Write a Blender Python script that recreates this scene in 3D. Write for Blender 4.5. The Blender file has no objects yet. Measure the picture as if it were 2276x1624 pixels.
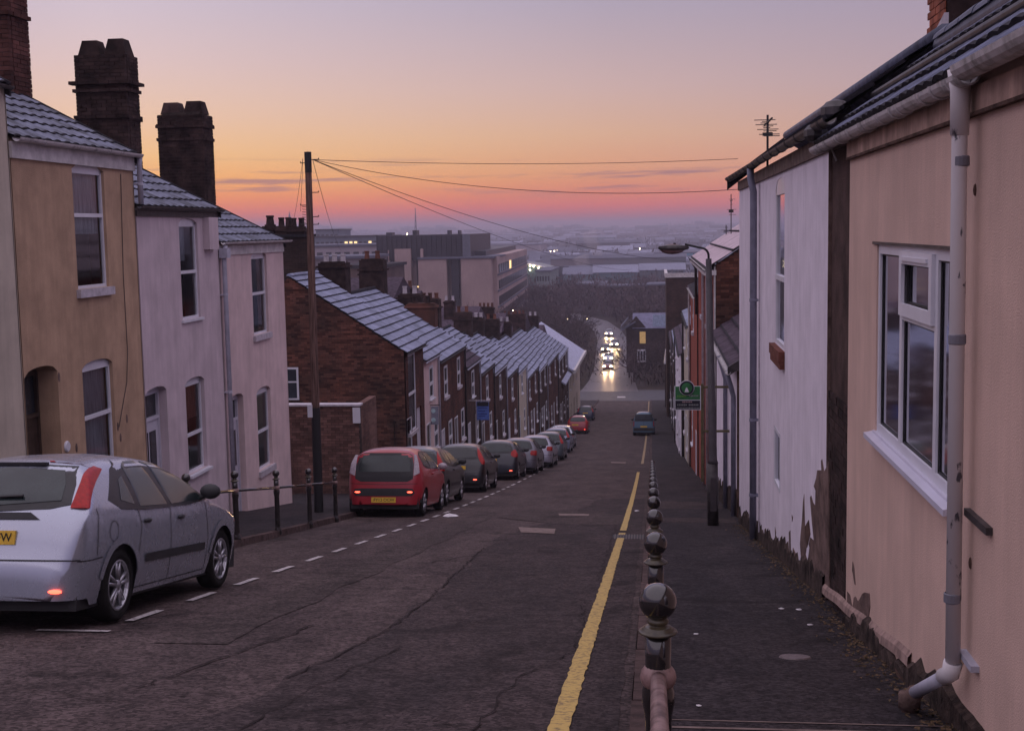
import bpy, math, random
import numpy as np
from mathutils import Vector
rnd = random.Random(7)
S = bpy.context.scene
# ------------------------------------------------------------------ camera
CH = 1.5
PH_W, PH_H, FOC = 2276.0, 1624.0, 2800.0
YAW, PIT, ROLL = math.atan(320/2800), math.atan(300/2800), .0188
fw = np.array([-math.sin(YAW)*math.cos(PIT), math.cos(YAW)*math.cos(PIT), -math.sin(PIT)])
r0 = np.array([math.cos(YAW), math.sin(YAW), 0]); u0 = np.cross(r0, fw)
rt = r0*math.cos(ROLL)-u0*math.sin(ROLL); up = u0*math.cos(ROLL)+r0*math.sin(ROLL)
cam = bpy.data.cameras.new('camera'); co = bpy.data.objects.new('camera', cam)
S.collection.objects.link(co); S.camera = co
cam.sensor_width = 36; cam.lens = 36*FOC/PH_W; cam.clip_start = .05; cam.clip_end = 20000
from mathutils import Matrix
co.matrix_world = Matrix(((rt[0], up[0], -fw[0], 0), (rt[1], up[1], -fw[1], 0), (rt[2], up[2], -fw[2], 0), (0, 0, 0, 1)))
# ------------------------------------------------------------------ sky
def srgb(r, g, b):
    f = lambda c: (c/255/12.92 if c/255 <= .04045 else ((c/255+.055)/1.055)**2.4)
    return (f(r), f(g), f(b), 1)
w = bpy.data.worlds.new('World'); S.world = w; w.use_nodes = True
N = w.node_tree.nodes; L = w.node_tree.links; N.clear()
def wn(t, **k):
    n = N.new(t)
    for a, b in k.items():
        if a[0] == 'i' and a[1:].isdigit(): n.inputs[int(a[1:])].default_value = b
        else: setattr(n, a, b)
    return n
def wm(op, a, b=None, c=None, clamp=False):
    n = N.new('ShaderNodeMath'); n.operation = op; n.use_clamp = clamp
    for i, v in enumerate((a, b, c)):
        if v is None: continue
        if isinstance(v, (int, float)): n.inputs[i].default_value = v
        else: L.new(v, n.inputs[i])
    return n.outputs[0]
tc = wn('ShaderNodeTexCoord'); sp = wn('ShaderNodeSeparateXYZ'); L.new(tc.outputs['Generated'], sp.inputs[0])
X_, Y_, Z_ = sp.outputs
tz = wm('SQRT', wm('MAXIMUM', Z_, 0.0))
def ramp(stops):
    r = N.new('ShaderNodeValToRGB'); e = r.color_ramp.elements
    while len(e) > 1: e.remove(e[-1])
    e[0].position = stops[0][0]; e[0].color = srgb(*stops[0][1])
    for p, c in stops[1:]:
        q = e.new(p); q.color = srgb(*c)
    L.new(tz, r.inputs[0]); return r.outputs[0]
glow = ramp([(0, (170, 118, 126)), (.08, (205, 118, 106)), (.13, (248, 122, 70)), (.165, (255, 148, 68)), (.20, (255, 178, 84)), (.245, (242, 192, 128)), (.30, (230, 192, 166)),
             (.36, (216, 188, 188)), (.42, (200, 184, 200)), (.55, (182, 174, 210)), (.75, (172, 168, 205)), (1, (170, 166, 202))])
mid = ramp([(0, (140, 108, 124)), (.06, (150, 104, 116)), (.10, (206, 96, 92)), (.135, (234, 108, 86)), (.165, (230, 126, 90)), (.21, (222, 152, 112)), (.27, (212, 166, 140)),
            (.33, (196, 164, 164)), (.42, (164, 152, 174)), (.55, (164, 154, 194)), (.75, (166, 160, 198)), (1, (170, 166, 202))])
far = ramp([(0, (130, 104, 122)), (.08, (140, 104, 120)), (.13, (178, 112, 124)), (.16, (192, 124, 132)), (.22, (190, 138, 146)), (.32, (160, 136, 154)), (.42, (144, 132, 160)), (.6, (156, 144, 184)), (1, (170, 166, 202))])
GA = math.radians(-24)
gx, gy = math.sin(GA), math.cos(GA)
hl = wm('SQRT', wm('ADD', wm('MULTIPLY', X_, X_), wm('ADD', wm('MULTIPLY', Y_, Y_), 1e-5)))
dot = wm('DIVIDE', wm('ADD', wm('MULTIPLY', X_, gx), wm('MULTIPLY', Y_, gy)), hl)
ang = wm('ARCCOSINE', wm('MINIMUM', wm('MAXIMUM', dot, -1.0), 1.0))
def mix(fac, a, b):
    m = N.new('ShaderNodeMix'); m.data_type = 'RGBA'; L.new(fac, m.inputs[0])
    for s_, v in ((6, a), (7, b)):
        if isinstance(v, tuple): m.inputs[s_].default_value = v
        else: L.new(v, m.inputs[s_])
    return m.outputs[2]
f1 = wm('DIVIDE', ang, math.radians(22), clamp=True)
f2 = wm('DIVIDE', wm('SUBTRACT', ang, math.radians(22)), math.radians(26), clamp=True)
sky = mix(f2, mix(f1, glow, mid), far)
# thin streaks of cloud low over the horizon
cv = wn('ShaderNodeCombineXYZ'); az = wm('ARCTAN2', X_, Y_)
L.new(wm('MULTIPLY', az, 8.0), cv.inputs[0]); L.new(wm('MULTIPLY', Z_, 150.0), cv.inputs[1]); cv.inputs[2].default_value = 3.7
cn = wn('ShaderNodeTexNoise'); cn.inputs['Scale'].default_value = 1.0; cn.inputs['Detail'].default_value = 4; L.new(cv.outputs[0], cn.inputs['Vector'])
cn.inputs['Roughness'].default_value = .62
band = wm('MULTIPLY', wm('SUBTRACT', Z_, .022), 70.0, clamp=True)
band2 = wm('MULTIPLY', wm('SUBTRACT', .062, Z_), 50.0, clamp=True)
cm = wm('MULTIPLY', wm('MULTIPLY', wm('SUBTRACT', cn.outputs[0], .515), 9.0, clamp=True), wm('MULTIPLY', band, band2))
sky = mix(wm('MULTIPLY', cm, .7), sky, srgb(122, 92, 120))
st = wn('ShaderNodeTexSky', sky_type='NISHITA', sun_disc=False, sun_elevation=math.radians(-1.5), sun_rotation=GA)
bg = wn('ShaderNodeBackground'); L.new(sky, bg.inputs[0]); bg.inputs[1].default_value = .70
bg2 = wn('ShaderNodeBackground'); L.new(st.outputs[0], bg2.inputs[0]); bg2.inputs[1].default_value = .06
ad = wn('ShaderNodeAddShader'); L.new(bg.outputs[0], ad.inputs[0]); L.new(bg2.outputs[0], ad.inputs[1])
ow = wn('ShaderNodeOutputWorld'); L.new(ad.outputs[0], ow.inputs[0])
# ------------------------------------------------------------------ wide overhead fill lamp added to brighten the scene beyond what the twilight sky gives
sl = bpy.data.lights.new('sky_fill', 'SUN'); sl.energy = 1.0; sl.angle = math.radians(120); sl.color = (1, .83, .78)
so = bpy.data.objects.new('sky_fill', sl); S.collection.objects.link(so)
so.rotation_euler = Vector((.10, .12, -1)).to_track_quat('-Z', 'Y').to_euler()
vs = S.view_settings; vs.view_transform = 'Standard'; vs.look = 'None'; vs.gamma = 1; vs.use_curve_mapping = False; vs.exposure = 0.55
S.render.engine = 'CYCLES'
S.cycles.max_bounces = 5; S.cycles.diffuse_bounces = 2; S.cycles.glossy_bounces = 2; S.cycles.transmission_bounces = 4
S.cycles.transparent_max_bounces = 8; S.cycles.volume_bounces = 0

# ------------------------------------------------------------------ photo geometry helpers
def ray(x, y): return fw+rt*(x-PH_W/2)/FOC-up*(y-PH_H/2)/FOC
KS = [(-60, .178), (0, .178), (20, .173), (60, .14), (100, .115), (160, .08), (190, 0), (9000, 0)]
_t = np.arange(-60, 400.01, .25); _s = np.interp(_t, [k[0] for k in KS], [k[1] for k in KS])
_h = -np.concatenate([[0], np.cumsum((_s[1:]+_s[:-1])/2*.25)]); _h -= np.interp(0, _t, _h)
def gz(Y): return float(np.interp(Y, _t, _h))-CH
def slope(Y): return float(np.interp(Y, _t, _s))
def onX(x, y, X): d = ray(x, y); return d*(X/d[0])
def onY(x, y, Y): d = ray(x, y); return d*(Y/d[1])
def onG(x, y, dz=0.):
    d = ray(x, y); t = .5
    while t < 3000 and (d*t)[2] > gz((d*t)[1])+dz: t *= 1.01
    a, b = t/1.01, t
    for _ in range(30):
        m = (a+b)/2
        if (d*m)[2] < gz((d*m)[1])+dz: b = m
        else: a = m
    return d*a
# ------------------------------------------------------------------ mesh helpers
class MB:
    def __init__(s): s.v = []; s.f = []; s.m = []
    def add(s, vs, fs, m=0):
        o = len(s.v); s.v += [tuple(map(float, p)) for p in vs]; s.f += [tuple(o+i for i in f) for f in fs]; s.m += [m]*len(fs)
        return s
    def quad(s, a, b, c, d, m=0): return s.add([a, b, c, d], [(0, 1, 2, 3)], m)
    def box(s, x0, x1, y0, y1, z0, z1, m=0):
        if x0 > x1: x0, x1 = x1, x0
        if y0 > y1: y0, y1 = y1, y0
        if z0 > z1: z0, z1 = z1, z0
        v = [(x0,y0,z0),(x1,y0,z0),(x1,y1,z0),(x0,y1,z0),(x0,y0,z1),(x1,y0,z1),(x1,y1,z1),(x0,y1,z1)]
        return s.add(v, [(0,3,2,1),(4,5,6,7),(0,1,5,4),(1,2,6,5),(2,3,7,6),(3,0,4,7)], m)
    def hexa(s, v, m=0):   # 8 corners, bottom 4 then top 4
        return s.add(v, [(0,3,2,1),(4,5,6,7),(0,1,5,4),(1,2,6,5),(2,3,7,6),(3,0,4,7)], m)
    def tube(s, pts, r, n=8, m=0, cap=True):
        pts = [Vector(p) for p in pts]; rs = r if isinstance(r, (list, tuple)) else [r]*len(pts)
        o = len(s.v); ref = None
        for i, p in enumerate(pts):
            d = (pts[min(i+1, len(pts)-1)]-pts[max(i-1, 0)]).normalized()
            if ref is None: ref = Vector((0, 0, 1)) if abs(d.z) < .9 else Vector((1, 0, 0))
            a = d.cross(ref).normalized(); b = a.cross(d).normalized()
            ref = b
            for k in range(n):
                t = 2*math.pi*k/n; q = p+a*math.cos(t)*rs[i]+b*math.sin(t)*rs[i]; s.v.append(tuple(q))
        for i in range(len(pts)-1):
            for k in range(n):
                s.f.append((o+i*n+k, o+i*n+(k+1) % n, o+(i+1)*n+(k+1) % n, o+(i+1)*n+k)); s.m.append(m)
        if cap:
            s.f.append(tuple(o+k for k in range(n))[::-1]); s.m.append(m)
            s.f.append(tuple(o+(len(pts)-1)*n+k for k in range(n))); s.m.append(m)
        return s
    def lathe(s, prof, n=16, c=(0, 0, 0), m=0, axis='z'):
        o = len(s.v)
        for r, z in prof:
            for k in range(n):
                t = 2*math.pi*k/n; a, b = r*math.cos(t), r*math.sin(t)
                p = (a, b, z) if axis == 'z' else ((z, a, b) if axis == 'x' else (a, z, b))
                s.v.append((p[0]+c[0], p[1]+c[1], p[2]+c[2]))
        for i in range(len(prof)-1):
            for k in range(n):
                s.f.append((o+i*n+k, o+i*n+(k+1) % n, o+(i+1)*n+(k+1) % n, o+(i+1)*n+k)); s.m.append(m)
        return s
    def prism(s, poly, fa, fb, m=0):   # poly 2D; fa, fb map (u, v) to 3D for both caps
        n = len(poly); va = [fa(*p) for p in poly]; vb = [fb(*p) for p in poly]
        return s.add(va+vb, [tuple(range(n))[::-1], tuple(range(n, 2*n))]+[(i, (i+1) % n, n+(i+1) % n, n+i) for i in range(n)], m)
    def ball(s, c, r, n=12, m=0, sc=(1, 1, 1)):
        k = max(4, n//2); o = len(s.v)
        for i in range(k+1):
            t = math.pi*i/k
            for j in range(n):
                q = 2*math.pi*j/n
                s.v.append((c[0]+r*sc[0]*math.sin(t)*math.cos(q), c[1]+r*sc[1]*math.sin(t)*math.sin(q), c[2]+r*sc[2]*math.cos(t)))
        for i in range(k):
            for j in range(n):
                s.f.append((o+i*n+j, o+(i+1)*n+j, o+(i+1)*n+(j+1) % n, o+i*n+(j+1) % n)); s.m.append(m)
        return s
COL = S.collection
def root_of(o):
    while o.parent: o = o.parent
    return o
def link(o, parent=None):
    COL.objects.link(o)
    if parent is not None: o.parent = parent
    return o
def B(name, mb, mats, parent=None, smooth=False, label=None, stuff=False, struct=False, org=None, cat=None, group=None):
    me = bpy.data.meshes.new(name)
    if org is None: org = tuple(root_of(parent).location) if parent is not None else (0, 0, 0)
    vv = [(a-org[0], b-org[1], c-org[2]) for a, b, c in mb.v] if org != (0, 0, 0) else mb.v
    me.from_pydata(vv, [], mb.f)
    for q in (mats if isinstance(mats, (list, tuple)) else [mats]): me.materials.append(q)
    if any(mb.m): me.polygons.foreach_set('material_index', mb.m)
    if smooth: me.polygons.foreach_set('use_smooth', [True]*len(me.polygons))
    me.update()
    o = bpy.data.objects.new(name, me); link(o, parent)
    if parent is None and org != (0, 0, 0): o.location = org
    tag(o, label, cat, group)
    if stuff: o['kind'] = 'stuff'
    if struct: o['kind'] = 'structure'
    return o
def tag(o, label=None, cat=None, group=None):
    if label: o['label'] = label
    if cat: o['category'] = cat
    if group: o['group'] = group
    return o
def T(name, label, cat, loc=(0, 0, 0), group=None):
    o = bpy.data.objects.new(name, None); COL.objects.link(o); o.location = loc; o.empty_display_size = .2
    return tag(o, label, cat, group)
def copy_tree(o, parent=None):
    c = o.copy(); COL.objects.link(c); c.parent = parent
    for ch in [k for k in KIDS.get(o.name, [])]: copy_tree_child(ch, c)
    return c
KIDS = {}
def index_kids():
    KIDS.clear()
    for o in bpy.data.objects:
        if o.parent: KIDS.setdefault(o.parent.name, []).append(o)
def copy_tree_child(ch, c):
    d = ch.copy(); COL.objects.link(d); d.parent = c
    for g in KIDS.get(ch.name, []): copy_tree_child(g, d)
# ------------------------------------------------------------------ materials
MATS = {}
def M(name, col, rough=.8, var=.15, scale=3., bump=0., bscale=60., metal=0., col2=None, stretch=(1, 1, 1), spec=.5, emit=None, isl=0., streak=0., coat=0., contrast=(.35, .65)):
    if name in MATS: return MATS[name]
    m = bpy.data.materials.new(name); m.use_nodes = True; MATS[name] = m
    n = m.node_tree.nodes; l = m.node_tree.links; b = n['Principled BSDF']
    b.inputs['Roughness'].default_value = rough; b.inputs['Metallic'].default_value = metal; b.inputs['Specular IOR Level'].default_value = spec if rough < .78 else min(spec, .14)
    b.inputs['Coat Weight'].default_value = coat
    tcn = n.new('ShaderNodeTexCoord'); mp = n.new('ShaderNodeMapping'); mp.inputs['Scale'].default_value = stretch
    geo = n.new('ShaderNodeNewGeometry'); l.new(geo.outputs['Position'], mp.inputs[0])
    nt = n.new('ShaderNodeTexNoise'); nt.inputs['Scale'].default_value = scale; nt.inputs['Detail'].default_value = 6; nt.inputs['Roughness'].default_value = .6
    l.new(mp.outputs[0], nt.inputs[0])
    cr = n.new('ShaderNodeValToRGB'); cr.color_ramp.elements[0].position = contrast[0]; cr.color_ramp.elements[1].position = contrast[1]
    c2 = col2 or tuple(c*(1-var*1.6) for c in col)
    c1 = tuple(min(1, c*(1+var)) for c in col) if not col2 else col
    cr.color_ramp.elements[0].color = (*c2, 1); cr.color_ramp.elements[1].color = (*c1, 1); l.new(nt.outputs[0], cr.inputs[0])
    out = cr.outputs[0]
    def mul(fac_out, lo, src):
        mr = n.new('ShaderNodeMapRange'); l.new(fac_out, mr.inputs[0]); mr.inputs[3].default_value = lo[0]; mr.inputs[4].default_value = lo[1]
        vm = n.new('ShaderNodeVectorMath'); vm.operation = 'SCALE'; l.new(src, vm.inputs[0]); l.new(mr.outputs[0], vm.inputs['Scale']); return vm.outputs[0]
    if isl:
        out = mul(geo.outputs['Random Per Island'], (1-isl, 1+isl), out)
        oi = n.new('ShaderNodeObjectInfo'); out = mul(oi.outputs['Random'], (1-isl*.7, 1+isl*.7), out)
    if streak:
        mp2 = n.new('ShaderNodeMapping'); mp2.inputs['Scale'].default_value = (5, 5, .35); l.new(geo.outputs['Position'], mp2.inputs[0])
        n2 = n.new('ShaderNodeTexNoise'); n2.inputs['Scale'].default_value = 1.3; n2.inputs['Detail'].default_value = 8; n2.inputs['Roughness'].default_value = .7; l.new(mp2.outputs[0], n2.inputs[0])
        mr = n.new('ShaderNodeMapRange'); mr.inputs[1].default_value = .35; mr.inputs[2].default_value = .62; mr.inputs[3].default_value = 1-streak; mr.inputs[4].default_value = 1.05
        l.new(n2.outputs[0], mr.inputs[0])
        vm = n.new('ShaderNodeVectorMath'); vm.operation = 'SCALE'; l.new(out, vm.inputs[0]); l.new(mr.outputs[0], vm.inputs['Scale']); out = vm.outputs[0]
    l.new(out, b.inputs['Base Color'])
    if bump:
        nb = n.new('ShaderNodeTexNoise'); nb.inputs['Scale'].default_value = bscale; nb.inputs['Detail'].default_value = 5; l.new(geo.outputs['Position'], nb.inputs[0])
        bm_ = n.new('ShaderNodeBump'); bm_.inputs['Strength'].default_value = 1; bm_.inputs['Distance'].default_value = bump; l.new(nb.outputs[0], bm_.inputs['Height']); l.new(bm_.outputs[0], b.inputs['Normal'])
    if emit:
        b.inputs['Emission Color'].default_value = (*emit[:3], 1); b.inputs['Emission Strength'].default_value = emit[3]
    return m
def brick_mat(name, c1, c2, mortar, axis='y', scale=1.0, dark=0.0):
    if name in MATS: return MATS[name]
    m = bpy.data.materials.new(name); m.use_nodes = True; MATS[name] = m
    n = m.node_tree.nodes; l = m.node_tree.links; b = n['Principled BSDF']; b.inputs['Roughness'].default_value = .9; b.inputs['Specular IOR Level'].default_value = .12
    geo = n.new('ShaderNodeNewGeometry'); sx = n.new('ShaderNodeSeparateXYZ'); cx = n.new('ShaderNodeCombineXYZ')
    l.new(geo.outputs['Position'], sx.inputs[0]); l.new(sx.outputs[1 if axis == 'y' else 0], cx.inputs[0]); l.new(sx.outputs[2], cx.inputs[1])
    bt = n.new('ShaderNodeTexBrick'); l.new(cx.outputs[0], bt.inputs[0]); bt.inputs['Scale'].default_value = 1/scale
    bt.inputs['Brick Width'].default_value = .225; bt.inputs['Row Height'].default_value = .075; bt.inputs['Mortar Size'].default_value = .008
    bt.inputs['Color1'].default_value = (*c1, 1); bt.inputs['Color2'].default_value = (*c2, 1); bt.inputs['Mortar'].default_value = (*mortar, 1)
    nt = n.new('ShaderNodeTexNoise'); nt.inputs['Scale'].default_value = .9; nt.inputs['Detail'].default_value = 7; nt.inputs['Roughness'].default_value = .7; l.new(geo.outputs['Position'], nt.inputs[0])
    mr = n.new('ShaderNodeMapRange'); l.new(nt.outputs[0], mr.inputs[0]); mr.inputs[1].default_value = .3; mr.inputs[2].default_value = .7; mr.inputs[3].default_value = .45; mr.inputs[4].default_value = 1.4
    vm = n.new('ShaderNodeVectorMath'); vm.operation = 'SCALE'; l.new(bt.outputs[0], vm.inputs[0]); l.new(mr.outputs[0], vm.inputs['Scale']); l.new(vm.outputs[0], b.inputs['Base Color'])
    bm_ = n.new('ShaderNodeBump'); bm_.inputs['Distance'].default_value = .012; bm_.invert = True; l.new(bt.outputs['Fac'], bm_.inputs['Height']); l.new(bm_.outputs[0], b.inputs['Normal'])
    return m
m_brick = M('brick_red', (.195, .078, .054), .9, .35, .8, col2=(.055, .036, .031), isl=.5, bump=.003, bscale=90, contrast=(.3, .7))
m_brick_dk = M('brick_sooty', (.042, .026, .024), .9, .4, 3, isl=.35, bump=.003, bscale=90)
m_mortar = M('mortar', (.055, .042, .038), .95, .3, 8)
mb_red = brick_mat('brickwork_red', (.14, .055, .04), (.075, .036, .03), (.09, .065, .055))
mb_brown = brick_mat('brickwork_brown', (.095, .05, .04), (.06, .035, .03), (.08, .06, .05))
mb_dark = brick_mat('brickwork_sooty', (.055, .034, .03), (.035, .024, .022), (.06, .045, .04), axis='x')
mb_redx = brick_mat('brickwork_red_gable', (.12, .045, .033), (.07, .03, .026), (.08, .055, .045), axis='x')
mb_brownx = brick_mat('brickwork_brown_gable', (.085, .045, .035), (.05, .03, .026), (.065, .05, .043), axis='x')
m_tan = M('tan_render', (.47, .32, .215), .92, .10, 2.2, bump=.009, bscale=70, streak=.10)
m_pink = M('pinkish_white_render', (.60, .50, .53), .92, .07, 1.6, bump=.008, bscale=70, streak=.10)
m_pink2 = M('pale_pink_render', (.68, .53, .52), .92, .07, 1.6, bump=.008, bscale=70, streak=.08)
m_pale = M('pale_cream_render', (.52, .45, .37), .92, .08, 1.6, bump=.003, bscale=150, streak=.08)
m_cream = M('peach_render', (.64, .455, .375), .9, .06, 1.3, bump=.004, bscale=110, streak=.07)
m_white = M('white_painted_render', (.76, .70, .77), .85, .06, 2.0, bump=.004, bscale=45, streak=.05)
m_bare = M('bare_brown_render', (.115, .070, .055), .95, .35, 6, bump=.008, bscale=50)
m_plinth = M('dirty_plinth', (.06, .043, .037), .95, .45, 7, bump=.012, bscale=35)
m_cem = M('grey_brown_cement', (.17, .115, .10), .95, .3, 5, bump=.008, bscale=40)
m_rev = m_pink
m_upvc = M('white_upvc', (.66, .66, .72), .4, .04, 4)
m_fasc = M('off_white_fascia', (.55, .52, .52), .7, .15, 5)
m_gutw = M('weathered_white_gutter', (.50, .47, .48), .65, .25, 7, col2=(.22, .21, .20), bump=.002, bscale=80, contrast=(.30, .52))
m_pipe = M('flaking_white_pipe', (.66, .63, .64), .6, .2, 14, col2=(.10, .10, .12), stretch=(1, 1, .45), contrast=(.36, .40))
m_pipe2 = M('pale_downpipe', (.42, .42, .50), .6, .1, 6)
m_gutd = M('dark_cast_iron', (.045, .038, .04), .55, .4, 9, bump=.002, bscale=90)
m_lead = M('blue_black_ridge', (.075, .085, .13), .55, .3, 6, bump=.003, bscale=40)
m_dark = M('matt_black', (.012, .012, .014), .6, .1)
m_iron = M('black_painted_iron', (.020, .017, .017), .17, .3, 18, col2=(.06, .035, .02), contrast=(.2, .36), coat=.8)
m_rail = M('worn_pinkish_rail', (.27, .17, .16), .5, .3, 16, col2=(.10, .055, .05), contrast=(.35, .55))
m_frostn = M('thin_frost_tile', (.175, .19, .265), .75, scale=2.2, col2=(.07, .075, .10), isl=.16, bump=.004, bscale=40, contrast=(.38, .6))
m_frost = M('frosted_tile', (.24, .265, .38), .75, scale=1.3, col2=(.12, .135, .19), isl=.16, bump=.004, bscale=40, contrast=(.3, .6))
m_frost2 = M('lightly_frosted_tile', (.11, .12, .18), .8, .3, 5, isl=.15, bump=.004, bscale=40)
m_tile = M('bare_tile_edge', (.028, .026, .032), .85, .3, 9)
m_tiler = M('dark_purple_tile', (.075, .055, .075), .85, .3, 6, isl=.15)
m_stone = M('painted_stone_sill', (.50, .46, .50), .8, .12, 9)
m_sill_br = M('red_brick_sill', (.17, .065, .05), .9, .2, 9)
m_door = M('white_panel_door', (.56, .54, .62), .45, .05)
m_doord = M('dark_wood_door', (.05, .03, .022), .5, .3, 7)
m_wood = M('creosoted_pole', (.15, .09, .075), .85, .35, 6, stretch=(6, 6, .35), bump=.004, bscale=25)
m_wire = M('wire', (.02, .018, .02), .6)
m_concrete = M('lamp_column_paint', (.055, .048, .055), .6, .2, 5)
m_room = M('dark_room', (.05, .045, .045), .9, .3, 2)
m_curt = M('net_curtain', (.50, .52, .56), .95, .18, 9, stretch=(9, 9, .3))
m_curtr = M('warm_curtain', (.32, .17, .13), .95, .2, 9, stretch=(9, 9, .3))
def glass_mat(name, tint=(.8, .85, .85), refl=.35):
    m = bpy.data.materials.new(name); m.use_nodes = True; n = m.node_tree.nodes; l = m.node_tree.links; n.clear()
    o = n.new('ShaderNodeOutputMaterial'); mx = n.new('ShaderNodeMixShader'); t = n.new('ShaderNodeBsdfTransparent'); g = n.new('ShaderNodeBsdfGlossy')
    t.inputs[0].default_value = (*tint, 1); g.inputs[0].default_value = (.8, .8, .85, 1); g.inputs[1].default_value = .06
    lw = n.new('ShaderNodeLayerWeight'); lw.inputs[0].default_value = refl; l.new(lw.outputs['Fresnel'], mx.inputs[0]); l.new(t.outputs[0], mx.inputs[1]); l.new(g.outputs[0], mx.inputs[2]); l.new(mx.outputs[0], o.inputs[0])
    MATS[name] = m; return m
m_glass = glass_mat('window_glass')
m_paneopq = M('far_window_glass', (.035, .04, .05), .15, .3, 2)
m_lit = M('lit_window', (.5, .35, .15), .5, emit=(1, .68, .30, 1.1))
def emitm(name, c, s): return M(name, c, .5, 0, emit=(*c, s))
# ================================================================== ground
def xkl(Y): return -6.02-.013*min(max(Y, 0), 110)       # left kerb face
def xkr(Y): return -.13-.003*max(Y, 0)                  # right kerb face
XL, XR = -8.8, 1.5
def ribbon(name, xa, xb, Ya, Yb, dz, mat, step=1.0, n=1, parent=None, rough_edge=0, **k):
    m = MB(); cnt = max(2, int(math.ceil((Yb-Ya)/step))+1); Ys = np.linspace(Ya, Yb, cnt); rr = random.Random(sum(map(ord, name))+int(Ya*10))
    for Y in Ys:
        a = xa(Y) if callable(xa) else xa; b = xb(Y) if callable(xb) else xb
        if rough_edge: a += rr.uniform(-1, 1)*rough_edge; b += rr.uniform(-1, 1)*rough_edge
        for i in range(n+1): m.v.append((a+(b-a)*i/n, Y, gz(Y)+dz))
    for j in range(cnt-1):
        for i in range(n):
            o = j*(n+1)+i; m.f.append((o, o+1, o+n+2, o+n+1)); m.m.append(0)
    return B(name, m, mat, parent, **k)
def asphalt(name, c, c2, speck=(.30, .30, .34), rough=.88, patch=1.0, wet=None):
    m = M(name, c, rough, col2=c2, scale=.9, stretch=(1.5, .42, 1), bump=.006, bscale=70, contrast=(.32, .68))
    n = m.node_tree.nodes; l = m.node_tree.links; b = n['Principled BSDF']
    src = b.inputs['Base Color'].links[0].from_socket
    geo = n.new('ShaderNodeNewGeometry')
    v = n.new('ShaderNodeTexVoronoi'); v.inputs['Scale'].default_value = 42; l.new(geo.outputs['Position'], v.inputs[0])
    sx = n.new('ShaderNodeSeparateColor'); l.new(v.outputs['Color'], sx.inputs[0])
    mr = n.new('ShaderNodeMapRange'); l.new(sx.outputs[0], mr.inputs[0]); mr.inputs[1].default_value = 0; mr.inputs[2].default_value = 1; mr.inputs[3].default_value = .45; mr.inputs[4].default_value = 1.7
    vm = n.new('ShaderNodeVectorMath'); vm.operation = 'SCALE'; l.new(src, vm.inputs[0]); l.new(mr.outputs[0], vm.inputs['Scale'])
    n3 = n.new('ShaderNodeTexNoise'); n3.inputs['Scale'].default_value = 5; n3.inputs['Detail'].default_value = 8; n3.inputs['Roughness'].default_value = .75; l.new(geo.outputs['Position'], n3.inputs[0])
    mr3 = n.new('ShaderNodeMapRange'); l.new(n3.outputs[0], mr3.inputs[0]); mr3.inputs[1].default_value = .35; mr3.inputs[2].default_value = .65; mr3.inputs[3].default_value = .66; mr3.inputs[4].default_value = 1.36
    vm3 = n.new('ShaderNodeVectorMath'); vm3.operation = 'SCALE'; l.new(vm.outputs[0], vm3.inputs[0]); l.new(mr3.outputs[0], vm3.inputs['Scale']); 
    n4 = n.new('ShaderNodeTexNoise'); n4.inputs['Scale'].default_value = 1.1; n4.inputs['Detail'].default_value = 5; n4.inputs['Roughness'].default_value = .65; n4.inputs['Distortion'].default_value = .8; l.new(geo.outputs['Position'], n4.inputs[0])
    mr4 = n.new('ShaderNodeMapRange'); l.new(n4.outputs[0], mr4.inputs[0]); mr4.inputs[1].default_value = .56; mr4.inputs[2].default_value = .66; mr4.inputs[3].default_value = 1; mr4.inputs[4].default_value = .55
    vm4 = n.new('ShaderNodeVectorMath'); vm4.operation = 'SCALE'; l.new(vm3.outputs[0], vm4.inputs[0]); l.new(mr4.outputs[0], vm4.inputs['Scale']); l.new(vm4.outputs[0], b.inputs['Base Color'])
    return m
m_road = asphalt('worn_asphalt', (.082, .060, .058), (.044, .032, .032))
m_road2 = asphalt('newer_asphalt', (.052, .038, .038), (.031, .024, .025))
m_road3 = asphalt('patch_asphalt', (.062, .046, .044), (.045, .034, .033))
m_path = asphalt('pavement_asphalt', (.040, .032, .034), (.020, .017, .020))
m_path2 = asphalt('pavement_asphalt_pale', (.058, .043, .042), (.04, .03, .03))
m_yel = M('worn_yellow_paint', (.52, .36, .10), .75, scale=26, col2=(.12, .085, .05), bump=.003, bscale=80, contrast=(.30, .52))
m_yel2 = M('faded_yellow_paint', (.30, .21, .10), .75, scale=22, col2=(.16, .11, .06), contrast=(.30, .50))
m_wline = M('worn_white_paint', (.50, .46, .46), .75, scale=26, col2=(.16, .13, .13), contrast=(.36, .5))
m_kerb = M('granite_kerb', (.10, .066, .062), .85, scale=9, col2=(.045, .03, .028), isl=.3, bump=.004, bscale=50)
m_soil = M('rough_ground', (.040, .030, .026), .95, .35, .05)
m_wet = M('frosty_wet_asphalt', (.085, .07, .075), .45, scale=.16, col2=(.035, .03, .033), stretch=(2.2, .22, 1), contrast=(.4, .6))
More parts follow.
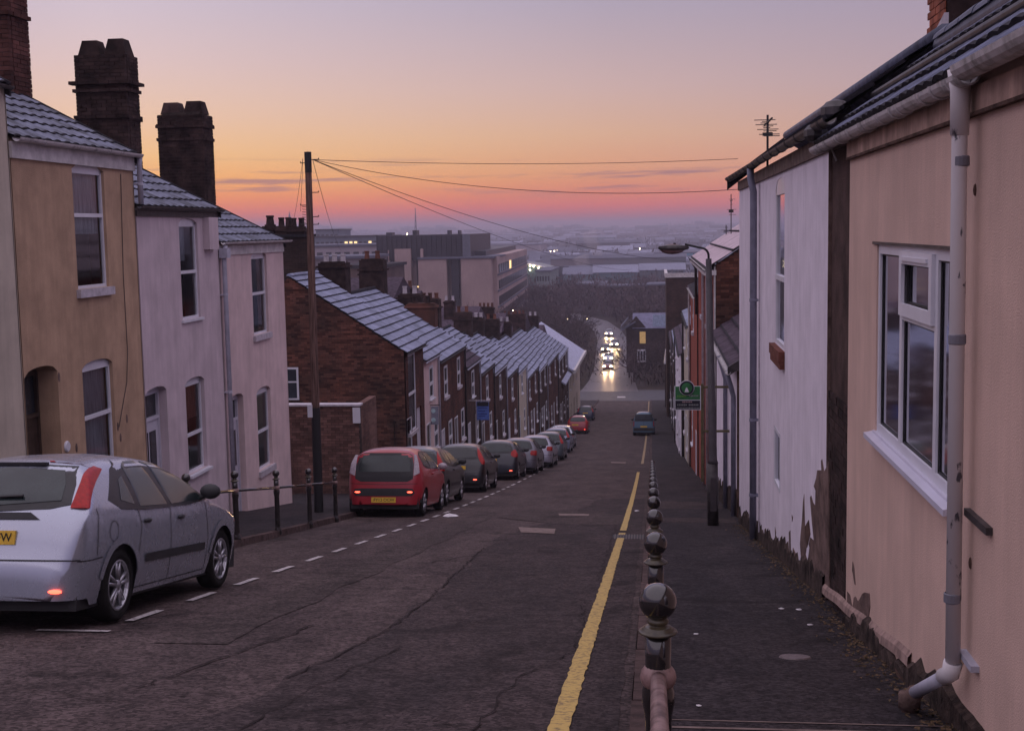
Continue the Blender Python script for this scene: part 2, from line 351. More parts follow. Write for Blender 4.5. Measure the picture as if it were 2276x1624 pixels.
# terrain: one sheet from behind the camera to the hills on the horizon
def hill(x, y):
    if y < 300: return 0
    a = math.degrees(math.atan2(x, y)); t = min(1, max(0, (y-1300)/2600))
    ridge = 22+17*math.exp(-((a+19)/8)**2)+6*math.sin(a*1.1)+3*math.sin(a*3.3+1)+1.6*math.sin(a*9)+9*math.exp(-((a-6)/4)**2)
    roll = 3.5*math.sin(x*.004+y*.002)*min(1, max(0, (y-600)/800))
    return ridge*t*t*(3-2*t)+roll*(1-t)
m = MB(); Ys = list(np.arange(-60, 200, 6))+list(np.geomspace(200, 9000, 70)); nc = 70
for Y in Ys:
    for i in range(nc+1):
        t = i/nc*2-1; x = t*(70+1.0*abs(Y)); m.v.append((x, Y, gz(Y)-.22+hill(x, Y)))
for j in range(len(Ys)-1):
    for i in range(nc): o = j*(nc+1)+i; m.f.append((o, o+1, o+nc+2, o+nc+1)); m.m.append(0)
B('ground', m, m_soil, struct=True, smooth=True)
ribbon('road', xkl, xkr, -12, 168, 0, m_road, .8, 8, struct=True)
# newer surface strip in the nearside half, its ragged seam running down the hill
seam = [onG(*p) for p in ((300, 1624), (470, 1590), (700, 1482), (830, 1415), (960, 1325), (1080, 1215), (1120, 1188))]
sY = [p[1] for p in seam]; sX = [p[0] for p in seam]
sY = [3.0]+sY+[26, 40]; sX = [sX[0]+.1]+sX+[-1.9, -1.2]
def seamx(Y): return float(np.interp(Y, sY, sX))+.05*math.sin(Y*2.1)+.03*math.sin(Y*5.3+1)
ribbon('road_repair', seamx, lambda Y: xkr(Y)-.06, 3.0, 34, .004, m_road2, .3, 3, rough_edge=.012, struct=True)
#ribbon('road_patch', -2.25, -1.45, 7.2, 9.6, .008, m_road3, .3, 2, rough_edge=.02, struct=True)
def crack(pts, w=.014, seed=1, off=.0125):
    m = MB(); rr = random.Random(seed); P = [onG(*p) for p in pts]; q = []
    for a, b in zip(P[:-1], P[1:]):
        n = max(2, int(np.linalg.norm(b-a)/.14))
        for i in range(n): q.append((a+(b-a)*i/n)[:2]+np.array([rr.uniform(-1, 1)*.03, rr.uniform(-1, 1)*.03]))
    q.append(P[-1][:2]); L_ = []; R_ = []
    for i, p in enumerate(q):
        d = q[min(i+1, len(q)-1)]-q[max(i-1, 0)]; d = d/(np.linalg.norm(d)+1e-9); nn = np.array([-d[1], d[0]])*w*.5*rr.uniform(.3, 1.3)
        L_.append(p+nn); R_.append(p-nn)
    for i, (a, b) in enumerate(zip(L_, R_)): m.v += [(a[0], a[1], gz(a[1])+off), (b[0], b[1], gz(b[1])+off)]
    for i in range(len(q)-1): m.f.append((2*i, 2*i+1, 2*i+3, 2*i+2)); m.m.append(0)
    return m
m_crack = M('crack_tar', (.026, .019, .019), .95, .2)
cr = MB()
for i, (pts, w_) in enumerate([(((640, 1510), (760, 1452), (880, 1388), (960, 1325), (1075, 1218)), .018), (((1060, 1624), (1120, 1540), (1160, 1500), (1270, 1450), (1300, 1380), (1295, 1330)), .011),
    (((530, 1624), (660, 1550), (800, 1480), (900, 1440)), .012), (((1050, 1624), (960, 1600)), .01), (((1330, 1290), (1350, 1230), (1372, 1165)), .012), (((700, 1390), (620, 1420), (480, 1470), (300, 1530)), .02), (((960, 1250), (1030, 1238), (1090, 1232)), .03), (((60, 1530), (240, 1560), (420, 1545)), .012)]):
    c_ = crack(pts, w_, i+3); cr.add(c_.v, c_.f)
B('road_crack', cr, m_crack, struct=True)
ribbon('road_repair', lambda Y: -3.75-.01*Y+.05*math.sin(Y*1.7), lambda Y: -3.2-.01*Y+.04*math.sin(Y*2.3), 9, 27, .006, m_road3, .3, 1, rough_edge=.02, struct=True)
# markings
mk = ribbon('yellow_line', lambda Y: -.548-.0045*Y, lambda Y: -.435-.0045*Y, -1, 21.6, .012, m_yel, .09, 1, rough_edge=.007, struct=True)
ribbon('yellow_line', lambda Y: -.548-.0045*Y, lambda Y: -.435-.0045*Y, 22.2, 52, .012, m_yel, .2, 1, rough_edge=.006, struct=True)
ribbon('yellow_line', lambda Y: -.60-.0018*Y, lambda Y: -.48-.0018*Y, 60, 164, .012, m_yel2, .5, 1, rough_edge=.006, struct=True)
def bx(Y): return -4.42-.0095*Y
y = 10.1; bays = T('parking_bay_marking', 'dashed white parking bay line beside the parked cars', 'road marking', (-4.6, 20, gz(20)))
i = 0
while y < 78:
    ln = .72 if y < 40 else 1.0
    ribbon('dash', lambda Y: bx(Y)-.04, lambda Y: bx(Y)+.04, y, y+ln, .013, m_wline, .2, 1, parent=bays, rough_edge=.006); y += 1.42 if y < 40 else 2.1
q0, q1 = onG(75, 1404), onG(232, 1404)
ribbon('end_line', q0[0], q1[0]+.05, q1[1]-.05, q1[1]+.03, .013, m_wline, .05, 12, parent=bays)
def gpatch(name, px, mat, off=.014, **k):
    m = MB(); P = [onG(*p) for p in px]; c = sum(P)/len(P); m.v = [(c[0], c[1], gz(c[1])+off)]+[(p[0], p[1], gz(p[1])+off) for p in P]
    n = len(P); m.f = [(0, i+1, (i+1) % n+1) for i in range(n)]; m.m = [0]*n
    return B(name, m, mat, **k)
m_conc = M('pale_concrete_patch', (.26, .20, .18), .9, scale=9, col2=(.15, .11, .10))
for i, (px, la) in enumerate([(((1152, 1172), (1235, 1176), (1232, 1187), (1158, 1184)), 'pale rectangular utility cover set in the middle of the road'), (((1241, 1142), (1310, 1143), (1308, 1147), (1243, 1146)), 'thin pale cover in the road just beyond the larger pale one'),
    (((1357, 1026), (1392, 1027), (1390, 1030), (1359, 1029)), 'small pale cover in the road beside the far end of the railing')]):
    o = gpatch('utility_cover', px, m_conc); tag(o, la, 'road cover', 'utility covers in the road')
#gpatch('road_repair', ((1365, 1012), (1330, 950), (1345, 950), (1362, 930), (1368, 932), (1345, 975), (1340, 990), (1322, 990)), m_road3, .009, struct=True)
gpatch('road_repair', ((1105, 1150), (1180, 1132), (1330, 1140), (1395, 1145), (1395, 1168), (1240, 1165)), m_road3, .0085, struct=True)
# drain grate by the nearside kerb
gq = onG(1398, 1196); gt = T('drain_grate', 'cast iron drain grate interrupting the yellow line at the kerb', 'drain grate', (gq[0], gq[1], gz(gq[1])))
d = MB(); d.box(gq[0]-.27, gq[0]+.25, gq[1]-.2, gq[1]+.2, gz(gq[1])-.02, gz(gq[1])+.012)
B('frame', d, m_dark, gt)
for i in range(11):
    d = MB(); xx = gq[0]-.24+i*.046; d.box(xx, xx+.02, gq[1]-.17, gq[1]+.17, gz(gq[1])+.012, gz(gq[1])+.03); B('bar', d, M('grate_iron', (.10, .075, .065), .6), gt)
# kerbs
def kerbline(xf, dirn, Ya, Yb, nm):
    root = T(nm, None, None, (xf(20), 20, gz(20))); root['kind'] = 'structure'; Y = Ya
    i = 0; far = MB(); wk = .13*dirn
    while Y < Yb:
        ln = .88 if Y < 62 else 4.0; b = Y+ln-.012; tgt = MB() if Y < 62 else far
        x0, x1 = xf(Y), xf(b); j = rnd.uniform(-.004, .004); j2 = rnd.uniform(-.004, .004); top = .105
        tgt.hexa([(x0+j2, Y, gz(Y)-.15), (x0+wk, Y, gz(Y)-.15), (x1+wk, b, gz(b)-.15), (x1+j2, b, gz(b)-.15), (x0+j2+.012*dirn, Y, gz(Y)+top+j), (x0+wk, Y, gz(Y)+top+j), (x1+wk, b, gz(b)+top+j), (x1+j2+.012*dirn, b, gz(b)+top+j)])
        if Y < 62: B('kerb_stone', tgt, m_kerb, root)
        Y += ln
    B('far_kerb_stones', far, m_kerb, root, stuff=True)
kerbline(xkr, 1, 1.5, 165, 'right_kerb'); kerbline(xkl, -1, 6, 165, 'left_kerb')
ribbon('right_pavement', lambda Y: xkr(Y)+.13, 2.2, -12, 165, .10, m_path, 1, 3, struct=True)
ribbon('left_pavement', XL-1.2, lambda Y: xkl(Y)-.13, -12, 165, .10, m_path, 1, 3, struct=True)
ribbon('pavement_repair', lambda Y: xkr(Y)+.14, XR, 23.2, 24.6, .104, m_path2, .3, 1, rough_edge=.02, struct=True)
ribbon('pavement_repair', lambda Y: xkr(Y)+.14, XR, 27.8, 31, .104, m_path2, .3, 1, rough_edge=.02, struct=True)
ribbon('pavement_joint', lambda Y: xkr(Y)+.14, 1.46, 6.1, 6.14, .104, m_conc, .04, 1, struct=True)
ribbon('pavement_joint', lambda Y: xkr(Y)+.14, 1.46, 6.28, 6.30, .104, m_conc, .04, 1, struct=True)
q = onG(1767, 1460, .1); d = MB(); d.lathe([(0, .006), (.10, .006), (.105, 0), (.115, -.01)], 20, (q[0], q[1], gz(q[1])+.102)); d.v = [(a_, b_, c_-.178*(b_-q[1])) for a_, b_, c_ in d.v]
o = B('inspection_cover', d, M('cover_iron', (.13, .10, .10), .5, .3, 30)); tag(o, 'small round metal inspection cover set in the right pavement', 'inspection cover')
# cross street at the foot of the hill and the road going on beyond it
ribbon('cross_street', -60, 40, 165, 182, .012, M('cross_asphalt', (.045, .042, .05), .65, .3, 1.5), 2, 8, struct=True)
m = MB(); cl = [(180, -6.6, 4.2), (195, -6.7, 3.5), (215, -7.0, 3.3), (240, -7.8, 3.4), (265, -8.8, 3.2), (290, -10.8, 3.2), (320, -15, 3.2), (350, -24, 3.2)]
ys = np.linspace(180, 350, 80); cx = np.interp(ys, [c[0] for c in cl], [c[1] for c in cl]); cw = np.interp(ys, [c[0] for c in cl], [c[2] for c in cl])
def farx(Y): return float(np.interp(Y, [c[0] for c in cl], [c[1] for c in cl]))
for Yy, c, w_ in zip(ys, cx, cw): m.v += [(c-w_, Yy, gz(Yy)+.02), (c+w_, Yy, gz(Yy)+.02)]
for i in range(len(ys)-1): m.f.append((2*i, 2*i+1, 2*i+3, 2*i+2)); m.m.append(0)
B('far_road', m, m_wet, struct=True)
gpatch('stop_line', ((1372, 881), (1390, 881), (1390, 884), (1372, 884)), m_wline, .03, struct=True)
# ================================================================== building helpers
from mathutils.geometry import tessellate_polygon
def facade(root, X, sg, y0, y1, z0, z1, ops, mat, revmat=None, name='wall', depth=.13):
    m = MB(); ys = sorted({y0, y1, *[o[0] for o in ops], *[o[1] for o in ops]}); zs = sorted({z0, z1, *[o[2] for o in ops], *[o[3] for o in ops]})
    def q(*p): m.quad(*(p if sg > 0 else p[::-1]))
    for a, b in zip(ys[:-1], ys[1:]):
        for c, d in zip(zs[:-1], zs[1:]):
            my, mz = (a+b)/2, (c+d)/2
            if any(o[0] < my < o[1] and o[2] < mz < o[3] for o in ops): continue
            m.quad((X, a, c), (X, b, c), (X, b, d), (X, a, d))
    for o in ops:
        a, b, c, d = o[:4]; rise = o[4] if len(o) > 4 else 0; dp = o[5] if len(o) > 5 else depth; xi = X-sg*dp; sp = d-rise
        m.quad((X, a, c), (xi, a, c), (xi, a, sp), (X, a, sp), 1); m.quad((X, b, c), (xi, b, c), (xi, b, sp), (X, b, sp), 1); m.quad((X, a, c), (X, b, c), (xi, b, c), (xi, a, c), 1)
        n = 8 if rise else 1; arc = [(a+(b-a)*i/n, sp+rise*math.sqrt(max(0, 1-(2*i/n-1)**2)) if rise else d) for i in range(n+1)]
        for (ya, za), (yb, zb) in zip(arc[:-1], arc[1:]):
            m.quad((X, ya, za), (X, yb, zb), (xi, yb, zb), (xi, ya, za), 1)
            if rise: m.quad((X, ya, za), (X, yb, zb), (X, yb, d), (X, ya, d))
    return B(name, m, [mat, revmat or mat], root)
def window(root, X, sg, a, b, c, d, rise=0, depth=.13, transom=.5, mids=(), curtain=None, sill=None, fmat=None, fr=.05, sillw=.06, glass=None, label=None, head=True):
    fmat = fmat or m_upvc; xi = X-sg*depth; xo = xi+sg*.045; sp = d-rise; m = MB()
    m.box(xi, xo, a, a+fr, c, sp); m.box(xi, xo, b-fr, b, c, sp); m.box(xi, xo, a+fr, b-fr, c, c+fr)
    n = 8 if rise else 1; ht = sp-fr*1.2
    poly = [(a+fr, ht), (b-fr, ht)] if rise else [(a+fr, d-fr), (b-fr, d-fr)]
    if rise: poly += [(b, sp)]+[(b-(b-a)*i/n, sp+rise*math.sqrt(max(0, 1-(2*i/n-1)**2))) for i in range(1, n)]+[(a, sp)]
    else: poly += [(b, d), (a, d)]; ht = d-fr
    m.prism(poly, lambda y, z: (xi, y, z), lambda y, z: (xo, y, z))
    panes = []
    zt = c+(ht-c)*(1-transom) if transom else None
    cols = [a+fr]+[a+(b-a)*t for t in mids]+[b-fr]
    for t in mids: m.box(xi, xo, a+(b-a)*t-fr*.5, a+(b-a)*t+fr*.5, c+fr, ht)
    if zt: m.box(xi-sg*.001, xo+sg*.012, a+fr*.5, b-fr*.5, zt-fr*.6, zt+fr*.6)
    w = B('window', m, fmat, root, label=label)
    for ya, yb in zip(cols[:-1], cols[1:]):
        for za, zb in ([(c+fr, zt-fr*.6), (zt+fr*.6, ht)] if zt else [(c+fr, ht)]):
            p = MB(); xx = xi+sg*.02; p.quad((xx, ya+fr*.4, za), (xx, yb-fr*.4, za), (xx, yb-fr*.4, zb), (xx, ya+fr*.4, zb)); B('pane', p, glass or m_glass, w)
    if glass is None:
        k = MB(); xb = xi-sg*.35; k.quad((xb, a-.3, c-.2), (xb, b+.3, c-.2), (xb, b+.3, d), (xb, a-.3, d)); B('room_back', k, m_room, w)
    if curtain:
        cm_, ya, yb, zlo = curtain; k = MB(); nn = 26
        for i in range(nn+1):
            yy = ya+(yb-ya)*i/nn; xx = xi-sg*(.07+.018*math.sin(i*1.9)+.008*math.sin(i*4.3)); k.v += [(xx, yy, zlo), (xx, yy, d)]
        for i in range(nn): k.f.append((2*i, 2*i+2, 2*i+3, 2*i+1)); k.m.append(0)
        B('curtain', k, cm_, w, smooth=True)
    if sill: k = MB(); k.box(xi, X+sg*sillw, a-.06, b+.06, c-.13 if sill is not m_upvc else c-.05, c-.003); B('sill', k, sill, w)
    return w
_tm = {}
def tile_mesh(wd, ln, th, bump, kind, mats):
    key = (wd, ln, th, bump, kind, mats[0].name)
    if key in _tm: return _tm[key]
    m = MB(); k = 6 if bump else 1; xs = [wd*i/k for i in range(k+1)]
    if kind == 'roman': zf = [0, .2, 1, 1, .2, 0, 0]
    else: zf = [.0, .35, .9, 1, .9, .35, .0]
    z = [th+(bump*zf[i] if bump else 0) for i in range(k+1)]; dk = .035
    for i in range(k+1): m.v += [(xs[i], 0, z[i]-th), (xs[i], 0, z[i]), (xs[i], dk, z[i]-th*dk/ln*.9), (xs[i], ln, z[i]-th*.95)]
    for i in range(k):
        o = 4*i; m.f += [(o, o+4, o+5, o+1), (o+1, o+5, o+6, o+2), (o+2, o+6, o+7, o+3)]; m.m += [1, 1, 0]
    me = bpy.data.meshes.new('tile'); me.from_pydata(m.v, [], m.f)
    for q in mats: me.materials.append(q)
    me.polygons.foreach_set('material_index', m.m); _tm[key] = me; return me
def slope_frame(sg, dx, dz):   # sg: outward side (+1 roof faces +X)
    l = math.hypot(dx, dz); c, s_ = dx/l, dz/l
    u = Vector((-sg*c, 0, s_)); n = Vector((sg*s_, 0, c)); a = u.cross(n)*1
    a = n.cross(u)*-1
    return a, u, n, l
def roof_slope(root, sg, Xe, ze, Xr, zr, y0, y1, wd=.3, ex=.33, th=.032, bump=.02, mats=None, mode='tile', kind='roman', jit=.004, cols=None):
    mats = mats or (m_frost, m_tile); dx = abs(Xr-Xe); dz = zr-ze
    l = math.hypot(dx, dz); c, s_ = dx/l, dz/l; u = Vector((-sg*c, 0, s_)); n = Vector((sg*s_, 0, c)); a = u.cross(n)
    n_c = max(1, round(l/ex)); ex = l/n_c; nw = max(1, round((y1-y0)/wd)); wd = (y1-y0)/nw
    org = root.location; start = y0 if a.y > 0 else y1
    base = MB(); k = -.01
    P = lambda t, y: Vector((Xe, y, ze))+u*t+n*k
    base.quad(P(0, y0), P(0, y1), P(l, y1), P(l, y0)); B('roof_deck', base, m_dark, root)
    if mode == 'tile':
        me = tile_mesh(round(wd, 4), round(ex+.05, 4), th, bump, kind, mats)
        for j in range(n_c):
            for i in range(nw):
                p = Vector((Xe, start, ze))+a*(wd*i)+u*(ex*j)+n*rnd.uniform(-jit*.3, jit)+u*rnd.uniform(-jit, jit)
                o = bpy.data.objects.new('tile', me); COL.objects.link(o); o.parent = root
                p = p-org; o.matrix_basis = Matrix(((a.x, u.x, n.x, p.x), (a.y, u.y, n.y, p.y), (a.z, u.z, n.z, p.z), (0, 0, 0, 1)))
    else:
        for j in range(n_c):
            m = MB(); seg = max(1, nw//2)
            for i in range(seg):
                h = rnd.uniform(0, .006); A = lambda w_, t, z: Vector((Xe, start, ze))+a*w_+u*(ex*j+t)+n*z
                w0, w1 = (y1-y0)*i/seg, (y1-y0)*(i+1)/seg
                m.quad(A(w0, 0, h), A(w1, 0, h), A(w1, 0, th+h), A(w0, 0, th+h), 1); m.quad(A(w0, 0, th+h), A(w1, 0, th+h), A(w1, .05, th*.9+h), A(w0, .05, th*.9+h), 1)
                m.quad(A(w0, .05, th*.9+h), A(w1, .05, th*.9+h), A(w1, ex, h), A(w0, ex, h), 0)
            B('tile_course', m, mats, root)
def ridge_tiles(root, X, z, y0, y1, r=.09, mat=None, ln=.45):
    n = max(1, round((y1-y0)/ln)); ln = (y1-y0)/n
    for i in range(n):
        m = MB(); k = 7; e = rnd.uniform(-.006, .006)
        for yy, rr in ((y0+ln*i, r), (y0+ln*(i+1)-.008, r*.95)):
            for j in range(k+1): t = math.pi*j/k; m.v.append((X+rr*math.cos(t), yy, z+e+rr*math.sin(t)*.85))
        for j in range(k): m.f.append((j, j+1, k+2+j, k+1+j)); m.m.append(0)
        m.f.append(tuple(range(k+1))); m.m.append(0)
        B('ridge_tile', m, mat or m_tile, root)
def gable(root, sg, X, depth, ze, rise, y, zb, mat, name='gable_wall', half=None, t=.1):
    xr = X-sg*(half or depth/2); xb = X-sg*depth
    m = MB(); poly = [(X, zb), (X, ze), (xr, ze+rise), (xb, ze), (xb, zb)]
    m.prism(poly, lambda a, b: (a, y, b), lambda a, b: (a, y+t, b)); return B(name, m, mat, root)
def brick_gable(root, X0, X1, y, zb, topf, sg=1, mat=None):
    """real bricks on a wall that faces the camera; topf(x) is the wall's top"""
    m = MB(); r = random.Random(5); z = zb; k = 0
    while z < max(topf(X0), topf(X1), topf((X0+X1)/2)):
        x = X0-(.1125 if k % 2 else 0)
        while x < X1:
            a, b = max(x+.005, X0), min(x+.22, X1)
            if b-a > .03 and z+.035 < topf((a+b)/2):
                zt = min(z+.067, topf((a+b)/2)+.02); d = r.uniform(.006, .018)
                m.add([(a, y, z), (b, y, z), (b, y, zt), (a, y, zt), (a, y-d, z), (b, y-d, z), (b, y-d, zt), (a, y-d, zt)], [(4, 5, 6, 7), (0, 1, 5, 4), (3, 7, 6, 2), (1, 2, 6, 5), (0, 4, 7, 3)])
            x += .225
        z += .075; k += 1
    return B('brickwork', m, mat or m_brick, root, stuff=True)
_bm = {}
def brick_mesh(ln, dp, mat):
    key = (ln, dp, mat.name)
    if key not in _bm:
        m = MB(); m.box(0, ln, 0, dp, 0, .066); me = bpy.data.meshes.new('brick'); me.from_pydata(m.v, [], m.f); me.materials.append(mat); _bm[key] = me
    return _bm[key]
def chimney(root, x0, x1, y0, y1, z0, z1, bands, pots, mat=None, bricks=True, sg=1, potmat=None, cap=None, name='chimney'):
    mat = mat or m_brick_dk; core = MB(); e = .014; core.box(x0+e, x1-e, y0+e, y1-e, z0, z1)
    core.box(x0+.10, x1-.10, y0+.08, y1-.08, z1, z1+.06)
    c = B(name, core, m_mortar if bricks else mat, root)
    org = root.location
    def put(me, px, py, pz, rz=0):
        o = bpy.data.objects.new('brick', me); COL.objects.link(o); o.parent = c; o.location = (px-org.x, py-org.y, pz-org.z); o.rotation_euler = (rnd.uniform(-.02, .02), rnd.uniform(-.012, .012), rz+rnd.uniform(-.015, .015))
    if bricks:
        z = z0; k = 0; nf = round((x1-x0)/.225); wf = (x1-x0)/nf; ns = max(2, round((y1-y0)/.225)); ws = (y1-y0)/ns
        while z < z1-.01:
            off = 0
            for zb, o_ in bands:
                if abs(z+.033-zb) < .038: off = o_
            r = rnd.uniform(0, .008)
            for i in range(nf+(1 if k % 2 else 0)):
                a = i*wf-(wf/2 if k % 2 else 0); b = a+wf; a = max(a, 0); b = min(b, x1-x0)
                aa = x0+a-(off if i == 0 else 0); bb = x0+b+(off if i == nf-1+(k % 2) else 0)
                put(brick_mesh(round(bb-aa-.009, 3), .1+round(off, 3), mat), aa+.0045, y0-off-rnd.uniform(0, .007), z+.005)
            if sg > 0:
                for i in range(ns+(0 if k % 2 else 1)):
                    a = i*ws-(0 if k % 2 else ws/2); b = a+ws; a = max(a, .1); b = min(b, y1-y0)
                    if b-a < .05: continue
                    me = brick_mesh(round(b-a-.009, 3), .1+round(off, 3), mat); put(me, x1+off+rnd.uniform(0, .006), y0+a+.0045, z+.005, math.pi/2)
            z += .075; k += 1
        for zb, o_ in bands:   # the back and hidden side of each projecting course
            q = MB(); q.box(x0-o_, x1+o_-.02, y0+.02, y1+o_, zb-.03, zb+.03); B('band', q, mat, c)
    else:
        for zb, o_ in bands:
            q = MB(); q.box(x0-o_, x1+o_, y0-o_, y1+o_, zb-.04, zb+.04); B('band', q, mat, c)
    for (px, w0, w1, h) in pots:
        q = MB(); yc = (y0+y1)/2
        if isinstance(w0, tuple): w0, sq = w0[0], 1
        else: sq = 0
        if sq: q.hexa([(px-w0, yc-w0, z1+.02), (px+w0, yc-w0, z1+.02), (px+w0, yc+w0, z1+.02), (px-w0, yc+w0, z1+.02), (px-w1, yc-w1, z1+h), (px+w1, yc-w1, z1+h), (px+w1, yc+w1, z1+h), (px-w1, yc+w1, z1+h)])
        else: q.lathe([(w0*1.1, z1), (w0*1.1, z1+.05), (w0, z1+.07), (w1, z1+h-.08), (w1*1.2, z1+h-.06), (w1*1.2, z1+h), (w1*.7, z1+h), (w1*.7, z1+h-.2)], 12, (px, yc, 0))
        B('chimney_pot', q, potmat or m_brick_dk, c, smooth=False)
    return c
def gutter(root, sg, X, z, y0, y1, r=.055, mat=None, brackets=0, slope_=0, name='gutter', joints=0):
    m = MB(); k = 8; mat = mat or m_fasc
    for yy, zz in ((y0, z), (y1, z+slope_)):
        for j in range(k+1): t = math.pi*j/k; m.v.append((X+sg*r*math.cos(t), yy, zz-r*math.sin(t)))
        for j in range(k+1): t = math.pi*j/k; m.v.append((X+sg*r*.86*math.cos(t), yy, zz-r*.86*math.sin(t)))
    n = 2*(k+1)
    for j in range(k): m.f += [(j, j+1, n+j+1, n+j), (k+1+j, n+k+1+j, n+k+2+j, k+2+j), (j, k+1+j, k+2+j, j+1), (n+j, n+j+1, n+k+2+j, n+k+1+j)]; m.m += [0]*4
    g = B(name, m, mat, root)
    for i in range(brackets):
        q = MB(); yy = y0+(y1-y0)*(i+.5)/brackets; zz = z+slope_*(i+.5)/brackets; rr = r*1.10
        pts = [(X+sg*rr*math.cos(t), yy, zz-rr*math.sin(t)) for t in np.linspace(0, math.pi, 7)]+[(X-sg*rr, yy, zz-.02), (X-sg*(rr+.05), yy, zz-.14)]
        q.tube(pts, .008, 5); B('bracket', q, mat, g)
    for i in range(joints):
        q = MB(); yy = y0+(y1-y0)*(i+.35)/joints; zz = z+slope_*(i+.35)/joints
        q.lathe([(r*1.0, yy), (r*1.12, yy+.002), (r*1.12, yy+.03), (r*1.05, yy+.033), (r*1.05, yy+.06), (r*1.12, yy+.063), (r*1.12, yy+.09), (r*1.0, yy+.092)], 14, (X, 0, zz-.002), axis='y')
        q2 = MB()
        for f in q.f:
            if sum(q.v[i_][2] for i_ in f)/4 < zz+.01: q2.add([q.v[i_] for i_ in f], [(0, 1, 2, 3)])
        B('joint', q2, mat, g)
    return g
def downpipe(root, pts, r=.035, mat=None, clips=(), name='downpipe', n=12, cliplen=.0, sg=1):
    m = MB(); m.tube(pts, r, n); p = B(name, m, mat or m_pipe2, root, smooth=True)
    for z in clips:
        for a, b in zip(pts[:-1], pts[1:]):
            if min(a[2], b[2]) <= z <= max(a[2], b[2]) and abs(a[2]-b[2]) > .3:
                q = MB(); q.lathe([(r, z-.025), (r*1.16, z-.022), (r*1.16, z+.022), (r, z+.025)], n, (a[0], a[1], 0)); q.box(a[0]-sg*.0, a[0]-sg*(r+.05), a[1]-r*1.6, a[1]+r*1.6, z-.012, z+.012); B('clip', q, m_dark if mat is m_pipe else (mat or m_pipe2), p); break
    return p
def patchX(root, px, X, mat, name='bare_patch', sg=-1, t=.004, scale=None, conv=None):
    P = [onX(*(conv(p) if conv else p), X) for p in px]; pts = [Vector((X, p[1], p[2])) for p in P]
    tri = tessellate_polygon([pts]); m = MB(); m.v = [tuple(p) for p in pts]; m.f = [tuple(t_) for t_ in tri]; m.m = [0]*len(m.f)
    n = len(pts)
    m.v += [(X-sg*.012, p[1], p[2]) for p in P]
    for i in range(n): m.f.append((i, (i+1) % n, n+(i+1) % n, n+i)); m.m.append(0)
    return B(name, m, mat, root)
def YX(x, y, X=XL): return float(onX(x, y, X)[1])
def ZX(x, y, X=XL): return float(onX(x, y, X)[2])
def WR(xl, xr, ym, xt, yt, xb, yb, X=XL):
    return (YX(xl, ym, X), YX(xr, ym, X), ZX(xb, yb, X), ZX(xt, yt, X))
def plinth(root, X, sg, y0, y1, h, mat, t=.03, seed=1, name='plinth'):
    r = random.Random(seed); m = MB(); ys = np.arange(y0, y1+.01, .12); k = []
    for y in ys: k.append((y, gz(y)+.1+h*r.uniform(.6, 1.2)+.04*math.sin(y*3)))
    for y, z in k:
        x = X+sg*(t+r.uniform(-.006, .010)); m.v += [(x+sg*.01, y, gz(y)-.2), (x, y, z-.03), (X-sg*.01, y, z+r.uniform(-.01, .02))]
    for i in range(len(k)-1): o = 3*i; m.f += [(o, o+3, o+4, o+1), (o+1, o+4, o+5, o+2)]; m.m += [0, 0]
    return B(name, m, mat, root)
# ================================================================== left terrace near the camera: four rendered houses stepping down
def backbox(root, sg, X, y0, y1, zb, ze, depth, half, rise, mat, roofmat=None):
    gable(root, sg, X, depth, ze-.02, rise-.03, y0+.01, zb, mat, half=half, t=.02, name='side_wall'); gable(root, sg, X, depth, ze-.02, rise-.03, y1-.03, zb, mat, half=half, t=.02, name='side_wall')
    m = MB(); xb = X-sg*depth; m.quad((xb, y0, zb), (xb, y1, zb), (xb, y1, ze), (xb, y0, ze)); B('rear_wall', m, mat, root)
    m = MB(); xr = X-sg*half; m.quad((xb-sg*.2, y0, ze-.1), (xb-sg*.2, y1, ze-.1), (xr, y1, ze+rise), (xr, y0, ze+rise)); B('rear_roof', m, roofmat or m_frost2, root)
HB = T('terraced_house', 'tan rendered terraced house with dark arched doorway behind the silver car', 'house', (XL, 18.8, gz(18.8)), 'rendered terraced houses on the left')
def near_house(root, y0, y1, ze, mat, ops, pitch=.52, half=2.45, gm=None, gutr=.05, fascia=True, gx=.08):
    zb = gz(y1)-.3; facade(root, XL, 1, y0, y1, zb, ze-.02, ops, mat)
    backbox(root, 1, XL, y0, y1, zb, ze, half*2, half, half*pitch, mat)
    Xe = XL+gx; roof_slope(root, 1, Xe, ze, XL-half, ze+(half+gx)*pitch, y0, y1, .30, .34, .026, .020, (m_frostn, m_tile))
    ridge_tiles(root, XL-half, ze+(half+gx)*pitch+.01, y0, y1)
    # verge cap at the lower end of the roof
    vx = MB(); a = (Xe, ze); b = (XL-half, ze+(half+gx)*pitch)
    vx.hexa([(a[0], y1-.03, a[1]-.16), (a[0], y1+.012, a[1]-.16), (b[0], y1+.012, b[1]-.16), (b[0], y1-.03, b[1]-.16), (a[0], y1-.03, a[1]+.045), (a[0], y1+.012, a[1]+.045), (b[0], y1+.012, b[1]+.045), (b[0], y1-.03, b[1]+.045)])
    B('verge', vx, m_tile, root)
    return zb
# --- house beyond the left edge (only a strip of it shows)
HA = T('terraced_house', 'pale cream rendered house cut off by the left edge of the photo', 'house', (XL, 14, gz(14)), 'rendered terraced houses on the left')
y1 = YX(36, 600); ya = y1-4.4; ze = 2.1; near_house(HA, ya, y1-.006, ze, m_pale, [(ya+1.0, ya+1.9, -1.0, .9, .15, .1)])
window(HA, XL, 1, ya+1.0, ya+1.9, -1.0, .9, .15, .1, .45, curtain=(m_curt, ya+1.0, ya+1.9, -1.0), sill=m_stone)
gutter(HA, 1, XL+.09, ze-.02, ya, y1, .05, m_gutd)
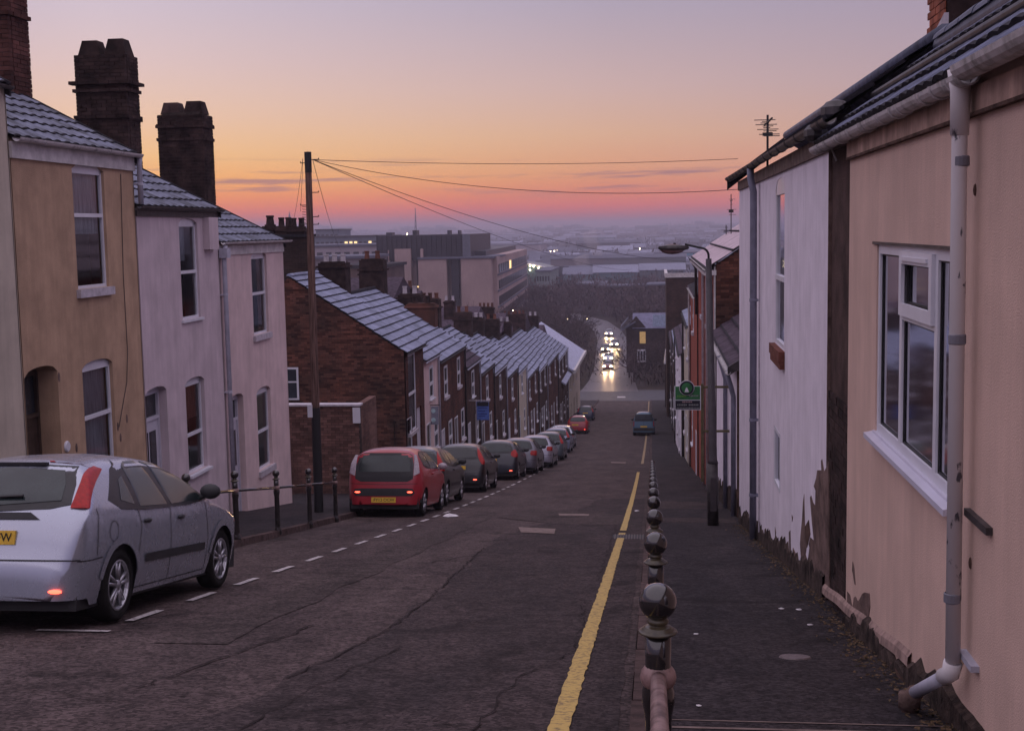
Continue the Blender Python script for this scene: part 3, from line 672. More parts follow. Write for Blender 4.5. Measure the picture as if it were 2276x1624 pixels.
# --- house B (tan)
yA, yB, yC, yD = y1, YX(307, 600), YX(498, 800)-.03, 29.36
wB1 = WR(166, 236, 500, 200, 366, 207, 640); wB2 = WR(185, 253, 869, 235, 794, 200, 1062)
dB = (YX(54, 850), YX(129, 850), gz(18)+.05, ZX(100, 812))
near_house(HB, yA, yB-.006, 1.4, m_tan, [(*wB1, .09, .09), (*wB2, .10, .10), (*dB, .12, .38)], .53)
window(HB, XL, 1, *wB1, .09, .09, .36, curtain=(m_curt, wB1[0]+.02, wB1[1]-.02, wB1[2]+.85), sill=m_stone, sillw=.07, head=True)
window(HB, XL, 1, *wB2, .10, .10, .44, curtain=(m_curt, wB2[0]+.02, wB2[1]-.02, wB2[2]), sill=m_stone)
def door(root, a, b, c, d, rise, depth, mat, fan=True, sg=1, X=XL, panels=True, label=None):
    xi = X-sg*depth; m = MB(); sp = d-rise; hz = c+min(2.0, (sp-c)*.84)
    m.box(xi, xi+sg*.04, a+.05, b-.05, c, hz)
    dr = B('door', m, mat, root, label=label)
    f = MB(); f.box(xi-sg*.01, xi+sg*.07, a, a+.05, c, sp); f.box(xi-sg*.01, xi+sg*.07, b-.05, b, c, sp); f.box(xi-sg*.01, xi+sg*.071, a+.05, b-.05, hz, hz+.06)
    f.prism([(a, sp-.05), (b, sp-.05), (b, sp)]+[(b-(b-a)*i/8, sp+rise*math.sqrt(max(0, 1-(i/4-1)**2))) for i in range(1, 8)]+[(a, sp)], lambda y, z: (xi-sg*.01, y, z), lambda y, z: (xi+sg*.069, y, z))
    B('door_frame', f, mat, dr)
    if fan: p = MB(); p.box(xi-sg*.012, xi+sg*.02, a+.05, b-.05, hz+.06, sp-.05); B('fanlight', p, m_paneopq, dr)
    if panels:
        for (u0, u1, v0, v1) in ((.14, .46, .52, .90), (.54, .86, .52, .90), (.14, .46, .08, .44), (.54, .86, .08, .44)):
            q = MB(); w_ = b-a-.1; q.box(xi+sg*.04, xi+sg*.052, a+.05+w_*u0, a+.05+w_*u1, c+(hz-c)*v0, c+(hz-c)*v1); B('door_panel', q, m_paneopq if v0 > .5 and mat is m_door else mat, dr)
    q = MB(); q.box(xi+sg*.04, xi+sg*.055, a+(b-a)*.38, a+(b-a)*.62, c+(hz-c)*.47, c+(hz-c)*.50); B('letterbox', q, m_gutd, dr)
    q = MB(); q.ball((xi+sg*.07, a+.12, c+(hz-c)*.48), .025, 8); B('handle', q, m_gutd, dr, smooth=True)
    return dr
door(HB, *dB, .12, .38, m_doord)
gutter(HB, 1, XL+.12, 1.40, yA, yB+.05, .065, m_gutw, joints=2); fb = MB(); fb.box(XL+.002, XL+.045, yA, yB-.008, 1.12, 1.345); B('fascia', fb, m_fasc, HB)
yp = yB+.03; downpipe(HB, [(XL+.12, yp, 1.36), (XL+.10, yp, 1.25), (XL+.10, yp, .56)], .045, m_pipe2, (.9,))
q = MB(); q.tube([(XL+.012, YX(270, 450), 1.05), (XL+.012, YX(272, 600), -.6), (XL+.012, YX(283, 800), -1.9), (XL+.012, YX(281, 860), -2.4), (XL+.012, YX(262, 930), -3.1)], .006, 4); B('cable', q, m_wire, HB)
p = onX(148, 992, XL); q = MB(); q.lathe([(0, .03), (.07, .03), (.085, .015), (.085, -.01)], 18, (0, 0, 0), axis='x'); q.v = [(a+XL+.0, b+p[1], c+p[2]) for a, b, c in q.v]; B('round_plaque', q, m_upvc, HB)
for i, (x, y) in enumerate([(170, 995), (131, 838), (282, 930), (262, 948), (268, 972)]):
    p = onX(x, y, XL); q = MB(); q.lathe([(0, .006), (.05, .004), (.06, -.002)], 7, axis='x'); q.v = [(a+XL, b*.7+p[1], c*1.4+p[2]) for a, b, c in q.v]; B('rust_stain', q, m_cem, HB)
# --- house C (grey-pink)
HC = T('terraced_house', 'greyish pink rendered house with white panel door, just below the tan house', 'house', (XL, 23, gz(23)), 'rendered terraced houses on the left')
wC1 = WR(401.5, 442, 600, 417, 486, 427, 708); wC2 = WR(414, 456, 905, 437, 836, 430, 1052); dC = (YX(322, 870), YX(373, 930), gz(22)+.1, ZX(352, 858))
near_house(HC, yB, yC-.006, .52, m_pink, [(*wC1, .09, .09), (*wC2, .10, .12), (*dC, .10, .22)], .52)
window(HC, XL, 1, *wC1, .09, .09, .49, curtain=(m_curt, wC1[0], wC1[1]-.35, wC1[2]+1.1), sill=m_upvc, sillw=.05)
window(HC, XL, 1, *wC2, .10, .12, .56, curtain=(m_curtr, wC2[0], wC2[1], wC2[2]+1.0), sill=m_upvc, sillw=.09)
door(HC, *dC, .10, .22, m_door)
gutter(HC, 1, XL+.12, .53, yB-.1, yC, .055, m_gutd); fb = MB(); fb.box(XL+.002, XL+.03, yB, yC-.008, .36, .47); B('fascia', fb, m_gutd, HC)
q = MB(); a = onX(455, 515, XL); b = onX(472, 525, XL); q.box(XL, XL+.13, a[1]-.1, b[1], a[2]-.35, a[2]+.28); B('vent_box', q, m_pink, HC)
# --- house D (pale pink, end of terrace)
HD = T('terraced_house', 'pale pink rendered end house, lowest of the rendered terrace, above the alley', 'house', (XL, 27, gz(27)), 'rendered terraced houses on the left')
wD1 = WR(561, 595, 654, 572, 560, 580, 742); wD2 = WR(572, 603, 923, 590, 857, 590, 1040); dD = (YX(512, 900), YX(543, 940), gz(26)+.1, ZX(527, 875))
near_house(HD, yC, yD-.006, -.15, m_pink2, [(*wD1, .09, .10), (*wD2, .10, .12), (*dD, .10, .20)], .50)
window(HD, XL, 1, *wD1, .09, .10, .46, curtain=(m_curtr, wD1[1]-.25, wD1[1]-.02, wD1[2]), sill=m_stone, sillw=.06)
window(HD, XL, 1, *wD2, .10, .12, .5, curtain=(m_curt, wD2[0], wD2[1], wD2[2]+1.6), sill=m_stone, sillw=.06)
door(HD, *dD, .10, .20, m_door)
gutter(HD, 1, XL+.12, -.13, yC-.05, yD+.25, .055, m_fasc); fb = MB(); fb.box(XL+.002, XL+.03, yC, yD-.008, -.40, -.2); B('fascia', fb, m_fasc, HD)
yp = yC+.06; downpipe(HD, [(XL+.12, yp, -.2), (XL+.09, yp-.02, -.36), (XL+.09, yp-.02, gz(25)+.15)], .048, m_pipe2, (-1.2, -3.2), n=12)
q = MB(); q.box(XL+.02, XL+.19, yp-.12, yp+.1, -.45, -.25); B('hopper', q, m_pipe2, HD)
g = MB(); g.box(XL-5, XL-.001, yD-.004, yD+.004, gz(29)-.5, -.2); B('end_wall', g, m_pink2, HD)
# chimneys of the terrace, on the party walls
chimney(HC, -11.62, -10.55, 24.8, 25.45, 1.2, 3.62, [(3.12, .10), (2.97, .05), (2.4, .05), (3.3, .0)], [(-11.35, (.235,), .155, .36), (-10.80, (.235,), .155, .38)])
chimney(HD, -11.66, -10.55, 29.1, 29.8, .6, 2.86, [(2.62, .04), (2.28, .03)], [(-11.38, (.235,), .17, .30), (-10.82, (.235,), .17, .32)], mat=m_brick_dk)
chimney(HB, -12.05, -10.62, yB-.5, yB+.2, 2.2, 4.9, [(3.75, .05)], [(-11.3, (.26,), .22, .35)], mat=M('brick_dark_red', (.085, .036, .03), .9, .35, 1.4, isl=.4))
# ================================================================== alley walls and the big gable further down
AW = T('garden_wall', 'low brick wall with a white coping across the alley beside the pole', 'wall', (-10.5, 33.5, gz(33)))
ztop = float(onY(720, 902, 34)[2]); xa, xb = float(onY(636, 905, 34)[0])-.3, float(onY(797, 895, 34)[0])
brick_gable(AW, xa, xb, 34.0, gz(34)-.2, lambda x: ztop, mat=M('brick_pale_red', (.27, .145, .12), .9, scale=1.1, col2=(.11, .065, .055), isl=.35))
g = MB(); g.box(xa, xb, 34.005, 34.25, gz(34)-.5, ztop); B('wall_core', g, m_mortar, AW); g = MB(); g.box(xb-.2, xb, 34.26, 36.2, gz(36)-.5, ztop-.01); B('return_wall', g, brick_mat('brickwork_pale', (.22, .12, .10), (.15, .08, .07), (.16, .12, .10)), AW)
g = MB(); g.box(xa-.05, xb+.05, 33.93, 34.3, ztop, ztop+.05); B('coping', g, m_stone, AW)
g = MB(); a = onY(790, 918, 33.9); g.box(a[0]-.08, a[0]+.12, 33.9, 33.97, a[2]-.28, a[2]+.15); B('white_board', g, m_upvc, AW)
HE = T('end_terrace_house', 'dark red brick house whose bare gable wall faces up the hill', 'house', (XL, 45, gz(45)))
GY = 43.5; ze = -4.16; half = 4.05; pitch = .66
E0, E1 = GY, 47.2
def etop(x): return ze+(XL-x)*pitch if x > XL-half else ze+half*pitch-(XL-half-x)*pitch
facE = [(YX(907, 850)+.05, YX(922, 850)+.2, ZX(915, 960), ZX(905, 790), 0, .06), (YX(906, 1000), YX(918, 1000), gz(44), ZX(912, 925), 0, .08), (YX(928, 1000), YX(938, 1000)+.1, gz(46), ZX(930, 905), 0, .12)]
facade(HE, XL, 1, E0, E1-.01, gz(E1)-.3, ze, facE, mb_red)
for o in facE[:2]: window(HE, XL, 1, *o[:4], 0, .06, .5, sill=m_stone, curtain=(m_curt, o[0], o[1], o[2]), fr=.07)
q = MB(); o = facE[2]; q.box(XL-.11, XL-.06, o[0]+.01, o[1]-.01, o[2], o[3]-.01); B('door', q, m_door, HE)
brick_gable(HE, XL-half*2, XL, GY, gz(GY)-.2, etop)
gable(HE, 1, XL, half*2, ze-.01, half*pitch-.01, GY+.002, gz(GY)-.5, m_mortar, half=half, t=.2)
m = MB(); m.quad((XL-half*2, E0, gz(45)), (XL-half*2, E1, gz(45)), (XL-half*2, E1, ze), (XL-half*2, E0, ze)); B('rear_wall', m, mb_red, HE)
m = MB(); m.quad((XL-half*2-.2, E0, ze-.1), (XL-half*2-.2, E1, ze-.1), (XL-half, E1, ze+half*pitch), (XL-half, E0, ze+half*pitch)); B('rear_roof', m, m_frost2, HE)
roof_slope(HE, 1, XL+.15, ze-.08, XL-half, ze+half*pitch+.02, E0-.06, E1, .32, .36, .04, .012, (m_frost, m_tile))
ridge_tiles(HE, XL-half, ze+half*pitch+.03, E0, E1, .1, m_frost)
gutter(HE, 1, XL+.17, ze-.10, E0, E1, .05, m_gutd)
# small window in the alley side of the gable
o = onY(645, 850, GY); q = MB(); q.box(o[0]-.3, o[0]+.32, GY-.05, GY-.02, o[2]-.62, o[2]+.55); wdw = B('window', q, m_upvc, HE)
for za, zb in ((-.55, .0), (.06, .48)):
    q = MB(); q.box(o[0]-.24, o[0]+.25, GY-.06, GY-.05, o[2]+za, o[2]+zb); B('pane', q, m_paneopq, wdw)
# dark house behind with three chimneys
HX = T('brick_house', 'sooty dark brick house with parapet and three chimneys behind the telegraph pole', 'house', (-16, 48, gz(48)))
zt = float(onY(640, 527, 46)[2]); xr_ = float(onY(684, 560, 46)[0]); xl_ = -26
g = MB(); g.box(xl_, xr_, 46, 47, gz(56)-.5, zt); B('wall', g, [mb_dark], HX)
g = MB(); g.box(xl_, xr_+.04, 45.9, 47.1, zt, zt+.10); B('parapet', g, m_tile, HX)
for x, yt, w_, y_ in ((600, 482, .22, 46.5), (633, 485, .30, 46.6), (661, 486, .34, 46.5)):
    a = onY(x, yt, y_); b_ = MB(); zc = float(a[2])
    chimney(HX, a[0]-w_, a[0]+w_, y_-.4, y_+.4, zt-.3, zc-.35, [(zc-.45, .05)], [(a[0]-w_*.45, .12, .10, .38), (a[0]+w_*.45, .12, .10, .38)] if w_ > .25 else [(a[0], .16, .13, .4)], bricks=False)
# ================================================================== row of terraced houses going down on the left
def row_house(root, sg, X, y0, y1, ze, half, pitch, mat, nwin=1, seed=0, tiles='course', front_mat_side=None, roofmats=None, deep=None, gut=m_gutd, dstep=.06, glz=None, dmat=None, gx=.12, ridge=True, pipe=True, sides=True, wz=None):
    r = random.Random(seed); g1 = gz((y0+y1)/2); H = ze-g1; W_ = y1-y0; ops = []; wn_ = []
    up0 = ze-.35-1.35; dn0 = g1+.95
    for k in range(nwin):
        a = y0+W_*(k+.5)/nwin; ww = .45
        ops.append((a-ww, a+ww, up0, up0+1.3, 0, .035)); wn_.append(('w', ops[-1]))
        lw = a+.15*W_/nwin; ops.append((lw-.1, lw+.85, dn0, dn0+1.4, 0, .035)); wn_.append(('w', ops[-1]))
        da = a-.42*W_/nwin; ops.append((da, da+.85, g1+.0, g1+2.25, 0, .05)); wn_.append(('d', ops[-1]))
    zb = gz(y1)-.4; facade(root, X, sg, y0, y1-.01, zb, ze, ops, mat)
    for k, o in wn_:
        if k == 'w': window(root, X, sg, *o[:4], 0, .035, .5, sill=m_stone if r.random() < .75 else m_upvc, sillw=.09, fr=.10, glass=glz or m_paneopq)
        else: m = MB(); m.box(X-sg*.08, X-sg*.03, o[0]+.06, o[1]-.06, o[2], o[3]-.06); d_ = B('door', m, dmat or r.choice([m_door, m_doord, m_door]), root); m = MB(); m.box(X-sg*.05, X+sg*.02, o[0], o[0]+.06, o[2], o[3]); m.box(X-sg*.05, X+sg*.02, o[1]-.06, o[1], o[2], o[3]); m.box(X-sg*.05, X+sg*.021, o[0]+.06, o[1]-.06, o[3]-.06, o[3]); B('door_frame', m, m_upvc, d_)
    if sides: backbox(root, sg, X, y0, y1, zb, ze, half*2, half, half*pitch, front_mat_side or mat)
    Xr = X-sg*half
    roof_slope(root, sg, X+sg*gx, ze-gx*pitch, Xr, ze+half*pitch, y0-.02, y1+.02, .32, .38, .045, .012, roofmats or (m_frost, m_tile), mode=tiles)
    if ridge: m = MB(); m.tube([(Xr, y0, ze+half*pitch+.02), (Xr, y1, ze+half*pitch+.02)], .1, 8); B('ridge', m, m_tile, root)
    gutter(root, sg, X+sg*(gx+.02), ze-gx*pitch-.02, y0, y1, .055, gut)
    if pipe: yy = y1-.15; downpipe(root, [(X+sg*.1, yy, ze-.1), (X+sg*.07, yy, ze-.25), (X+sg*.07, yy, gz(yy)+.1)], .04, gut, (), n=8)
rows = [  # x0, x1 (photo px), eaves px at x0, material, label, tiles
 (940, 974, 800, m_pink2, 'narrow salmon pink rendered house next to the big gable in the descending row', 'tile'),
 (975, 1033, 800, mb_red, 'brick house between the salmon pink one and the dark purple roof', 'tile'),
 (1035, 1066, 815, mb_brown, 'brick house with a dark purple roof without frost', 'course'),
 (1067, 1097, 838, mb_red, 'brick house behind the blue for-sale board', 'course'),
 (1097, 1125, 829, mb_brown, 'brick house just below the blue board with two dark downpipes', 'course'),
 (1126, 1150, 850, mb_red, 'brick house on the uphill side of the pale cream house in the row', 'course'),
 (1150, 1170, 828, m_pale, 'pale cream rendered house halfway down the left row', 'course'),
 (1170, 1196, 853, mb_red, 'brick house directly below the pale cream one in the row', 'course'),
 (1196, 1216, 825, mb_brown, 'brick house near the lower end of the left row, third from its end', 'course'),
 (1216, 1240, 812, mb_red, 'brick house near the lower end of the left row, second from its end', 'course'),
 (1240, 1262, 800, mb_brown, 'brick house last of the low roofs in the left row', 'course')]
for i, (x0, x1, ye, mat, la, tl) in enumerate(rows):
    ya_, yb_ = YX(x0, 850), YX(x1, 850)
    if i == 0: ya_ = 47.2
    z = float(onX(x0, ye, XL)[2]); z = max(z, gz(ya_)+4.5) if i > 1 else z
    r_ = T('terraced_house', la, 'house', (XL, (ya_+yb_)/2, gz((ya_+yb_)/2)), 'terraced houses stepping down on the left')
    nw = max(1, round((yb_-ya_)/4.6)); sm = mb_brownx
    row_house(r_, 1, XL, ya_, yb_, z, 4.05 if i < 2 else 3.3, .66, mat, nw, i, tl, front_mat_side=sm, roofmats=(m_tiler, m_tile) if i == 2 else None, gut=m_gutd if i % 2 else m_pipe2, dstep=0)
    rz = z+(4.05 if i < 2 else 3.3)*.66
    if i == 1:   # the broad party wall chimney
        chimney(r_, XL-2.6, XL-1.2, yb_-.6, yb_+.1, z, z+1.9, [(z+1.8, .05)], [(XL-2.2, .13, .1, .4), (XL-1.6, .13, .1, .4)], mat=m_brick, bricks=False)
    hf = 4.05 if i < 2 else 3.3
    if i not in (4,): chimney(r_, XL-hf-.7, XL-hf+.45, yb_-.45, yb_+.45, rz-.8, rz+1.0+.3*(i % 2), [(rz+.85, .06)], [(XL-hf-.4, .12, .1, .42), (XL-hf+.1, .12, .1, .42)] if i % 3 else [(XL-hf-.45, .11, .1, .35), (XL-hf-.1, .11, .1, .35), (XL-hf+.25, .11, .1, .35)], mat=m_brick_dk, bricks=False, potmat=m_brick if i % 2 else m_stone)
# two wall signs on the row
SG = T('estate_agent_board', 'blue estate agent board with a black top band on the left row', 'sign', tuple(onX(1060, 930, XL+.5)), 'estate agent boards')
a = onY(1059, 893, 58.6); b = onY(1087, 933, 58.6); m = MB(); m.box(a[0], b[0], 58.6, 58.64, b[2], a[2]); bd = B('board', m, M('blue_board', (.11, .20, .60), .5, .12, 5), SG)
m = MB(); m.box(a[0]+.03, b[0]-.01, 58.585, 58.6, a[2]-.2, a[2]+.0); B('top_band', m, m_dark, bd)
for i, s_ in enumerate((.34, .5, .66, .78)):
    m = MB(); zz = a[2]-(a[2]-b[2])*s_; m.box(a[0]+.08, b[0]-.08-(i % 2)*.1, 58.59, 58.6, zz-.02, zz+.02); B('text_line', m, M('dark_blue_print', (.03, .06, .25), .5), bd)
m = MB(); m.tube([(XL, 58.7, a[2]+.05), (b[0]+.05, 58.66, a[2]+.05)], .025, 6); m.tube([(a[0]-.03, 58.66, a[2]+.1), (a[0]-.03, 58.66, b[2]-1.2)], .03, 6); B('post', m, m_stone, SG)
SG2 = T('hanging_sign', 'pale blue-grey hanging sign with two bright round logos on the salmon house', 'sign', tuple(onX(965, 920, XL+.6)))
a = onY(958, 903, 48.4); b = onY(975, 943, 48.4); m = MB(); m.box(a[0], b[0], 48.4, 48.46, b[2], a[2]); bd = B('board', m, M('pale_blue_board', (.30, .33, .42), .5), SG2)
for s_ in (.25, .75):
    m = MB(); m.lathe([(0, -.012), (.085, -.01), (.09, 0)], 14, ((a[0]+b[0])/2-.06, 48.4, a[2]-(a[2]-b[2])*s_), axis='y'); B('logo', m, M('bright_logo', (.55, .8, .85), .4), bd)
m = MB(); m.tube([(XL, 48.43, a[2]+.05), (b[0]+.05, 48.43, a[2]+.05)], .02, 6); m.tube([(XL, 48.43, b[2]), (a[0], 48.43, b[2]+.1)], .02, 6); B('bracket', m, m_dark, SG2)
# corner building at the foot of the hill
CB = T('corner_building', 'pale corner building with a plain frosted roof at the lower end of the left row', 'house', (XL, 138, gz(138)))
y0, y1 = 127, 147; z = float(onX(1290, 783, XL+.3)[2]); zb = gz(150)-.5; X = XL-.0
ops = [(y0+3+5*i, y0+4.2+5*i, z-2.6, z-.8, 0, .2) for i in range(3)]+[(y0+3+5*i, y0+5+5*i, z-6.2, z-4.2, 0, .2) for i in range(3)]
facade(CB, X, 1, y0, y1, zb, z, ops, m_pale)
for o in ops: window(CB, X, 1, *o[:4], 0, .2, .5, glass=m_paneopq, fr=.12, sill=m_stone)
pts = [(XL-9, z), (XL-9, zb), (X, zb), (X, z), (XL-4.5, z+3.1)]
m = MB(); m.prism(pts, lambda a, b: (a, y0, b), lambda a, b: (a, y0+.1, b)); B('gable_wall', m, mb_brownx, CB)
m = MB(); m.hexa([(X+.6, y0-.5, z-.35), (X+.6, y1+.4, z-.35), (XL-4.5, y1+.4, z+3.1), (XL-4.5, y0-.5, z+3.1), (X+.6, y0-.5, z-.15), (X+.6, y1+.4, z-.15), (XL-4.5, y1+.4, z+3.3), (XL-4.5, y0-.5, z+3.3)]); B('roof', m, M('frosted_felt', (.40, .42, .56), .7, .12, 2), CB)
m = MB(); m.box(X+.5, X+.8, y0-.5, y1+.5, z-.5, z-.12); B('fascia', m, m_fasc, CB)
# small white-roofed porch block next to it
m = MB(); m.box(XL-2, XL+.01, 118.5, 126.5, gz(126)-.4, gz(122)+4.4); q_ = T('brick_outbuilding', 'small brick building with a white frosted roof just above the corner building', 'building', (XL, 122, gz(122))); B('wall', m, mb_brown, q_)
m = MB(); z = gz(122)+4.4; m.hexa([(XL+.4, 118, z-.3), (XL+.4, 127, z-.3), (XL-2.5, 127, z+1.6), (XL-2.5, 118, z+1.6), (XL+.4, 118, z-.15), (XL+.4, 127, z-.15), (XL-2.5, 127, z+1.75), (XL-2.5, 118, z+1.75)]); B('roof', m, MATS['frosted_felt'], q_)
# ================================================================== right hand side
XW = 1.55; PY = 6.12
# --- peach rendered house beside the camera
RC = T('rendered_house', 'peach rendered house filling the right edge, with white casement window and flaking downpipe', 'house', (XR, 6, gz(6)))
wy0, wy1 = 6.44, 8.80; wz0, wz1 = -1.42, -.14
facade(RC, XR, -1, -6, 10.03, gz(10.4)-.4, .70, [(wy0, wy1, wz0, wz1, 0, .045), (2.2, 3.2, -1.5, .5, 0, .1)], m_cream)
W_ = MB(); xi = XR+.045; xo = XR+.012; fr = .062
W_.box(xi, xo, wy0, wy1, wz0, wz0+fr); W_.box(xi, xo, wy0, wy1, wz1-fr, wz1); W_.box(xi, xo, wy0, wy0+fr, wz0+fr, wz1-fr); W_.box(xi, xo, wy1-fr, wy1, wz0+fr, wz1-fr)
m1, m2 = 8.00, 7.02
for mm in (m1, m2): W_.box(xi, xo, mm-.035, mm+.035, wz0+fr, wz1-fr)
zm = -.56; W_.box(xi, xo, m2+.035, m1-.035, zm-.03, zm+.03)
wd = B('window', W_, m_upvc, RC, label='wide white casement window with a small top sash')
s1 = MB()   # opening top sash, standing proud
a, b, c, d = m2+.03, m1-.03, zm+.0, wz1-.03
s1.box(xo, xo-.022, a, b, c, c+.075); s1.box(xo, xo-.022, a, b, d-.075, d); s1.box(xo, xo-.022, a, a+.07, c+.075, d-.075); s1.box(xo, xo-.022, b-.07, b, c+.075, d-.075)
s1.box(xo-.022, xo-.034, a+.1, b-.1, d-.055, d-.03)
B('top_sash', s1, m_upvc, wd)
for ya, yb, za, zb in ((wy0+fr, m2-.035, wz0+fr, wz1-fr), (m2+.035, m1-.035, wz0+fr, zm-.03), (m2+.1, m1-.1, zm+.075, wz1-.105), (m1+.035, wy1-fr, wz0+fr, wz1-fr)):
    p = MB(); p.quad((xi-.008, ya, za), (xi-.008, yb, za), (xi-.008, yb, zb), (xi-.008, ya, zb)); B('pane', p, m_glass, wd)
    g = MB(); t = .012
    for q_ in ((ya, ya+t, za, zb), (yb-t, yb, za, zb), (ya, yb, za, za+t), (ya, yb, zb-t, zb)): g.box(xi-.01, xi-.018, *q_)
    B('gasket', g, m_dark, wd)
k = MB(); k.quad((XR+.9, wy0-.6, wz0-.5), (XR+.9, wy1+.6, wz0-.5), (XR+.9, wy1+.6, wz1+.2), (XR+.9, wy0-.6, wz1+.2)); B('room_back', k, m_room, wd)
for ya, yb in ((8.35, 8.78), (6.78, 6.98)):
    k = MB()
    for i in range(17):
        yy = ya+(yb-ya)*i/16; xx = XR+.16+.02*math.sin(i*1.7); k.v += [(xx, yy, wz0), (xx, yy, wz1)]
    for i in range(16): k.f.append((2*i, 2*i+2, 2*i+3, 2*i+1)); k.m.append(0)
    B('curtain', k, M('grey_curtain', (.20, .16, .17), .9, .2, 9), wd, smooth=True)
sl_ = MB(); sl_.hexa([(XR-.005, wy0-.0, wz0-.05), (XR-.062, wy0-.0, wz0-.055), (XR-.062, wy1+.09, wz0-.055), (XR-.005, wy1+.09, wz0-.05), (XR+.04, wy0-.0, wz0+.0), (XR-.062, wy0-.0, wz0-.022), (XR-.062, wy1+.09, wz0-.022), (XR+.04, wy1+.09, wz0+.0)])
sl_.box(XR-.014, XR+.011, wy0, wy1+.02, wz0-.05, wz0+.006)
B('sill', sl_, M('sill_upvc', (.60, .59, .70), .35, .05), wd)
q = MB(); q.box(XR-.012, XR+.02, wy0, wy1+.12, wz1+.0, wz1+.018); B('drip_strip', q, m_gutd, wd)
window(RC, XR, -1, 2.2, 3.2, -1.5, .5, 0, .1, .5, sill=m_upvc)
# fascia with a dark brown joint, gutter, downpipe
q = MB(); q.box(XR-.028, XR+.01, -6, 10.02, .505, .62); B('fascia', q, M('peach_fascia', (.50, .34, .27), .8, .2, 4, streak=.35), RC)
q = MB(); q.box(XR-.034, XR-.001, -6, 10.02, .487, .504); B('fascia_joint', q, m_bare, RC)
g = gutter(RC, -1, XR-.10, .70, -6, PY-.12, .068, m_gutw, name='gutter', joints=2)
gutter(RC, -1, XR-.09, .665, PY-.15, 11.45, .056, m_gutw, brackets=5, joints=9)
dp = [(XR-.09, PY, .66), (XR-.09, PY, .42), (XR-.075, PY, -2.12), (XR-.10, PY+.07, -2.22), (XR-.16, PY+.44, -2.44), (XR-.17, PY+.52, -2.52), (XR-.17, PY+.53, gz(PY+.5)+.02)]
m = MB(); m.tube(dp[:3], .036, 16); pipe = B('downpipe', m, m_pipe, RC, smooth=True, label='off white downpipe with flaking paint and an angled shoe')
m = MB(); m.tube([dp[2], (XR-.08, PY+.015, -2.18), dp[3]], .044, 14); B('elbow', m, m_pipe, pipe, smooth=True)
m = MB(); m.tube(dp[3:5], .034, 14); B('shoe', m, m_pipe2, pipe, smooth=True)
m = MB(); m.tube(dp[4:], .044, 12); m.tube([(XR-.17, PY+.53, gz(PY+.53)+.12), (XR-.17, PY+.53, gz(PY+.53)+.2)], .058, 12); B('drain_socket', m, m_cem, pipe, smooth=True)
for z in (.28, -.55, -1.80): m = MB(); m.lathe([(.035, z-.025), (.041, z-.02), (.041, z+.02), (.035, z+.025)], 16, (XR-.083, PY, 0)); B('clip', m, M('pipe_clip', (.20, .20, .24), .6), pipe)
m = MB(); m.box(XR-.03, XR-.001, PY-.38, PY+.03, -1.40, -1.365); B('strap', m, m_gutd, pipe)
m = MB(); m.box(XR-.04, XR-.0, PY-.2, PY+.05, -2.10, -2.07); B('strap', m, m_pipe2, pipe)
m = MB(); m.tube([(XR-.09, PY, .40), (XR-.09, PY, .60), (XR-.095, PY, .70)], [.042, .045, .055], 14); B('outlet', m, m_pipe, pipe, smooth=True)
c2 = lambda z: ((1700+z[0]/2.374)/1.0984, (1100+z[1]/2.374)/1.0984)
patchX(RC, [(874, 815), (890, 835), (897, 875), (905, 905), (912, 850), (922, 842), (935, 872), (945, 860), (960, 828), (975, 820), (1003, 826), (1006, 900), (998, 960), (985, 1060), (993, 1112), (930, 1085), (870, 1040)], XR-.004, m_cem, conv=c2, name='render_patch')
patchX(RC, [(905, 640), (914, 680), (918, 740), (922, 775), (915, 770), (908, 720), (902, 690)], XR-.004, m_cem, conv=c2, name='render_patch')
patchX(RC, [(1535, 1520), (1560, 1530), (1580, 1560), (1605, 1600), (1620, 1660), (1530, 1640), (1528, 1590)], XR-.006, m_bare, conv=c2, name='render_patch')
patchX(RC, [(1070, 1180), (1090, 1190), (1140, 1240), (1180, 1300), (1215, 1330), (1180, 1360), (1110, 1300), (1050, 1230)], XR-.035, m_bare, conv=c2, name='render_patch')
patchX(RC, [(1500, 1215), (1555, 1195), (1560, 1215), (1540, 1240), (1530, 1275), (1515, 1235)], XR-.003, M('damp_stain', (.30, .20, .13), .9, .3, 12), conv=c2, name='damp_patch')
for z_ in ((1590, 650), (2390, 464)):
    p = onX(*((c2(z_)) if z_[0] < 2000 else (2168, 422)), XR); q = MB(); q.ball((XR, p[1], p[2]), .022, 8, 0, (.5, 1, 1.4)); B('fixing_hole', q, m_bare, RC)
plinth(RC, XR, -1, -6, 10.0, .16, m_plinth, .035, 3)
# skirting line of cement along the foot of the wall
q = MB(); ys = np.arange(7.45, 11.3, .1)
for y in ys:
    zz = gz(y)+.31+.006*math.sin(y*5); q.v += [(XR-.030, y, zz-.10), (XR-.024, y, zz-.045), (XR-.001, y, zz-.015)]
for i in range(len(ys)-1): o = 3*i; q.f += [(o, o+3, o+4, o+1), (o+1, o+4, o+5, o+2)]; q.m += [0, 0]
B('cement_fillet', q, M('pale_cement', (.33, .23, .20), .9, .25, 8), RC)
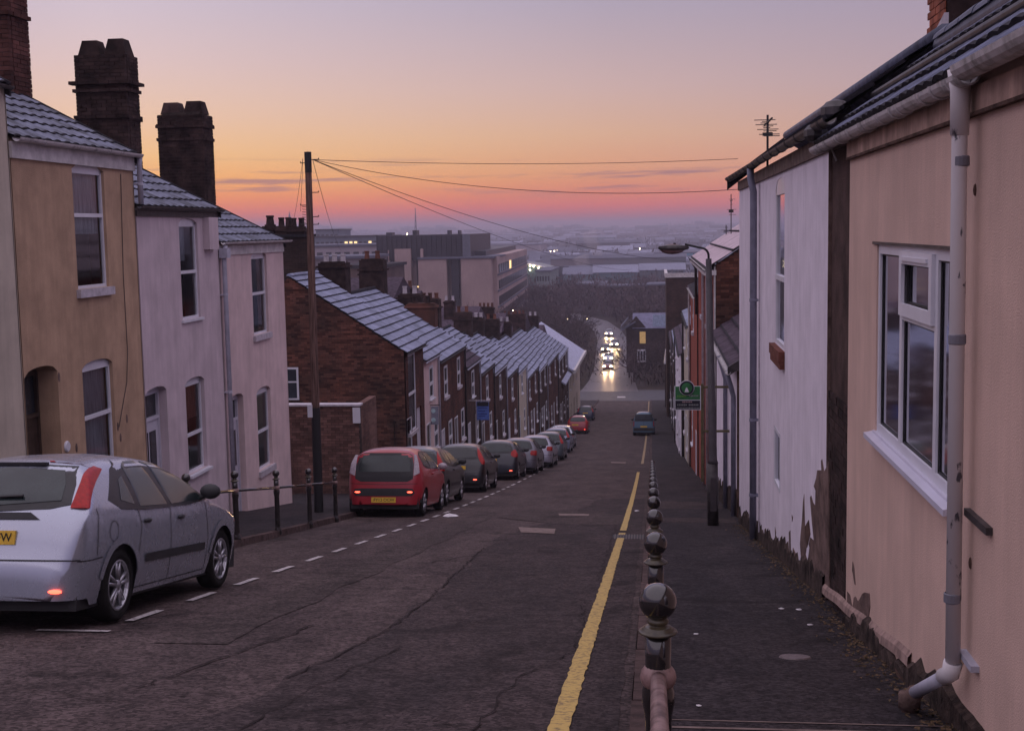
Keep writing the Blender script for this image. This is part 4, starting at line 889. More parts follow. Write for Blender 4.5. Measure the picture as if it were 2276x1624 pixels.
# roof of the peach house
EX, EZ, RX, RZ = 1.42, .685, 2.46, 1.49
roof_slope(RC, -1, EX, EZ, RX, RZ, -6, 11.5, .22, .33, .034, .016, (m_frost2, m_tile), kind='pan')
ridge_tiles(RC, 2.50, 1.575, -6, 11.5, .10, m_lead, .46)
q = MB(); q.tube([(2.50, -6, 1.52), (2.50, 11.5, 1.52)], .09, 12); B('ridge_mortar', q, m_lead, RC, smooth=True)
q = MB(); q.tube([(1.93, -6, 1.125), (1.93, 11.6, 1.125)], .032, 10); B('roof_pipe', q, m_gutd, RC, smooth=True)
m = MB(); m.quad((RX, -6, RZ), (RX, 11.5, RZ), (5.2, 11.5, -.2), (5.2, -6, -.2)); B('rear_roof', m, m_frost2, RC)
m = MB(); m.prism([(XR, gz(12)-1), (XR, .68), (RX, RZ-.03), (5.1, -.2), (5.1, gz(12)-1)], lambda a, b: (a+.02, 9.92, b), lambda a, b: (a+.02, 10.01, b)); B('end_wall', m, m_bare, RC)
# --- white painted house
RW = T('rendered_house', 'white painted house with peeling foot and grey downpipe, second on the right', 'house', (XW, 17, gz(17)))
YN, YF = 11.62, 23.55
oW = [(15.45, 16.55, -1.50, .58, .14, .05), (15.85, 16.6, -3.35, -2.60, 0, .04)]
facade(RW, XW, -1, YN, YF, gz(YF)-.4, .80, oW, m_white)
m = MB(); m.box(XW+.03, XW+.1, 10.02, YN, gz(12)-.5, .80); B('bare_wall', m, M('umber_render', (.082, .052, .046), .95, .3, 3, bump=.006, bscale=50), RW)
m = MB(); m.box(XW-.0, XW+.1, YN-.03, YN+.0, gz(12)-.5, .80); B('paint_edge', m, m_cem, RW)
# bare brickwork where the render has fallen off at the bottom of the strip
z = gz(11.5)+.1; k = 0; bw = MB()
while z < -1.55:
    y = 10.05-(.11 if k % 2 else 0)
    while y < YN-.06:
        a, b = max(y, 10.05), min(y+.215, YN-.05)
        if b-a > .04 and z > gz(a): q = MB(); d = rnd.uniform(0, .009); q.box(XW+.03, XW+.012-d, a, b, z, z+.065); B('brick', q, m_brick_dk, RW)
        y += .225
    z += .075; k += 1
window(RW, XW, -1, *oW[0][:4], .14, .05, .55, sill=None)
q = MB(); q.box(XW+.02, XW-.075, 15.35, 16.62, -1.64, -1.515); q.box(XW+.02, XW-.06, 15.35, 16.62, -1.73, -1.645); B('brick_sill', q, m_sill_br, RW)
window(RW, XW, -1, *oW[1][:4], 0, .04, 0, sill=None)
gutter(RW, -1, XW-.13, .86, 10.6, 24.9, .06, m_gutd, brackets=0, slope_=.06, joints=16)
q = MB(); q.box(XW-.03, XW+.02, 10.6, YF, .64, .80); B('fascia', q, M('stained_fascia', (.16, .115, .10), .8, .3, 6), RW)
q = MB(); q.ball((XW-.13, 11.5, .80), .11, 10, 0, (1, 1.6, .8)); q.ball((XW+.1, 11.9, 1.02), .12, 10, 0, (1.2, 1.4, .9)); B('gutter_end', q, m_gutd, RW)
downpipe(RW, [(XW-.13, 19.1, .84), (XW-.13, 19.1, .7), (XW-.09, 19.05, .5), (XW-.09, 19.05, gz(19)+.04)], .052, M('grey_downpipe', (.20, .20, .27), .6, .15, 5), (-1.1, -2.9, -4.05), n=12, sg=-1)
q = MB(); q.tube([(XW-.03, 18.7, .6), (XW-.03, 18.7, gz(19)+.3)], .012, 6); B('cable', q, m_stone, RW)
patchX(RW, [(765, 60), (755, 92), (740, 120), (728, 48), (722, 58), (724, 112), (700, 112), (693, 160), (680, 205), (690, 230), (688, 318), (676, 300), (665, 258), (658, 270), (668, 400), (680, 520), (660, 500), (650, 540), (655, 560), (645, 640), (632, 600), (640, 540), (628, 430), (624, 250), (618, 290), (612, 400), (604, 480), (600, 540), (606, 620), (600, 650), (560, 560), (548, 640), (544, 460), (536, 470), (538, 580), (530, 660), (548, 700), (600, 740), (660, 800), (730, 860), (768, 850)], XW-.004, m_cem, conv=c2)
for px in ([(552, 370), (558, 385), (554, 410)], [(492, 545), (500, 570), (503, 640), (497, 600)], [(505, 500), (509, 540), (505, 560)], [(455, 440), (460, 470), (456, 520)], [(628, 440), (650, 400), (660, 480), (640, 560), (632, 520)]):
    patchX(RW, px, XW-.005, m_bare, conv=c2, name='flaked_patch')
plinth(RW, XW, -1, 11.6, 23.5, .26, m_plinth, .02, 5)
roof_slope(RW, -1, EX, EZ+.14, RX, RZ+.10, 11.55, 24.6, .30, .36, .034, .02, (m_frost2, m_tile), kind='pan', mode='course')
m = MB(); m.tube([(RX+.05, 11.5, RZ+.14), (RX+.05, 24.6, RZ+.20)], .08, 10); B('ridge', m, m_lead, RW, smooth=True)
m = MB(); m.hexa([(EX-.03, 24.58, EZ), (RX, 24.58, RZ), (RX, 24.66, RZ), (EX-.03, 24.66, EZ), (EX-.03, 24.58, EZ+.2), (RX, 24.58, RZ+.17), (RX, 24.66, RZ+.17), (EX-.03, 24.66, EZ+.2)]); B('verge', m, m_tile, RW)
m = MB(); m.quad((RX, 11.5, RZ+.1), (RX, 24.6, RZ+.1), (5.2, 24.6, -.1), (5.2, 11.5, -.1)); B('rear_roof', m, m_frost2, RW)
m = MB(); m.box(XW+.05, 5, 23.3, 23.5, gz(24)-.5, .6); B('end_wall', m, m_white, RW)
# overhanging end bay between the wall and the end of the gutter
chx = onY(2101, 80, 12.5); CZ = 3.6
chimney(RW, float(chx[0]), float(chx[0])+1.3, 12.5, 13.25, 1.3, CZ, [(2.9, .04), (3.4, .06)], [(float(chx[0])+.4, .12, .10, .4)], mat=m_brick_dk, bricks=False)
cc = float(chx[0])
q = MB(); z = 1.4; k = 0
while z < CZ:   # the side that faces the street, its light painted as a brighter orange brick
    for i in range(4):
        a = 12.5+.19*i-(.09 if k % 2 else 0); b = a+.18; a = max(a, 12.5); b = min(b, 13.25)
        if b-a > .05: q.box(cc+.002, cc-.010-rnd.uniform(0, .006), a, b, z, z+.066)
    z += .075; k += 1
B('street_side_bricks', q, M('lit_side_brick', (.30, .10, .06), .9, .3, 4, isl=.3), RW, stuff=True)
q = MB(); q.hexa([(cc-.03, 12.46, 1.5), (cc+.02, 12.46, 1.5), (cc+.02, 13.3, 1.5), (cc-.03, 13.3, 1.5), (cc-.02, 12.46, 1.95), (cc+.02, 12.46, 1.95), (cc+.02, 13.3, 1.72), (cc-.02, 13.3, 1.72)]); B('flashing', q, m_stone, RW)
# TV aerials
def aerial(x, y, base, tall, n, span, la, horizontal=True):
    t = T('tv_aerial', la, 'aerial', (x, y, base)); m = MB(); m.tube([(x, y, base), (x, y, base+tall)], .018, 6); B('mast', m, m_wire, t)
    m = MB(); m.tube([(x, y-.7, base+tall*.86), (x, y+.5, base+tall*.86)], .015, 5); bm = B('boom', m, m_wire, t)
    for i in range(n):
        m = MB(); zz = base+tall*(.55+.45*i/n); m.tube([(x-span*(.6+.4*math.sin(i*2)), y-.5+.1*i, zz), (x+span*(.6+.4*math.sin(i*2+.5)), y-.5+.1*i, zz)], .006, 4); B('element', m, m_wire, bm)
    m = MB(); m.box(x-span*.45, x+span*.45, y-.03, y+.03, base+tall*.60, base+tall*.66); B('reflector', m, m_wire, t)
    return t
a = onY(1706, 325, 19); aerial(float(a[0]), 19, float(a[2])-.3, .75, 11, .16, 'spiky television aerial on the ridge of the white painted house')
a = onY(1625, 520, 44); aerial(float(a[0]), 44, float(a[2])-.2, 1.55, 4, .18, 'tall thin television aerial rising behind the far end of the white house')
a = onY(1614, 525, 46); aerial(float(a[0]), 46, float(a[2])-.2, .6, 3, .2, 'short television aerial standing left of the tall thin one')
# --- single storey lean-to
LT = T('lean_to', 'low white fronted lean-to with a dark tiled roof squeezed between white and red brick houses', 'building', (1.6, 29, gz(29)))
z = -2.78; y0, y1 = 24.9, 33.6
facade(LT, 1.62, -1, y0, y1, gz(34)-.4, z, [(29.5, 30.4, gz(30)+.1, gz(30)+2.1, 0, .12)], m_white)
m = MB(); m.box(1.76, 1.8, 29.5, 30.4, gz(30)+.1, gz(30)+2.1); B('door', m, m_doord, LT)
roof_slope(LT, -1, 1.45, z-.02, 4.2, z+1.75, y0-.2, y1, .3, .34, .04, .01, (m_tiler, m_tile), mode='course')
m = MB(); m.box(1.6, 4.2, y0, y0+.1, gz(y0)-.3, z-.05); m.add([(1.62, y0, z-.05), (4.2, y0, z-.05), (4.2, y0, z+1.6)], [(0, 1, 2)]); B('side_wall', m, m_bare, LT)
m = MB(); m.hexa([(1.40, y0-.26, z-.12), (4.2, y0-.26, z+1.65), (4.2, y0-.2, z+1.65), (1.4, y0-.2, z-.12), (1.40, y0-.26, z+.06), (4.2, y0-.26, z+1.84), (4.2, y0-.2, z+1.84), (1.4, y0-.2, z+.06)]); B('bargeboard', m, m_gutd, LT)
gutter(LT, -1, 1.40, z-.03, y0-.3, y1, .06, m_gutw, slope_=-.06)
for yy in (25.3, 28.2): downpipe(LT, [(1.40, yy, z-.08), (1.50, yy, z-.4), (1.55, yy, z-.6), (1.55, yy, gz(yy)+.1)], .05, M('grey_downpipe', (.2, .2, .27)), (), n=8, sg=-1)
plinth(LT, 1.62, -1, y0, y1, .5, m_plinth, .02, 9)
# --- red brick house with the frosted roof, gable facing uphill
RB = T('brick_house', 'orange red brick house with pale frosted roof, gable end seen past the street lamp', 'house', (1.6, 40, gz(40)))
z = -1.0; Y0 = 33.75; Y1 = 47; hf = 3.9; pt = .68
ops = [(35, 36, z-2.0, z-.6, 0, .12), (38.5, 39.5, z-2.0, z-.6, 0, .12), (43, 44, z-2, z-.6, 0, .12), (35, 36.2, gz(36)+.9, gz(36)+2.3, 0, .12), (41, 42, gz(41), gz(41)+2.1, 0, .15)]
facade(RB, 1.6, -1, Y0, Y1, gz(Y1)-.4, z, ops, M('red_painted_wall', (.32, .085, .06), .8, .15, 3, streak=.2))
for o in ops[:4]: window(RB, 1.6, -1, *o[:4], 0, .12, .5, sill=m_stone, glass=m_paneopq, fr=.07)
m = MB(); m.box(1.72, 1.78, 41, 42, gz(41), gz(41)+2.1); B('door', m, m_door, RB)
ft = lambda x: z+(x-1.6)*pt if x < 1.6+hf else z+hf*pt-(x-1.6-hf)*pt
brick_gable(RB, 1.62, 1.6+2*hf, Y0, gz(Y0)-.2, ft)
gable(RB, -1, 1.6, hf*2, z-.01, hf*pt-.01, Y0+.002, gz(Y0)-.5, m_mortar, half=hf, t=.2)
roof_slope(RB, -1, 1.35, z-.12, 1.6+hf, z+hf*pt+.02, Y0-.1, Y1+.1, .33, .9, .04, .0, (M('pale_frosted_slate', (.52, .42, .46), .8, .15, 4, isl=.08), m_tile), mode='course')
m = MB(); m.box(1.56, 1.6, Y0-.02, Y0+.18, gz(Y0)-.2, z-.05); B('corner_strip', m, m_fasc, RB)
m = MB(); m.box(1.3, 1.62, Y0-.05, Y1, z-.28, z-.14); B('fascia', m, m_fasc, RB)
gutter(RB, -1, 1.30, z-.10, Y0-.1, Y1+.2, .07, m_gutd)
downpipe(RB, [(1.30, Y1-.2, z-.15), (1.5, Y1-.2, z-.5), (1.52, Y1-.2, z-2.2)], .05, m_gutd, (), n=8, sg=-1)
for yy in (37.2, 40.3): downpipe(RB, [(1.32, yy, z-.15), (1.52, yy, z-.4), (1.52, yy, gz(yy)+.1)], .05, m_stone, (), n=8, sg=-1)
# --- further houses down the right side
for i, (y0, y1, z, mat, la, X) in enumerate([(47.0, 55.5, -2.5, MATS['red_painted_wall'], 'red painted house on the right, lower neighbour of the orange brick gable house', 1.55), (55.5, 66, -4.3, m_pale, 'pale house on the right between the red painted and the white fronted one', 1.5),
        (66, 84, -6.6, m_white, 'white fronted house halfway down the right side behind the green board', 1.35), (84, 104, -8.4, mb_brown, 'brown brick house on the right below the white fronted one', 1.45), (104, 128, -10.4, mb_dark, 'dark house on the right before the tall brown block', 1.5)]):
    r_ = T('terraced_house', la, 'house', (X, (y0+y1)/2, gz((y0+y1)/2)), 'houses going down on the right')
    row_house(r_, -1, X, y0, y1, z, 3.4, .62, mat, max(1, int((y1-y0)/5)), 40+i, 'course', front_mat_side=mb_brownx, roofmats=[(m_tile, m_tiler), (m_frost, m_tile), (m_tiler, m_tile), (m_frost, m_tile), (m_tiler, m_tile)][i], gut=m_fasc if i == 0 else m_gutd)
    if i in (1, 2): chimney(r_, X+2.2, X+3.6, y0+.2, y0+1.2, z+1, z+3.4, [(z+3.2, .06)], [(X+2.5, .13, .1, .45), (X+3.2, .13, .1, .45)], bricks=False)
BB = T('brown_brick_block', 'tall flat-roofed brown brick block with white parapet, far down the right side', 'building', (3, 134, gz(134)))
a = onY(1481, 617, 130); m = MB(); m.box(a[0], a[0]+12, 130, 142, gz(142)-.5, a[2]); w_ = B('wall', m, mb_brownx, BB)
m = MB(); m.box(a[0]-.15, a[0]+12.1, 129.85, 130.1, a[2], a[2]+.45); m.box(a[0]-.15, a[0]+.15, 130, 142, a[2], a[2]+.45); B('parapet', m, m_fasc, BB)
for j in range(2): m = MB(); x = a[0]+5.2; zz = a[2]-3.6-j*3.4; m.box(x, x+.9, 129.93, 129.97, zz, zz+1.2); B('window', m, m_paneopq, BB)
# dead leaves and grit gathered along the foot of the right wall
m = MB(); r = random.Random(4)
for i in range(1500):
    y = 5.5+r.random()**1.4*17; x = (XR if y < 10.4 else XW)-.03-abs(r.gauss(0, .10)); s_ = r.uniform(.006, .02); z = gz(y)+.103+r.uniform(.001, .02); a_ = r.uniform(0, 6.28)
    dx, dy = math.cos(a_)*s_, math.sin(a_)*s_*1.4; m.add([(x-dx, y-dy, z), (x+dy*.6, y-dx*.6, z+r.uniform(-.004, .01)), (x+dx, y+dy, z+.004), (x-dy*.6, y+dx*.6, z+.006)], [(0, 1, 2, 3)])
o = B('leaf_litter', m, M('dead_leaves', (.16, .10, .06), .9, scale=40, col2=(.04, .035, .02), isl=.6), stuff=True); tag(o, 'dead leaves and grit along the foot of the right wall', 'leaves')
# ================================================================== railings
def post_proto():
    root = T('railing_post', 'cast iron ball-topped railing post', 'railing post')
    m = MB(); m.lathe([(.062, -.05), (.062, .03), (.050, .06), (.044, .12), (.042, .60), (.046, .63), (.052, .66), (.052, .70), (.043, .73), (.041, .80), (.041, .886), (.030, .888)], 20)
    B('shaft', m, m_iron, root, smooth=True)
    m = MB(); m.lathe([(.040, .885), (.060, .889), (.0625, .893), (.060, .897), (.051, .898), (.051, .903), (.043, .904), (.043, .909), (.035, .910), (.029, .914), (.026, .917), (.034, .922), (.034, .930), (.026, .938)], 24); B('collar', m, M('worn_brassy_iron', (.075, .062, .035), .3, .3, 20, col2=(.03, .022, .02)), root, smooth=True)
    m = MB(); m.ball((0, 0, .990), .0595, 28); B('ball', m, m_iron, root, smooth=True)
    m = MB(); m.ball((0, 0, .745), .058, 16, 0, (1, 1, .9)); B('rail_socket', m, m_rail, root, smooth=True)
    return root
PP = post_proto(); index_kids(); ords = ['first', 'second', 'third', 'fourth', 'fifth', 'sixth', 'seventh', 'eighth', 'ninth', 'tenth', 'eleventh', 'twelfth', 'thirteenth']
def xpr(Y): return xkr(Y)+.145
py_ = [3.9+2.45*i for i in range(13)]
for i, Y in enumerate(py_):
    p = PP if i == 0 else copy_tree(PP); p.location = (xpr(Y), Y, gz(Y)+.03); p['group'] = 'ball-topped posts along the right kerb'
    p['label'] = 'cast iron ball-topped post, %s from the viewer in the railing on the right' % ('nearest one' if i == 0 else ords[i])
rl = []
for i in range(-1, len(py_)-1):
    ya = py_[i] if i >= 0 else 1.45; yb = py_[i+1]
    m = MB(); m.tube([(xpr(ya), ya, gz(ya)+.03+.745), (xpr(yb), yb, gz(yb)+.03+.745)], .0245, 14)
    t = B('railing_tube', m, m_rail, smooth=True, org=(xpr(ya), ya, gz(ya)+.7)); rl.append(t)
    tag(t, 'worn pinkish tube rail running from below the photo up to the nearest post' if i < 0 else 'worn tube rail between the %s and %s posts of the right railing' % (ords[i], ords[i+1]), 'rail', 'tubes of the right railing')
lp = []
for k, (x, y) in enumerate(((413, 1062), (521, 1055), (613, 1052), (685, 1048), (743, 1045))):
    Xk = -6.28-.01*0; p_ = onX(x, y, -6.33); Y = float(p_[1]); lp.append((Y, float(p_[2])-.986))
    p = copy_tree(PP); p.location = (-6.33, Y, float(p_[2])-.986); p['group'] = 'ball-topped posts along the left kerb'
    p['label'] = 'black ball-topped post on the left kerb, ' + ['half hidden behind the silver car', 'just ahead of the silver car bonnet', 'in front of the pale pink end house', 'beside the foot of the telegraph pole', 'nearest to the red car'][k]
for k in range(len(lp)-1):
    (ya, za), (yb, zb_) = lp[k], lp[k+1]; m = MB(); m.tube([(-6.33, ya, za+.745), (-6.33, yb, zb_+.745)], .022, 10)
    t = B('railing_tube', m, m_iron, smooth=True, org=(-6.33, ya, za+.7)); tag(t, ['dark rail from behind the silver car to the next post', 'dark rail in front of the pale pink house door', 'dark rail crossing in front of the alley wall', 'short dark rail ending beside the red car'][k], 'rail', 'tubes of the left railing')
# ================================================================== pole, wires, lamp, boards
TP = T('telegraph_pole', 'tall wooden telegraph pole with a black lower part at the alley mouth', 'telegraph pole', (-7.1, 25.7, gz(25.7)))
a = onY(684, 338, 25.7); b = onY(709, 1142, 25.7); zsw = float(onY(700, 905, 25.7)[2])
t_ = (float(a[2])-zsw)/(float(a[2])-float(b[2])); mid_ = a+(b-a)*t_
m = MB(); m.tube([tuple(mid_), tuple(a)], [.085, .066], 16); B('shaft', m, m_wood, TP)
m = MB(); m.tube([tuple(b+(b-a)*.03), tuple(mid_)], [.10, .092], 16); B('painted_foot', m, m_dark, TP)
m = MB(); m.lathe([(.072, -.42), (.074, .0), (0, .01)], 16, (float(a[0]), 25.7, float(a[2]))); B('cap', m, m_dark, TP)
for i, (dx, y) in enumerate(((1, 428), (-1, 456), (1, 482), (1, 499), (-1, 498), (-1, 362), (1, 355))):
    q_ = onY(688, y, 25.7); m = MB(); x0 = float(q_[0]); m.tube([(x0, 25.7, q_[2]), (x0+dx*.19, 25.7, q_[2])], .009, 5); m.tube([(x0+dx*.19, 25.7, q_[2]), (x0+dx*.19, 25.7, q_[2]+.03)], .012, 5); B('step', m, m_wire, TP)
for i in range(7):
    q_ = onY(680, 460+i*5.8, 25.66); m = MB(); m.tube([(float(q_[0]), 25.66, q_[2]), (float(q_[0])-.08, 25.66, q_[2]+.01)], .006, 4); B('insulator_pin', m, m_wire, TP)
q = MB(); o = onY(690, 914, 25.55); q.box(o[0]-.05, o[0]+.05, 25.5, 25.53, o[2]-.12, o[2]+.14); B('notice', q, m_upvc, TP)
def wire(pa, pb, sag, la, r=.006):
    m = MB(); P = []
    for i in range(25):
        t = i/24; P.append((pa[0]+(pb[0]-pa[0])*t, pa[1]+(pb[1]-pa[1])*t, pa[2]+(pb[2]-pa[2])*t-sag*4*t*(1-t)))
    m.tube(P, r, 4); return tag(B('overhead_wire', m, m_wire), la, 'wire', 'overhead wires from the telegraph pole')
A1 = onY(695, 355, 25.7); A1 = (float(A1[0]), 25.7, float(A1[2]))
wire(A1, tuple(map(float, onX(1640, 353, 1.9))), .10, 'topmost overhead wire running level from the pole to the right roof')
wire(A1, tuple(map(float, onX(1640, 421, 1.5))), .30, 'second overhead wire dipping from the pole to the right gutter')
wire(A1, tuple(map(float, onX(1543, 582, 1.5))), .45, 'overhead wire sloping from the pole to the orange brick house, upper of two', .007)
wire(A1, tuple(map(float, onY(1400, 600, 95))), .55, 'lower of the two overhead wires sloping towards the far end of street', .008)
A2 = onY(673, 352, 25.7); A2 = (float(A2[0]), 25.7, float(A2[2]))
wire(A2, tuple(map(float, onY(650, 500, 32))), .12, 'thin wire dropping on the left of the pole', .004); wire(A2, tuple(map(float, onY(668, 470, 27))), .05, 'short loop of wire close to the left of the pole', .004)
wire(A1, tuple(map(float, onY(760, 560, 60))), .3, 'thin wire dropping from the pole towards the valley on its right', .006)
# street lamp
LP = T('street_lamp', 'unlit street lamp on a grey column with an arm over the right pavement', 'street lamp', (1.03, 24.6, gz(24.6)))
bp = onG(1585, 1167, .1); ly = float(bp[1]); tp = onY(1575, 575, ly); LP.location = (float(bp[0]), ly, gz(ly))
bx_, tx_ = float(bp[0]), float(tp[0]); zt = float(tp[2]); zb_ = gz(ly)+.08
m = MB(); zr = zb_+1.15; m.tube([(bx_, ly, zb_), (bx_+(tx_-bx_)*.2, ly, zr)], [.10, .10], 16); B('base', m, m_gutd, LP, smooth=True)
m = MB(); m.tube([(bx_, ly, zr), (bx_, ly, zr+.06), (tx_, ly, zt)], [.098, .075, .052], 14); B('column', m, m_concrete, LP, smooth=True)
m = MB(); m.box(bx_-.05, bx_+.05, ly-.105, ly-.095, zb_+.3, zb_+.9); B('access_door', m, M('column_door', (.06, .05, .055), .6), LP)
hd = onY(1497, 551, ly); hz = float(hd[2])
pts = [(tx_, ly, zt-.05), (tx_, ly, zt+.05)]+[(tx_-.13+.13*math.cos(t), ly, zt+.05+.14*math.sin(t)) for t in np.linspace(.2, 1.5, 6)]+[(float(hd[0])+.2, ly, hz+.06)]
m = MB(); m.tube(pts, .02, 8); B('arm', m, m_dark, LP, smooth=True)
hx = float(hd[0]); m = MB(); m.ball((hx, ly, hz+.0), .28, 16, 0, (1, .45, .22)); m.box(hx-.26, hx+.26, ly-.1, ly+.1, hz-.005, hz+.03); h_ = B('lantern', m, m_gutd, LP, smooth=False)
m = MB(); m.ball((hx-.02, ly, hz-.02), .22, 14, 0, (1, .45, .42)); B('bowl', m, M('lantern_bowl', (.16, .09, .09), .3, .2, 8), h_, smooth=True)
m = MB(); m.lathe([(.025, hz+.05), (.025, hz+.085), (0, hz+.09)], 8, (hx+.02, ly, 0)); B('photocell', m, m_dark, h_)
# green letting board
GB = T('estate_agent_board', 'green letting board with a round tree logo above a black panel, by the lamp', 'sign', (1.2, 27.6, gz(27.6)), 'estate agent boards')
Yb = 27.8; a = onY(1499, 870, Yb); b = onY(1558, 911, Yb); x0, x1, zt_, zb2 = float(a[0]), float(b[0]), float(onY(1530, 858, Yb)[2]), float(b[2])
m = MB(); m.box(x0, x1, Yb, Yb+.03, zb2, zt_); bd = B('board', m, m_upvc, GB); e = .02
zm_ = zb2+(zt_-zb2)*.42
m_grn = M('board_green', (.03, .17, .055), .45, .2, 14); m_blk = M('board_black', (.012, .012, .025), .45)
m = MB(); m.box(x0+e, x1-e, Yb-.006, Yb, zm_+.01, zt_-.005); B('green_panel', m, m_grn, bd)
m = MB(); m.box(x0+e, x1-e, Yb-.006, Yb, zb2+e, zm_-.01); B('black_panel', m, m_blk, bd)
cxn, czn, rr = (x0+x1)/2-.02, zt_-.035, .155
m = MB(); m.lathe([(rr+.012, -.0), (rr+.012, -.02), (0, -.021)], 26, (cxn, Yb-.007, czn), axis='y'); B('logo_ring', m, m_upvc, bd)
m = MB(); m.lathe([(rr, 0), (rr, -.012), (0, -.013)], 26, (cxn, Yb-.03, czn), axis='y'); B('logo_disc', m, m_blk, bd)
m = MB(); m.lathe([(rr*.74, 0), (rr*.74, -.008), (0, -.009)], 26, (cxn, Yb-.044, czn), axis='y'); B('logo_centre', m, m_grn, bd)
m = MB(); m.prism([(cxn-.05, czn-.09), (cxn+.05, czn-.09), (cxn+.012, czn+.0), (cxn-.0, czn+.02), (cxn-.02, czn)], lambda x, z: (x, Yb-.053, z), lambda x, z: (x, Yb-.060, z)); B('logo_mark', m, m_upvc, bd)
for k, (u0, u1, v, h, mm) in enumerate([(.10, .46, .58, .05, M('light_green_print', (.12, .30, .06), .5)), (.55, .92, .60, .035, M('grey_print', (.25, .27, .26), .5)), (.30, .68, .345, .03, M('pink_print', (.40, .28, .28), .5)), (.10, .48, .22, .045, MATS['grey_print']), (.54, .92, .22, .045, MATS['grey_print']), (.08, .96, .085, .03, MATS['grey_print'])]):
    n = max(3, int((u1-u0)*18)); m = MB(); r = random.Random(k)
    for i in range(n):
        a_ = x0+(x1-x0)*(u0+(u1-u0)*i/n); zz = zb2+(zt_-zb2)*v; hh = h*.5*(r.uniform(.7, 1)); m.box(a_, a_+(x1-x0)*(u1-u0)/n*.72, Yb-.010, Yb-.006, zz-hh, zz+hh)
    B('lettering', m, mm, bd)
m = MB(); m.box(x1+.0, x1+.06, Yb-.0, Yb+.06, zb2-1.6, zt_+.05); m.box(x1+.06, 1.66, Yb+.01, Yb+.05, zt_-.05, zt_); m.box(x1+.06, 1.66, Yb+.01, Yb+.05, zb2-.5, zb2-.45); B('post', m, M('weathered_post', (.14, .12, .07), .9, .2, 6), GB)
# litter
m_pap = M('white_litter', (.75, .72, .74), .7)
for i, (x, y, s_, dz, la) in enumerate([(1000, 1147, .13, .02, 'crumpled white litter lying on the road by the red car'), (1416, 1135, .05, .02, 'small white scrap of litter in the gutter beside the yellow line'), (1776, 1354, .022, .11, 'tiny white scrap of litter at the foot of the white wall'), (1737, 1352, .02, .11, 'flat pale scrap of litter on the pavement left of another'), (1547, 1408, .015, .11, 'pale leaf-sized scrap in the middle of the right pavement'), (1553, 1567, .014, .11, 'small pale leaf on the pavement near the bottom edge'), (1800, 1388, .02, .11, 'pale scrap near the corner of the bare brown wall')]):
    p = onG(x, y, dz); m = MB(); r = random.Random(i); m.ball((0, 0, 0), s_, 7, 0, (1.3, .8, .28)); m.v = [(a_*r.uniform(.7, 1.2), b_*r.uniform(.7, 1.2), c_*r.uniform(.6, 1.4)) for a_, b_, c_ in m.v]
    o = B('litter', m, m_pap); o.location = (float(p[0]), float(p[1]), float(p[2])+s_*.1); tag(o, la, 'litter', 'bits of litter')
# ================================================================== cars
def paint(name, col, metal=.0, frost=.55, rough=.32, flo=.965):
    if name in MATS: return MATS[name]
    m = bpy.data.materials.new(name); m.use_nodes = True; MATS[name] = m
    n = m.node_tree.nodes; l = m.node_tree.links; b = n['Principled BSDF']
    b.inputs['Metallic'].default_value = metal; b.inputs['Coat Weight'].default_value = .5; b.inputs['Coat Roughness'].default_value = .12
    tcn = n.new('ShaderNodeTexCoord'); sx = n.new('ShaderNodeSeparateXYZ'); l.new(tcn.outputs['Normal'], sx.inputs[0])
    nt = n.new('ShaderNodeTexNoise'); nt.inputs['Scale'].default_value = 4; nt.inputs['Detail'].default_value = 6; l.new(tcn.outputs['Object'], nt.inputs[0])
    a = n.new('ShaderNodeMath'); a.operation = 'MULTIPLY_ADD'; l.new(nt.outputs[0], a.inputs[0]); a.inputs[1].default_value = .12; l.new(sx.outputs[2], a.inputs[2])
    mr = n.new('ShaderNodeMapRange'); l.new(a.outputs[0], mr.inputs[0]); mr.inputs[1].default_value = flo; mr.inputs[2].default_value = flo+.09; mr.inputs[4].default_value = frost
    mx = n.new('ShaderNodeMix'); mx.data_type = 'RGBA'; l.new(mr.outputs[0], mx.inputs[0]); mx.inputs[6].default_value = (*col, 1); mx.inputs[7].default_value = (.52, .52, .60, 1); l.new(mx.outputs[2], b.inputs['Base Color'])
    n2 = n.new('ShaderNodeTexNoise'); n2.inputs['Scale'].default_value = 9; n2.inputs['Detail'].default_value = 8; l.new(tcn.outputs['Object'], n2.inputs[0])
    m2 = n.new('ShaderNodeMapRange'); l.new(n2.outputs[0], m2.inputs[0]); m2.inputs[3].default_value = rough-.01; m2.inputs[4].default_value = rough+.05; l.new(m2.outputs[0], b.inputs['Roughness'])
    return m
m_cglass = M('misted_car_glass', (.022, .034, .034), .16, scale=3, col2=(.010, .016, .018), spec=.5)
m_cglass2 = M('clear_car_glass', (.008, .010, .012), .07, scale=3, spec=.6)
m_trim = M('black_car_trim', (.010, .010, .012), .45)
m_bump = M('grey_black_plastic', (.022, .022, .025), .6)
m_tyre = M('tyre_rubber', (.014, .013, .013), .85)
m_alloy = M('alloy_wheel', (.42, .42, .46), .35, metal=.7, scale=20)
m_red = M('red_lens', (.40, .012, .010), .38, spec=.3, scale=30, col2=(.26, .008, .008))
m_clear = M('clear_lens', (.34, .28, .32), .2, spec=.8, scale=30)
m_amb = M('amber_lens', (.5, .14, .02), .25)
m_reflglow = M('flash_glow_reflector', (.7, .03, .02), .3, emit=(1, .09, .05, 3.2))  # for reflectors, not lamps: emission stands in for camera flash thrown back
m_plate = M('yellow_number_plate', (.72, .46, .04), .45, scale=30, col2=(.60, .36, .03))
m_head = emitm('headlight_glow', (1, .78, .46), 14)
m_chrome = M('chrome', (.6, .6, .62), .15, metal=1)
